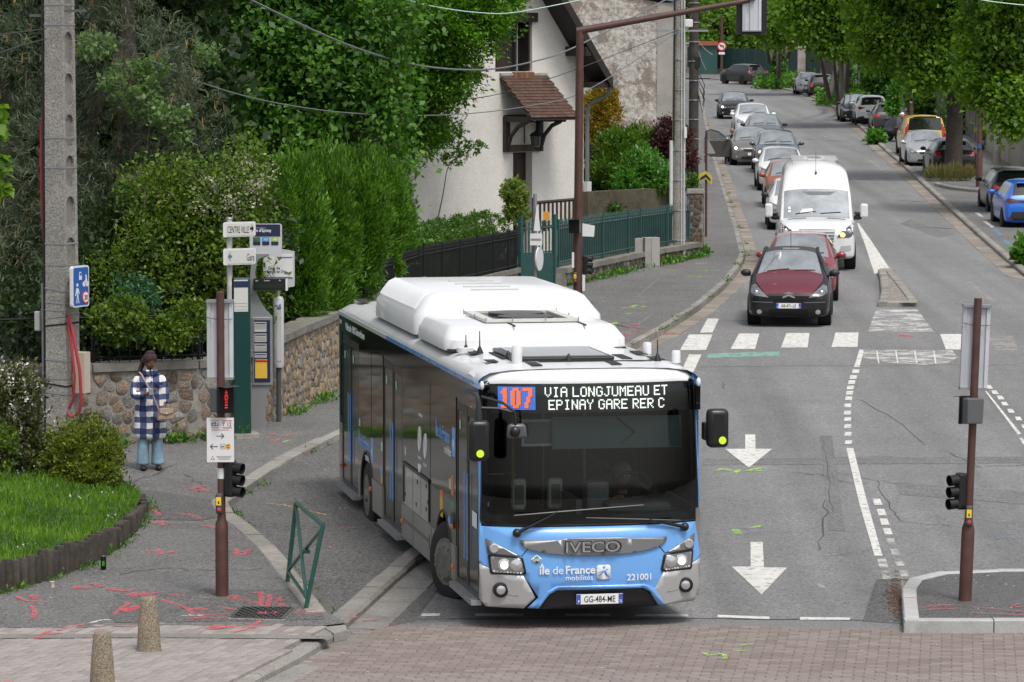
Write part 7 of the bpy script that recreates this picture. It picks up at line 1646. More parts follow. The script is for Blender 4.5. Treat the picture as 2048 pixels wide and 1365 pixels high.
# ---- brown signal poles
def signal_pole(label,x,y,h,lean=0.0,rz=0):
 z0=g(y)+(.13 if x<0 else .135)
 r=thing('signal_pole',label,'signal pole',(x,y,z0),rz);r.rotation_euler=(0,lean,0)
 MB().lathe([(.075,-.05),(.075,.78),(.07,.84),(.05,.9),(.048,.95)],n=18).build('base_sleeve',M_brown,r,40)
 MB().lathe([(.045,.85),(.045,h),(.04,h+.005)],n=14).build('pole',M_brown,r,40);return r
def back_board(parent,x,y,z,w_,h_,nm='signal_backboard'):
 m=MB()
 prof=[(-w_/2,.0),(-w_/2,.09),(-w_*.36,.11),(-w_*.33,.085),(-w_*.12,.085),(-w_*.1,.12),(w_*.1,.12),(w_*.12,.085),(w_*.33,.085),(w_*.36,.11),(w_/2,.09),(w_/2,.0)]
 m.prism([(x+a,y-b)for a,b in prof][::-1],z,z+h_);o=m.build(nm,M_alu,parent)
 for zz in(z-.012,z+h_+.012):MB().box((x,y-.06,zz),(w_*1.03,.15,.03)).build('end_cap',M_steel,o)
 MB().tube([(x-w_/2,y-.115,z+h_*.8),(x,y-.14,z+h_*.77),(x+w_/2,y-.115,z+h_*.78)],.004,4).build('cable_tie',M_black,o)
 return o
def lights3(parent,x,y,z,s=1,rz=0,name='signal_head'):
 M0=T(x,y,z)@RZ(rz)
 o=MB().box((0,0,.2),(.13,.12,.42),M=M0).build(name,M_black,parent,bevel=.03)
 for k in range(3):
  v=MB();zz=.06+k*.135
  v.tube([(0,-.05,zz),(0,-.16,zz-.01)],[.06,.064],14,cap=False);v.v=[tuple(M0@Vector(p))for p in v.v];v.build('visor',M_black,o,50)
  MB().lathe([(.052,0),(.04,.012),(.001,.016)],n=14,M=M0@T(0,-.06,zz)@Matrix.Rotation(pi/2,4,'X')).build('lens',mat('dark_lens',(.02,.02,.02),.15),o,50)
 return o
def push_button(parent,x,y,z):
 o=MB().box((x,y,z),(.085,.09,.24)).build('push_button_box',mat('grey_black_plastic',(.06,.06,.062),.4),parent,bevel=.025)
 MB().box((x-.005,y-.047,z+.03),(.056,.006,.095)).build('yellow_label',mat('label_yellow',(.8,.58,.03),.5),o);MB().box((x-.005,y-.051,z+.015),(.016,.003,.03)).build('label_mark',M_ink,o)
 MB().lathe([(.022,0),(.022,.012),(.001,.016)],n=12,M=T(x,y-.045,z-.065)@Matrix.Rotation(pi/2,4,'X')).build('red_button',mat('button_red',(.55,.05,.06),.4),o);return o
def ped_head(parent,x,y,z,rz,lit=True):
 M0=T(x,y,z)@RZ(rz)
 o=MB().box((0,0,0),(.22,.13,.29),M=M0,tx=1.06).build('pedestrian_signal',mat('signal_grey',(.1,.105,.11),.45),parent,bevel=.015)
 f=MB().box((0,-.075,0),(.25,.03,.31),M=M0).build('signal_face',M_black,o)
 MB().add([(-.125,-.09,.155),(.125,-.09,.155),(.125,-.2,.145),(-.125,-.2,.145)],[(0,1,2,3)],M0).build('hood',M_black,o).modifiers.new('t','SOLIDIFY').thickness=.006
 if lit:
  m=MB();p=[(0,.1),(-.012,.08),(.012,.08),(0,.06),(-.02,.045),(0,.045),(.02,.045),(-.02,.02),(.02,.02),(-.012,0),(.012,0),(-.012,-.03),(.012,-.03),(-.012,-.06),(.012,-.06),(-.012,-.09),(.012,-.09)]
  for a,b in p:m.box((a,-.094,b),(.014,.006,.016),M=M0)
  m.build('red_standing_man',mat('lit_red',(.9,.05,.03),.4,emit=(1,.04,.03),estr=.35),o)
 return o
sp1=signal_pole('brown signal pole on the left pavement carrying the white tram direction board',-3.33,41.57,3.5)
back_board(sp1,-.01,.14,2.52,.3,.86);MB().box((0,.05,2.9),(.05,.1,.04)).build('bracket',M_steel,sp1);ped_head(sp1,.0,-.1,2.28,R(52));lights3(sp1,.105,-.02,1.16,1,R(65));push_button(sp1,-.02,-.06,1.08)
MB().lathe([(.047,1.36),(.047,1.48)],n=14).build('white_sticker',M_swhite,sp1)
tb_=thing('direction_board','white temporary board with T12 tram and RER C arrows on the left signal pole','sign',(-3.33,41.47,g(41.5)+.13+1.56),R(2))
flat([(-.155,0),(.155,0),(.155,.51),(-.155,.51)],M_swhite,tb_,'board',0,.006)
text('T 12',.062,M_ink,tb_,T(.022,-.008,.412),.001,.004,'lettering',.9);text('RER',.03,M_ink,tb_,T(.025,-.01,.169),.001,.0,'lettering',.85,'CENTER');text('C',.055,M_ink,tb_,T(.088,-.011,.163),.001,.008,'lettering',1,'CENTER')
for z in(.475,.395):MB().box((.075,-.008,z),(.11,.003,.008)).build('red_rule',M_sred,tb_)
for z in(.475,.395):MB().box((-.06,-.008,z),(.09,.003,.006)).build('grey_rule',M_gr,tb_)
flat(rounded([(-.005,.15),(.055,.15),(.055,.21),(-.005,.21)],.015),M_ink,tb_,'badge_ring',-.0065,.001);flat(rounded([(-.001,.154),(.051,.154),(.051,.206),(-.001,.206)],.013),M_swhite,tb_,'badge_face',-.0078,.001)
flat(rounded([(.062,.15),(.114,.15),(.114,.21),(.062,.21)],.014),mat('amber_print',(.8,.42,.03),.5),tb_,'line_badge',-.007,.002)
for(x0,x1,z,d)in((-.045,.04,.3,1),(-.115,-.03,.18,-1)):
 MB().box(((x0+x1)/2,-.008,z),(x1-x0,.003,.007)).build('arrow',M_ink,tb_);xt=x1 if d>0 else x0
 for s in(-1,1):MB().tube([(xt,-.008,z),(xt-d*.03,-.008,z+s*.03)],.004,4).build('arrow_head',M_ink,tb_)
m=MB()
for(a,b,c,d)in((-.1,.415,-.02,.422),(-.1,.415,-.1,.45),(-.1,.45,-.05,.45),(-.02,.42,-.035,.45),(-.06,.418,-.06,.462),(-.085,.418,-.085,.45)):m.tube([(a,-.008,b),(c,-.008,d)],.0035,4)
m.build('tram_pictogram',M_ink,tb_)
flat([(-.115,.03),(-.065,.03),(-.09,.075)],M_sred,tb_,'warning_triangle',-.0065,.001);flat([(-.106,.035),(-.074,.035),(-.09,.064)],M_swhite,tb_,'warning_face',-.008,.001)
for k in range(3):MB().box((.04,-.0075,.067-k*.016),(.17-.02*k,.002,.006)).build('small_print',mat('grey_print',(.3,.3,.3),.6),tb_)
MB().box((.0,-.0075,.37),(.2,.002,.008)).build('small_print',mat('pale_red_print',(.5,.25,.27),.6),tb_)
sp2=signal_pole('leaning brown signal pole standing on the dark traffic island at the right',5.16,41.21,3.45,R(1.9))
back_board(sp2,.0,.14,2.43,.31,.92);ped_head(sp2,-.02,-.08,2.18,R(-150),False);lights3(sp2,-.1,.02,1.05,1,R(-65));push_button(sp2,-.005,-.06,.98)
ped_=MB().box((-.12,-.1,2.2),(.05,.02,.3)).build('signal_face',M_black,sp2)
# ---- the mast with its arm over the street
my=81.5;mx_=P(1156,300,my).x;mz=g(my)+.13
ma=thing('signal_mast','tall brown mast with a long arm holding a signal over the road','signal mast',(mx_,my,mz))
el=P(1160,60,my);en=P(1485,3,my)
MB().tube([(0,0,-.1),(0,0,1.2),(el.x-mx_,0,el.z-mz)],[.105,.1,.085],16).build('mast',M_brown,ma,40)
MB().tube([(el.x-mx_-.07,0,el.z-mz-.03),(en.x-mx_+.15,0,en.z-mz+.02)],[.085,.055],14).build('arm',M_brown,ma,40)
hx,hz_=P(1504,0,my).x-mx_,P(1504,70,my).z-mz
sb=MB().prism(rounded([(hx-.34,hz_),(hx+.34,hz_),(hx+.34,hz_+1.3),(hx-.34,hz_+1.3)],.08),.1,.14,XZ).build('signal_board',M_black,ma);back_board(sb,hx+.0,.1,hz_+.1,.42,1.15,'signal_housing')
MB().box((hx,-.02,hz_+.82),(.12,.2,.14)).build('arm_clamp',M_brown,sb)
ped_head(ma,-.06,-.14,P(0,452,my).z-mz,R(-20),False);lights3(ma,.17,.0,P(0,548,my).z-mz,1,R(80));push_button(ma,-.06,-.12,P(0,555,my).z-mz)
flat([(.1,P(0,473,my).z-mz),(.36,P(0,474,my).z-mz),(.38,P(0,452,my).z-mz),(.1,P(0,447,my).z-mz)],M_swhite,ma,'white_plate',.02,.01);MB().box((.13,-.08,P(0,566,my).z-mz),(.06,.02,.36)).build('notice',M_swhite,ma);MB().box((-.11,-.08,P(0,520,my).z-mz),(.05,.05,.34)).build('notice',M_swhite,ma)
# ---- small sign post seen edge on behind the bus roof
q=thing('sign_post','grey post with edge on triangle, small town name plate and round sign','sign post',tuple(gz(P(1070,450,80).x,80,.13)))
MB().cyl((0,0,-.1),(0,0,2.55),.045).build('post',M_steel,q);MB().prism([(-.03,0),(.12,0),(.06,.55),(.03,.55)],-.02,.02,T(0,-.06,P(0,462,80).z-g(80)-.13)@XZ).build('triangle_edge',M_swhite,q)
z_=P(0,478,80).z-g(80)-.13;flat(rounded([(-.11,z_-.14),(.16,z_-.14),(.16,z_+.12),(-.11,z_+.12)],.03),M_swhite,q,'name_plate',-.07,.03);[MB().box((-.085+k*.023,-.101,z_-.015),(.016,.003,.05)).build('worn_letter',M_gr,q)for k in range(10)]
z_=P(0,518,80).z-g(80)-.13;MB().lathe([(.26,0),(.26,.03)],n=24,M=T(.08,-.05,z_)@RZ(R(72))@Matrix.Rotation(pi/2,4,'X')).build('round_sign',M_swhite,q)
# ---- direction sign post
dpz=g(57.6)+.13;dpx=P(459,500,57.6).x
dp=thing('direction_post','white painted post carrying the CENTRE VILLE and Gare direction signs','sign post',(dpx,57.6,dpz))
MB().cyl((0,0,-.1),(0,0,P(0,443,57.6).z-dpz+.03),.045,n=14).build('post',mat('worn_white_post',(.5,.5,.48),.6,var=.2,vscale=5,stain=(.25,.22,.18),stscale=4),dp,40);MB().ball((0,0,P(0,443,57.6).z-dpz+.04),(.06,.06,.03)).build('post_cap',M_steel,dp,60)
for(y0,y1,tx_,rt_)in((445,475,'CENTRE VILLE',1),(498,531,'Gare',0)):
 za,zb_=P(0,y1,57.5).z-dpz,P(0,y0,57.5).z-dpz
 s=flat(rounded([(-.09,za),(.42,za+.02),(.42,zb_+.01),(-.09,zb_)],.03),M_swhite,dp,'direction_sign',-.05,.08)
 flat(rounded([(-.03,za+.02),(.405,za+.04),(.405,zb_-.01),(-.03,zb_-.02)],.02),mat('sign_cream',(.62,.61,.58),.5),s,'sign_face',-.131,.004)
 if rt_:
  text(tx_,.15,M_ink,s,T(-.02,-.136,za+.07),.001,.004,'lettering',.36);flat([(.335,za+.12),(.335,za+.16),(.365,za+.16),(.36,za+.21),(.395,za+.14),(.36,za+.07),(.365,za+.12)],M_ink,s,'arrow',-.135)
 else:
  text(tx_,.16,M_ink,s,T(.28,-.136,za+.075),.001,.004,'lettering',.38);flat([(.05,za+.12),(.05,za+.16),(.02,za+.16),(.03,za+.22),(-.015,za+.14),(.03,za+.06),(.02,za+.12)],MATS['bus_blue_paint']if 0 else mat('arrow_blue_grey',(.12,.17,.26),.5),s,'arrow',-.135)
  # ---- bus stop column, bus stop totem, second stop flag
bz=g(57.1)+.13;bx=P(483,700,57.1).x
bc=thing('bus_stop_column','dark green square bus stop column with a white notice','bus stop',(bx,57.1,bz),R(14))
MB().box((0,0,1.26),(.27,.2,2.52)).build('column',M_teal,bc,bevel=.02);MB().box((-.02,-.103,2.24),(.22,.006,.5)).build('notice',mat('paper_white',(.55,.55,.52),.7),bc);MB().box((-.02,-.107,2.42),(.22,.004,.1)).build('notice_heading',M_navy,bc)
MB().box((0,0,.02),(.5,.36,.1)).build('plinth',M_kerb,bc)
for k in range(3):MB().box((-.02,-.107,2.02+k*.05),(.2,.003,.004)).build('notice_rule',M_gr,bc)
tz=g(58.3)+.13;tx0=P(524,700,58.3).x
tt=thing('bus_stop_totem','grey bus stop totem with curved neck, timetable case and line flag','bus stop',(tx0,58.3,tz))
wz=lambda y:P(0,y,58.3).z-tz
wx=lambda x:P(x,700,58.3).x-tx0
prof=[(wx(502),wz(862)),(wx(533),wz(862)),(wx(529),wz(830)),(wx(533),wz(790)),(wx(545),wz(768)),(wx(545),wz(634)),(wx(530),wz(618)),(wx(514),wz(590)),(wx(511),wz(545)),(wx(516),wz(520)),(wx(540),wz(508)),(wx(505),wz(508)),(wx(501),wz(560)),(wx(501),wz(768))]
flat(prof[::-1],M_totem,tt,'totem_body',.06,.12)
cs=MB().box((wx(525),-.075,(wz(634)+wz(770))/2),(wx(545)-wx(506),.03,wz(634)-wz(770))).build('timetable_case',M_steel,tt,bevel=.008);MB().box((wx(525),-.094,(wz(640)+wz(764))/2),(wx(541)-wx(509),.006,wz(640)-wz(764))).build('case_back',M_navy,cs)
for(a,b)in((643,664),(666,684),(686,703),(705,716)):
 s=MB().box((wx(522),-.1,(wz(a)+wz(b))/2),(wx(534)-wx(510),.004,wz(a)-wz(b)-.012)).build('timetable',mat('timetable_paper',(.5,.49,.47),.7),cs)
 MB().box((wx(522),-.103,wz(a)-.03),(wx(534)-wx(510)-.02,.002,.018)).build('timetable_heading',M_navy,s)
 for k in range(4):MB().box((wx(522),-.103,wz(a)-.06-k*.018),(wx(533)-wx(511),.002,.005)).build('timetable_row',M_gr,s)
MB().box((wx(523),-.1,(wz(718)+wz(756))/2),(wx(535)-wx(511),.004,wz(718)-wz(756))).build('yellow_notice',mat('notice_yellow',(.7,.45,.05),.6),cs);MB().box((wx(523),-.103,wz(722)),(wx(535)-wx(511),.003,.03)).build('hazard_edge',M_sred,cs)
fl=flat(rounded([(wx(501),wz(513)),(wx(565),wz(513)),(wx(565),wz(448)),(wx(501),wz(448))],.05),mat('flag_grey',(.5,.51,.52),.4),tt,'stop_flag',.04,.08);MB().box((wx(535),-.043,wz(461)),(wx(562)-wx(508),.006,wz(449)-wz(473))).build('flag_heading',M_navy,fl)
text("re d'Epinay",.075,M_wprint,fl,T(wx(511),-.048,wz(464)),.001,.008,'lettering',.8);MB().box((wx(523),-.048,wz(456)),(.16,.003,.02)).build('worn_letter',M_gr,fl)
for k,(c,s)in enumerate((((.05,.14,.09),'T12'),((.04,.3,.6),'107'),((.3,.5,.05),'108'))):
 x=wx(515+18*k);o=MB().box((x,-.043,wz(479)),(.115,.006,.07)).build('line_badge',mat('line_colour_%s'%s,c,.5),fl);text(s if k else '',.055,M_wprint,o,T(x,-.048,wz(481.5)),.001,0,'line_number',.9,'CENTER');MB().box((x,-.043,wz(487)),(.115,.006,.055)).build('line_text',M_navy,fl)
di=MB().box(((wx(509)+wx(574))/2,-.1,wz(568.5)),(wx(574)-wx(509),.14,wz(557)-wz(580))).build('departure_display',M_black,tt);MB().box((wx(575),-.1,wz(569)),(.03,.16,wz(557)-wz(580))).build('display_end',M_swhite,di);MB().box((wx(540),-.172,wz(571)),(wx(570)-wx(512),.004,.07)).build('display_screen',mat('lcd_screen',(.02,.03,.025),.15),di)
for s,x in(('Ligne',513),('Destination',530),('Min',560)):text(s,.035,M_wprint,di,T(wx(x),-.173,wz(561.5)),.0005,0,'lettering',.6)
t2z=g(59.2)+.13;t2x=P(557,700,59.2).x;ux=lambda x:P(x,700,59.2).x-t2x;uz=lambda y:P(0,y,59.2).z-t2z
t2=thing('bus_stop_post','slim grey bus stop post with white flag for Gare de Brétigny sur Orge','bus stop',(t2x,59.2,t2z))
MB().cyl((0,0,-.05),(0,0,uz(735)),.04).build('post',mat('dark_grey_post',(.06,.065,.07),.5),t2);pb=MB().lathe([(.08,uz(735)),(.09,uz(730)),(.09,uz(600)),(.07,uz(594)),(.001,uz(593))],n=16).build('timetable_drum',M_alu,t2,40);MB().cyl((0,0,uz(594)),(0,0,uz(500)),.025).build('upper_post',M_steel,t2)
MB().box((.02,-.09,uz(665)),(.07,.01,uz(612)-uz(725))).build('timetable_strip',mat('timetable_paper',(.5,.49,.47)),pb);MB().box((.02,-.097,uz(615)),(.07,.004,.04)).build('strip_heading',mat('violet_print',(.15,.12,.4),.5),pb)
f2=flat(rounded([(ux(527),uz(562)),(ux(578),uz(575)),(ux(590),uz(573)),(ux(590),uz(503)),(ux(565),uz(499)),(ux(527),uz(502))],.02),mat('flag_grey',(.5,.51,.52)),t2,'stop_flag',.03,.06);MB().box((ux(558),-.033,uz(532)),(ux(586)-ux(529),.006,uz(508)-uz(556))).build('flag_face',M_swhite,f2)
text('Gare de',.07,M_navy,f2,T(ux(537),-.038,uz(539)),.001,.012,'lettering',.85);text('Brétigny sur Orge',.07,M_navy,f2,T(ux(535),-.038,uz(546)),.001,.012,'lettering',.62);text('→',.07,M_navy,f2,T(ux(530),-.038,uz(539)),.001,.01,'arrow',.6)
for(y,x0,x1)in((515,555,586),(555,529,586)):MB().box(((ux(x0)+ux(x1))/2,-.038,uz(y)),(ux(x1)-ux(x0),.003,.018)).build('blue_rule',MATS['violet_print'],f2)
# ---- green cross barrier
b0=G(573,1165,.13);b1_=G(608,1218,.13);t0=P(592,1006,b0.y);t1=P(646,1050,b1_.y)
ba=thing('pavement_barrier','dark green steel cross barrier leaning at the kerb by the manhole','barrier',tuple(b0));M_bar=mat('barrier_green',(.015,.085,.065),.4,coat=.3,var=.15,vscale=9)
V_=[v-b0 for v in(b0,b1_,t0,t1)];lo0=V_[0].lerp(V_[2],.14);lo1=V_[1].lerp(V_[3],.13)
for nm,a,b,r in(('post',V_[0]-Vector((0,0,.1)),V_[2],.026),('post',V_[1]-Vector((0,0,.1)),V_[3],.026),('top_rail',V_[2],V_[3],.026),('bottom_rail',lo0,lo1,.02),('cross_bar',lo0,V_[3]-Vector((0,0,.03)),.02),('cross_bar',V_[2]-Vector((0,0,.03)),lo1,.02)):MB().tube([a,b],r,8).build(nm,M_bar,ba,40)
MB().lathe([(.045,-.02),(.045,.02),(.001,.03)],n=10,M=T(*V_[0].lerp(V_[3],.55))).build('centre_boss',M_bar,ba)
# ---- exposed aggregate bollards
M_agg=mat('exposed_aggregate',(.3,.21,.105),.9,var=.35,vscale=3,speck=.5,sscale=130,bump=1.0,bscale=80,stain=(.07,.06,.045),stscale=2)
for lb,c in(('concrete pebble bollard nearer the brown signal pole, farther of the two',G(298,1300,.13)),('concrete pebble bollard cut by the bottom edge of the frame',G(205,1376,.13))):
 q=thing('bollard',lb,'bollard',tuple(c),random.random(),'tapered pebble bollards on the block paving')
 MB().lathe([(.128,-.03),(.126,.03),(.11,.28),(.086,.535),(.074,.555),(.001,.56)],n=28).build('shaft',M_agg,q,40);MB().lathe([(.135,-.03),(.135,.008)],n=24).build('footing',M_kerb,q)
 # ---- litter
c=G(207,1140,.13);q=thing('drink_can','tall black drink can with green mark left beside the log edging','can',tuple(c))
MB().lathe([(.027,0),(.033,.01),(.033,.15),(.026,.165),(.026,.168),(.001,.162)],n=18).build('can_body',mat('can_black',(.012,.012,.012),.3,.5),q,50);m=MB()
for dx in(-.011,0,.011):m.tube([(dx-.002,-.034,.11),(dx+.003,-.034,.085),(dx,-.034,.05)],.003,4)
m.build('green_mark',mat('can_green',(.1,.6,.05),.4),q);MB().lathe([(.027,.165),(.027,.17),(.001,.17)],n=16).build('can_lid',M_steel,q)
c=G(105,1175,.13);q=thing('paper_cup','small white paper cup standing on the pavement near the log edging','cup',tuple(c));MB().lathe([(.022,0),(.03,.065),(.032,.067),(.03,.067),(.022,.01),(.001,.01)],n=16).build('cup_wall',mat('paper_cup_white',(.72,.66,.58),.7),q,50)
m=MB()
for k in range(90):
 x,y,o_=random.choice(((random.uniform(20,460),random.uniform(1040,1240),.13),(random.uniform(480,700),random.uniform(900,1200),.05),(random.uniform(1180,1440),random.uniform(540,680),.13),(random.uniform(1450,2000),random.uniform(700,1230),0),(random.uniform(500,2000),random.uniform(1260,1360),.012),(random.uniform(1820,2040),random.uniform(1150,1220),.135)))
 p=G(x,y,o_);s=random.uniform(.008,.022)*(2 if o_==.13 and x>1000 else 1);m.box((p.x,p.y,p.z+.008),(s,s*1.4,.006),rz=random.uniform(0,3))
kind(m.build('litter',mat('pale_litter',(.5,.48,.44),.8),None),'stuff')
m=MB()
for k in range(160):
 p=G(random.gauss(1790,9),random.gauss(1200,22),0);s=random.uniform(.012,.03);m.box((p.x,p.y,p.z+.012),(s,s*1.6,.004),rz=random.uniform(0,3))
kind(m.build('dead_leaves',mat('dead_leaf_brown',(.16,.075,.03),.8,var=.4,vscale=20),None),'stuff')
# ---- utility poles by the house
uy=94.8;up0=gz(P(1357,520,uy).x,uy,.13)
up=thing('utility_pole','tall round pale concrete utility pole with white pipes at the green fence','utility pole',tuple(up0))
MB().tube([(0,0,-.2),(0,0,10)],[.2,.13],16).build('shaft',M_polec,up,40)
MB().tube([(-.2,-.08,.3),(-.2,-.08,3.1)],.05,8).build('pipe_guard',mat('white_pipe',(.6,.6,.6),.5),up);MB().tube([(.13,-.16,-.05),(.12,-.15,9)],.022,6).tube([(.06,-.2,.1),(.05,-.18,9)],.016,6).build('conduit',M_alu,up);MB().tube([(-.14,-.14,3.1),(-.12,-.13,9)],.018,6).tube([(.16,-.08,2.4),(.24,-.1,2.1),(.16,-.12,1.8)],.012,5).build('cable',M_black,up)
MB().box((.24,-.12,P(0,47,uy).z-up0.z),(.2,.12,.2)).build('junction_box',M_swhite,up,bevel=.02);MB().box((.16,-.2,P(0,265,uy).z-up0.z),(.07,.06,.28)).build('small_box',M_swhite,up)
for k in range(9):MB().lathe([(.2-.006*k*.9+.012,0),(.2-.006*k*.9+.012,.03)],n=14,M=T(0,0,.5+k*.78)).build('strap',M_strap,up)
MB().box((0,-.12,P(0,62,uy).z-up0.z),(1.5,.05,.05)).build('cross_arm',M_steel,up)
uy2=104;up1=gz(P(1387,330,uy2).x,uy2,.13);u2=thing('utility_pole','dark timber utility pole with metal bands behind the pale concrete pole','utility pole',tuple(up1))
MB().tube([(0,0,-.2),(0,0,10.5)],[.15,.12],12).build('shaft',mat('creosoted_timber',(.05,.042,.036),.85,var=.4,vscale=6,bump=.5),u2,40)
for k in range(12):MB().lathe([(.155,0),(.155,.03)],n=12,M=T(0,0,2.2+k*.55)).build('band',M_strap,u2)
MB().box((.1,-.1,P(0,125,uy2).z-up1.z),(.16,.1,.3)).build('cable_box',M_black,u2)
for k in range(3):MB().tube([(.15,-.1,4.6-k*.2),(.3,-.1,4.3-k*.2),(.25,-.1,3.9-k*.2),(.12,-.1,4.0)],.012,5).build('cable_loop',M_black,u2)
sb_=G(1412,474,.13);q=thing('warning_sign','back of a grey triangular warning sign with yellow chevron plate on a brown post','traffic sign',tuple(sb_));sy=sb_.y;kz=lambda y:P(0,y,sy).z-sb_.z;kx=lambda x:P(x,300,sy).x-sb_.x
MB().cyl((0,0,-.1),(0,0,kz(262)),.035).build('post',M_brown,q);M_sback=mat('sign_back_grey',(.33,.34,.34),.5,.4)
flat(rounded([(kx(1394),kz(308)),(kx(1432),kz(308)),(kx(1411),kz(270))],.06),M_sback,q,'triangle_plate',.06,.02);flat(rounded([(kx(1395),kz(326)),(kx(1419),kz(326)),(kx(1419),kz(311)),(kx(1395),kz(311))],.03),M_sback,q,'text_plate',.06,.02)
Mc=RZ(R(-12))
flat([(kx(1396),kz(366)),(kx(1411),kz(358)),(kx(1424),kz(370)),(kx(1424),kz(352)),(kx(1411),kz(342)),(kx(1396),kz(350))],mat('chevron_yellow',(.55,.43,.03),.5),q,'chevron_plate',-.05,.02);flat([(kx(1400),kz(362)),(kx(1412),kz(355)),(kx(1421),kz(364)),(kx(1421),kz(358)),(kx(1412),kz(348)),(kx(1400),kz(356))],M_navy,q,'chevron',-.071,.003)
c=G(1443,160,.1);q=thing('prohibition_sign','small round no turn sign on a brown post at the top of the hill','traffic sign',tuple(c));ky2=lambda y:P(0,y,c.y).z-c.z;k_=c.y/F
MB().cyl((0,0,-.1),(0,0,ky2(30)),.1).build('post',M_brown,q);zc=ky2(93)
disc(9.5*k_,(0,-.12,zc),M_sred,q,'red_rim',.02,24);disc(7*k_,(0,-.145,zc),M_swhite,q,'sign_face',.01,24)
MB().box((0,-.165,zc),(12.5*k_,.01,1.6*k_),M=T(0,0,0)).build('red_bar',M_sred,q).matrix_local=T(0,0,zc)@Matrix.Rotation(R(40),4,'Y')@T(0,0,-zc)
flat([(-4*k_,zc+1*k_),(-1*k_,zc+4*k_),(-1*k_,zc+2*k_),(4*k_,zc+2*k_),(4*k_,zc-4*k_),(2.5*k_,zc-4*k_),(2.5*k_,zc+.2*k_),(-1*k_,zc+.2*k_),(-1*k_,zc-2*k_)],M_ink,q,'turn_arrow',-.158,.004);MB().box((0,-.12,ky2(107)),(12*k_,.02,5*k_)).build('text_plate',M_swhite,q)
for i,(x,y,h)in enumerate(((1958,374,7.5),(1822,262,7.5),(1731,190,7.5))):
 c=G(x,y,.08);q=thing('lamp_post',['brown lamp post beside the dark grey parked hatchback','brown lamp post behind the yellow delivery van','brown lamp post by the iron gate near the ivy trees'][i],'lamp post',tuple(c),0,'brown lamp posts on the right pavement')
 MB().lathe([(.12,-.1),(.12,1.1),(.1,1.2),(.085,1.3),(.06,h)],n=14).build('column',M_brown,q,40);MB().tube([(0,0,h),(-.6,-.2,h+.35),(-1.3,-.4,h+.4)],.04,8).build('arm',M_brown,q,50);MB().box((-1.5,-.45,h+.4),(.6,.22,.12)).build('lantern',M_steel,q,bevel=.03)
 MB().box((-.02,-.125,1.45),(.1,.02,.14)).build('sticker',M_sblue if i==0 else M_swhite,q)
c=G(1993,328,.08);q=thing('utility_pole','grey concrete pole at the beige wall behind the lamp post','utility pole',tuple(c));MB().tube([(0,0,-.1),(0,0,8)],[.16,.11],12).build('shaft',M_polec,q,40);MB().lathe([(.17,1),(.17,1.04)],n=12).build('strap',M_strap,q)
for i,x in enumerate((1700,1706,1712)):
 c=G(x,186,.08);q=thing('metal_post',['left of three slim grey posts at the pale gate pillar','middle of three slim grey posts at the pale gate pillar','right of three slim grey posts at the pale gate pillar'][i],'post',tuple(c),0,'slim grey posts by the gate');MB().cyl((0,0,0),(0,0,3.2),.07,n=8).build('shaft',M_steel,q);MB().ball((0,0,3.2),.075,8,5).build('cap',M_steel,q)
 # ---- covered motorcycle
c=G(1788,283,.08);q=thing('covered_motorcycle','motorcycle under a dark grey fabric cover parked at the kerb','motorcycle',tuple(c),R(10));k_=c.y/F
M_cov=mat('grey_cover',(.05,.05,.06),.75,var=.2,vscale=3,bump=.6,bscale=9)
bm=bmesh.new();bmesh.ops.create_icosphere(bm,subdivisions=4,radius=1)
for v in bm.verts:
 d=v.co.copy();x,y,z=d
 top=1.32*(1-.28*abs(y)**1.5)if z>0 else 1;fold=.06*sin(9*math.atan2(y,x))*(1-max(0,z))+.05*noise.noise(d*3)
 v.co=Vector((x*(.36-.12*max(0,z))*(1+fold)*(1.5 if z<0 else 1.1),y*.95*(1+fold),.55+z*(.82*(.8+.35*max(0,-y))if z>0 else .22+.1*sin(7*y))))
me=bpy.data.meshes.new('cover');bm.to_mesh(me);bm.free();me.materials.append(M_cov);me.polygons.foreach_set('use_smooth',[True]*len(me.polygons));link(bpy.data.objects.new('cover',me),q)
for y in(-.72,.7):
 w_=MB().lathe([(.2,-.05),(.28,-.05),(.3,0),(.28,.05),(.2,.05)],n=20,M=T(0,y,.3)@RZ(.3)@Matrix.Rotation(pi/2,4,'Y')).build('wheel',M_rubber,q,40);MB().lathe([(.19,-.02),(.21,-.03),(.21,.03),(.05,.04),(.001,.04)],n=16,M=T(0,y,.3)@RZ(.3)@Matrix.Rotation(pi/2,4,'Y')).build('rim',M_steel,w_)
for s in(-1,1):MB().ball((s*.45,-.35,1.05),(.14,.1,.09)).build('handlebar_bulge',M_cov,q,60)
# ---- overhead cables
M_wire=mat('black_cable',(.03,.032,.035),.5);M_wire2=mat('grey_cable',(.16,.17,.18),.5);M_wire3=mat('mint_cable',(.45,.65,.55),.4)
def wire(lb,pts,r,m_):
 w2=[P(x,y,Y)for x,y,Y in pts];w2=smooth_line(w2,6);q=thing('overhead_cable',lb,'cable',tuple(w2[0]));MB().tube([p-w2[0]for p in w2],r,5).build('strand',m_,q,60)
wire('thick twisted grey cable sagging across the trees to the white house',[(380,-70,62),(505,2,66),(690,88,72),(830,130,77),(960,140,82),(1060,125,86),(1155,92,89),(1350,-10,95)],.02,M_wire2)
wire('thin lower cable crossing the tree and the porch roof',[(300,120,60),(420,172,64),(560,208,68),(720,228,74),(900,230,80),(1060,212,85),(1180,178,88),(1357,62,94.7)],.012,M_wire2)
wire('upper thin cable passing over the porch roof to the utility pole',[(880,205,90),(1000,188,91),(1150,140,92.5),(1357,60,94.7)],.01,M_wire)
wire('pale mint cable curving across the top edge by the house',[(780,-10,74),(860,12,76),(960,26,78),(1040,24,80),(1200,-8,84)],.012,M_wire3)
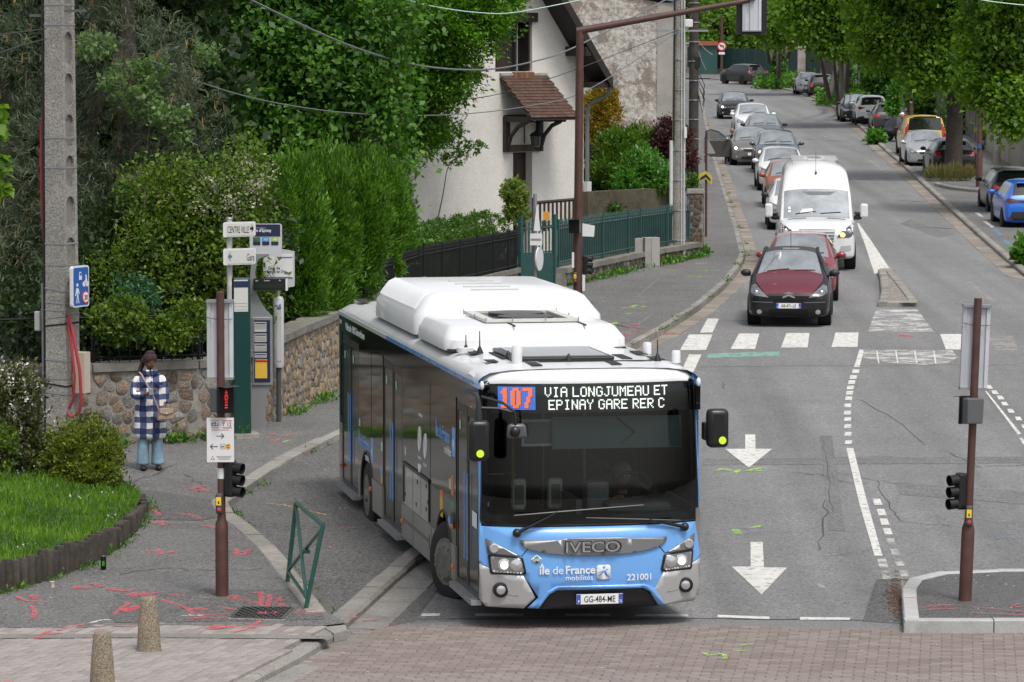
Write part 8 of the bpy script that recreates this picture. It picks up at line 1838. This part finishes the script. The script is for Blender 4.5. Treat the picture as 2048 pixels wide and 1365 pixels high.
wire('pale mint cable at the top right corner',[(1900,-12,90),(1980,3,90),(2060,12,90)],.012,M_wire3)
wire('black cable at the left edge running to the concrete pole',[(-40,75,50),(30,66,53),(92,58,55.1)],.01,M_wire);wire('second black cable at the left edge below the first',[(-40,120,50),(40,92,53),(92,78,55.1)],.01,M_wire)
wire('thin dark cable running from the concrete pole behind the hedge',[(150,70,55.4),(300,130,60),(470,190,66)],.008,M_wire)
for i,(a,b)in enumerate((((1357,62,94.7),(1400,45,110)),((1357,70,94.7),(1388,20,104)),((1388,60,104),(1440,30,160)),((1388,62,104),(1425,110,150)),((1388,66,104),(1412,140,130)))):
 wire(['first short cable between the two utility poles','second short cable between the two utility poles','cable leaving the timber pole up the hill','slack pale cable hanging beside the timber pole','looped pale cable low beside the timber pole'][i],[a,((a[0]+b[0])/2,(a[1]+b[1])/2+9,(a[2]+b[2])/2),b],.012,M_wire if i<3 else M_swhite)
 # ================================================================ PEOPLE
M_skin=mat('brown_skin',(.17,.08,.045),.5,var=.1,vscale=20);M_skin2=mat('tan_skin',(.28,.15,.1),.5,var=.1,vscale=20)
def skin_body(name,joints,bones,m_,parent,root_i=0,sub=2):
 me=bpy.data.meshes.new(name);me.from_pydata([j[:3]for j in joints],bones,[]);o=link(bpy.data.objects.new(name,me),parent)
 sk=o.modifiers.new('skin','SKIN');sk.use_smooth_shade=True;lay=me.skin_vertices[0]if me.skin_vertices else None
 if lay is None:
  lay=me.attributes and me.skin_vertices[0]
 for i,j in enumerate(joints):
  r=j[3]if isinstance(j[3],tuple)else(j[3],j[3]);lay.data[i].radius=r;lay.data[i].use_root=(i==root_i)
 sb=o.modifiers.new('sub','SUBSURF');sb.levels=sub;sb.render_levels=sub
 p_=o.parent;o.parent=None;me2=evaluated(o);o.parent=p_;o.modifiers.clear();old=o.data;o.data=me2;bpy.data.meshes.remove(old);me2.name=name
 me2.materials.clear();me2.materials.append(m_);me2.polygons.foreach_set('use_smooth',[True]*len(me2.polygons));return o
def loft(name,rings,m_,parent,n=20,sub=1,cap=True,M=None):
 """rings: (cx, cy, z, rx, ry)"""
 m=MB()
 for(cx,cy,z,rx,ry)in rings:
  for k in range(n):a=2*pi*k/n;m.v.append((cx+rx*cos(a),cy+ry*sin(a),z))
 for i in range(len(rings)-1):
  for k in range(n):m.f.append([i*n+k,i*n+(k+1)%n,(i+1)*n+(k+1)%n,(i+1)*n+k])
 if cap:m.f.append(list(range(n))[::-1]);e=(len(rings)-1)*n;m.f.append(list(range(e,e+n)))
 if M is not None:m.v=[tuple(M@Vector(v))for v in m.v]
 return m.build(name,m_,parent,smooth=70,sub=sub)
def fingers(J,Bn,wrist,d,side,curl,s=1.0):
 """five fingers off a palm: d along the hand, side across it, curl the way the fingers bend"""
 pi_=len(J);palm=wrist+d*.05*s;J.append((*palm,(.022*s,.03*s)));Bn.append((pi_-1,pi_))
 for k,(off,ln)in enumerate(((-.024,.062),(-.008,.072),(.008,.068),(.024,.052))):
  a=palm+d*.03*s+side*off*s;b=a+d*ln*.5*s+curl*.012*s;c=b+d*ln*.3*s+curl*ln*.5*s;i=len(J)
  J+=[(*a,.009*s),(*b,.0085*s),(*c,.007*s)];Bn+=[(pi_,i),(i,i+1),(i+1,i+2)]
 a=palm-d*.012*s-side*.03*s;b=a+d*.03*s-side*.018*s+curl*.01;c=b+d*.025*s+curl*.02*s;i=len(J)
 J+=[(*a,.0105*s),(*b,.0095*s),(*c,.008*s)];Bn+=[(pi_,i),(i,i+1),(i+1,i+2)]
def head(parent,c,r,skin,yaw=0,pitch=0):
 M0=T(*c)@RZ(yaw)@Matrix.Rotation(pitch,4,'X')
 m=MB();m.ball((0,0,0),(r*.76,r*.92,r*1.12),20,14)
 for i,v in enumerate(m.v):
  x,y,z=v
  if z<-.3*r:k=1-.35*(-z/r-.3);x*=k;y=y*(k if y>0 else(k+.12))
  if y<0 and abs(x)<r*.16 and-.25*r<z<.12*r:y-=r*.2*(1-abs(x)/(r*.2))
  m.v[i]=(x,y,z)
 m.v=[tuple(M0@Vector(v))for v in m.v];hd=m.build('head',skin,parent,70,sub=1)
 for s in(-1,1):
  MB().ball(tuple(M0@Vector((s*r*.3,-r*.82,r*.1))),r*.11,8,6).build('eye',mat('eye_white',(.6,.58,.55),.3),hd);MB().ball(tuple(M0@Vector((s*r*.3,-r*.89,r*.09))),r*.06,8,6).build('iris',M_ink,hd)
  MB().box(tuple(M0@Vector((s*r*.3,-r*.88,r*.27))),(r*.3,r*.08,r*.06)).build('eyebrow',mat('dark_hair',(.02,.012,.012),.6),hd);MB().ball(tuple(M0@Vector((s*r*.77,r*.05,0))),(r*.1,r*.2,r*.26),8,6).build('ear',skin,hd,60)
 MB().ball(tuple(M0@Vector((0,-r*.8,-r*.48))),(r*.26,r*.08,r*.09),10,6).build('mouth',mat('lip',(.12,.035,.03),.4),hd,60);return hd,M0
M_coat=bpy.data.materials.new('checked_coat');M_coat.use_nodes=True;n=M_coat.node_tree.nodes;l=M_coat.node_tree.links;b=n['Principled BSDF'];b.inputs['Roughness'].default_value=.95
tc=n.new('ShaderNodeTexCoord');sx_=n.new('ShaderNodeSeparateXYZ');l.new(tc.outputs['Object'],sx_.inputs[0])
def fr(src,sc_,off=0):
 a=n.new('ShaderNodeMath');a.operation='MULTIPLY_ADD';a.inputs[1].default_value=sc_;a.inputs[2].default_value=off;l.new(src,a.inputs[0])
 f=n.new('ShaderNodeMath');f.operation='FRACT';l.new(a.outputs[0],f.inputs[0]);c=n.new('ShaderNodeMath');c.operation='GREATER_THAN';c.inputs[1].default_value=.5;l.new(f.outputs[0],c.inputs[0]);return c.outputs[0]
nzc=n.new('ShaderNodeTexNoise');nzc.inputs['Scale'].default_value=7;l.new(tc.outputs['Object'],nzc.inputs['Vector']);va_=n.new('ShaderNodeVectorMath');va_.operation='MULTIPLY_ADD';va_.inputs[1].default_value=(.05,.05,.05);l.new(nzc.outputs['Color'],va_.inputs[0]);l.new(tc.outputs['Object'],va_.inputs[2]);l.new(va_.outputs[0],sx_.inputs[0])
bpc=n.new('ShaderNodeBump');bpc.inputs['Strength'].default_value=.6;bpc.inputs['Distance'].default_value=.03;nz2=n.new('ShaderNodeTexNoise');nz2.inputs['Scale'].default_value=9;l.new(tc.outputs['Object'],nz2.inputs['Vector']);l.new(nz2.outputs[0],bpc.inputs['Height']);l.new(bpc.outputs[0],b.inputs['Normal'])
h_=fr(sx_.outputs[2],1/.17,.25);v_=fr(sx_.outputs[0],1/.19,.2);ad=n.new('ShaderNodeMath');l.new(h_,ad.inputs[0]);l.new(v_,ad.inputs[1]);hf=n.new('ShaderNodeMath');hf.operation='MULTIPLY';hf.inputs[1].default_value=.5;l.new(ad.outputs[0],hf.inputs[0])
cr_=n.new('ShaderNodeValToRGB');cr_.color_ramp.interpolation='CONSTANT';e=cr_.color_ramp.elements;e[0].color=(.74,.72,.69,1);e[1].position=.75;e[1].color=(.022,.032,.085,1);k=e.new(.25);k.color=(.085,.11,.22,1)
l.new(hf.outputs[0],cr_.inputs[0]);l.new(cr_.outputs[0],b.inputs['Base Color'])
w0=G(301,939,.13)
wo_=thing('person','person in a blue and white checked long coat and pale jeans looking at a phone','person',tuple(w0),R(10))
S_=1.0
J=[(0,.0,.92,.1),(0,.0,1.1,(.1,.08)),(0,.0,1.28,(.1,.075)),(0,-.005,1.4,.05),(0,-.03,1.5,.045)];Bn=[(0,1),(1,2),(2,3),(3,4)]
for s in(-1,1):
 i=len(J);J+=[(s*.09,0,.88,.085),(s*.1,0,.48,.06),(s*.105,.01,.09,.045),(s*.11,-.1,.03,.03)];Bn+=[(0,i),(i,i+1),(i+1,i+2),(i+2,i+3)]
i=len(J);J+=[(-.14,0,1.32,.045),(-.235,.0,1.14,.04),(-.06,-.24,1.13,.028)];Bn+=[(2,i),(i,i+1),(i+1,i+2)]
fingers(J,Bn,Vector((-.06,-.24,1.13)),Vector((.85,-.35,.3)).normalized(),Vector((0,-.6,.8)),Vector((.2,.3,.9)).normalized(),1.05)
i=len(J);J+=[(.14,0,1.32,.045),(.235,.02,1.12,.04),(.2,-.06,.9,.03)];Bn+=[(2,i),(i,i+1),(i+1,i+2)]
fingers(J,Bn,Vector((.2,-.06,.9)),Vector((-.2,-.2,-.95)).normalized(),Vector((0,1,0)),Vector((-.9,0,0)))
skin_body('body',J,Bn,M_skin,wo_)
hd,HM=head(wo_,(.0,-.06,1.595),.112,M_skin,R(14),R(32))
M_hair=mat('burgundy_braids',(.035,.012,.016),.6,bump=1,bscale=60)
hr=MB();hr.ball((0,.018,.035),(.105,.112,.112),16,10);hr.v=[tuple(HM@Vector((x,y+(.02 if z<0 else 0),max(z,-.06))))for x,y,z in hr.v];ha=hr.build('hair',M_hair,wo_,70,sub=1)
MB().tube([tuple(HM@Vector((-.06,.08,-.02))),(-.12,.05,1.5),(-.16,.02,1.4),(-.19,-.0,1.36)],[.045,.035,.03,.015],8).build('braid_tail',M_hair,ha,60);MB().ball(tuple(HM@Vector((0,.05,.12))),(.07,.06,.035),12,7).build('hair_bun',M_hair,ha,60)
ct=loft('coat',[(0,.0,.44,.245,.155),(0,.0,.5,.245,.155),(0,.0,.75,.235,.15),(0,.0,1.0,.215,.145),(0,.0,1.2,.205,.14),(0,.01,1.34,.2,.13),(0,.015,1.41,.155,.105),(0,.0,1.45,.085,.08)],M_coat,wo_,26,1)
for o in range(0):pass
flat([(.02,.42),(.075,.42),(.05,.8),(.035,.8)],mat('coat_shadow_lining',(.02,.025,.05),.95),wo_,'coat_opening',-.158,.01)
MB().tube([(-.14,.0,1.38),(-.2,.0,1.3),(-.24,-.01,1.16),(-.235,-.07,1.09),(-.18,-.18,1.1),(-.09,-.235,1.125)],[.055,.066,.064,.064,.058,.048],14).build('sleeve',M_coat,wo_,70,sub=1);MB().tube([(.14,.0,1.38),(.2,.01,1.3),(.232,.02,1.12),(.225,-.05,.95)],[.055,.066,.062,.05],14).build('sleeve',M_coat,wo_,70,sub=1)
for s in(-1,1):MB().box((s*.06,-.1,1.43),(.11,.05,.09),rz=s*.5).build('collar',M_coat,ct,bevel=.02)
for z in(1.3,1.12,.95,.78):MB().lathe([(.014,0),(.012,.008),(.001,.01)],n=10,M=T(.012,-.157 if z<1.25 else-.14,z)@Matrix.Rotation(pi/2,4,'X')).build('button',M_black,ct)
[MB().box((x,-.14,1.27),(.11,.012,.035)).build('pocket_flap',mat('coat_navy',(.02,.03,.09),.95),ct)for x in(-.1,.12)]
M_jean=mat('pale_denim',(.2,.31,.4),.9,var=.3,vscale=5,bump=1.2,bscale=9)
for s in(-1,1):
 loft('trouser_leg',[(s*.108,-.01,.065,.102,.122),(s*.108,-.005,.1,.1,.118),(s*.106,.0,.2,.09,.105),(s*.1,0,.38,.084,.092),(s*.098,0,.55,.092,.1)],M_jean,wo_,16)
 MB().ball((s*.112,-.1,.035),(.048,.15,.042),14,8).build('shoe',mat('black_shoe',(.015,.014,.014),.45),wo_,60)
ph_=thing('phone','dark smartphone held up in the hand of the standing person','phone',tuple(w0+Vector((.05,-.31,1.165))),R(10));MB().box((0,0,0),(.075,.14,.012),M=Matrix.Rotation(R(40),4,'X')).build('phone_body',M_black,ph_,bevel=.006);MB().box((0,0,.008),(.066,.125,.003),M=Matrix.Rotation(R(40),4,'X')).build('phone_screen',mat('phone_glass',(.12,.13,.15),.1),ph_)
bg_=thing('handbag','beige leather crossbody handbag hanging at the hip of the person','handbag',tuple(w0+Vector((.24,-.2,.0))),R(25));M_bag=mat('beige_leather',(.34,.25,.19),.5,var=.12,vscale=8)
MB().box((0,0,.83),(.25,.1,.18),tx=.82).build('bag_body',M_bag,bg_,bevel=.03);MB().prism([(-.105,.92),(.105,.92),(.1,.86),(0,.83),(-.1,.86)],-.055,-.065,XZ).build('flap',mat('beige_leather_flap',(.4,.3,.23),.5),bg_);MB().ball((0,-.07,.845),(.015,.008,.015)).build('clasp',M_chrome,bg_)
MB().tube([(-.1,0,.91),(-.19,.0,1.12),(-.33,.08,1.42),(-.32,.2,1.44)],.012,6).build('strap',M_bag,bg_,60)
Bm=BUS.matrix_basis.copy();dloc=Bm@Vector((.62,1.5,.76))
dv=thing('person','bus driver in a dark top turning the steering wheel behind the windscreen','person',tuple(dloc),.1785)
J=[(0,0,.1,(.16,.12)),(0,0,.3,(.15,.11)),(0,.02,.5,(.17,.11)),(0,.0,.63,.06),(0,-.02,.7,.055)];Bn=[(0,1),(1,2),(2,3),(3,4)]
for s in(-1,1):
 i=len(J);J+=[(s*.1,-.05,.05,.09),(s*.13,-.42,.1,.07),(s*.13,-.45,-.3,.05)];Bn+=[(0,i),(i,i+1),(i+1,i+2)]
for s,h in((-1,Vector((-.2,-.5,.62))),(1,Vector((.15,-.52,.56)))):
 i=len(J);J+=[(s*.21,0,.52,.06),(s*.3,-.18,.34,.048),(h.x,h.y,h.z,.03)];Bn+=[(2,i),(i,i+1),(i+1,i+2)]
 fingers(J,Bn,h,Vector((-s*.3,-.5,.3)).normalized(),Vector((1,0,.2)),Vector((0,-.4,-.8)),1.1)
skin_body('body',J,Bn,M_skin2,dv)
hd2,HM2=head(dv,(.0,-.06,.84),.118,M_skin2,R(20),R(8));hr=MB();hr.ball((0,.02,.045),(.105,.12,.1),14,9);hr.v=[tuple(HM2@Vector((x,y,max(z,-.03))))for x,y,z in hr.v];hr.build('hair',mat('grey_hair',(.16,.155,.15),.7),dv,70)
M_top=mat('dark_striped_top',(.025,.027,.032),.9,var=.3,vscale=30)
loft('top',[(0,0,.08,.2,.15),(0,0,.3,.19,.145),(0,.02,.48,.215,.14),(0,.02,.58,.15,.1),(0,0,.64,.075,.07)],M_top,dv,20)
for s in(-1,1):MB().tube([(s*.2,0,.53),(s*.27,-.08,.44),(s*.3,-.17,.36)],[.085,.08,.07],12).build('sleeve',M_top,dv,70)
sp_=sc_car.matrix_basis@Vector((-1.02,1.75,0));q=thing('person','person stepping out behind the open car door, one dark shoe showing below it','person',(sp_.x,sp_.y,g(sp_.y)+.01))
J=[(.3,.25,.62,.12),(.25,.25,.85,.13),(.25,.2,1.05,.12),(.25,.17,1.2,.05),(.0,-.05,.6,.075),(-.02,-.05,.12,.05),(-.02,-.17,.05,.035),(.3,-.12,.62,.08),(.33,-.1,.2,.05)];Bn=[(0,1),(1,2),(2,3),(0,4),(4,5),(5,6),(0,7),(7,8)]
skin_body('body',J,Bn,M_top,q);head(q,(.25,.12,1.33),.11,M_skin2);MB().ball((-.02,-.12,.045),(.045,.13,.045),12,7).build('shoe',mat('black_shoe',(.015,.014,.014)),q,60)
bpy.data.scenes.remove(BENCH)
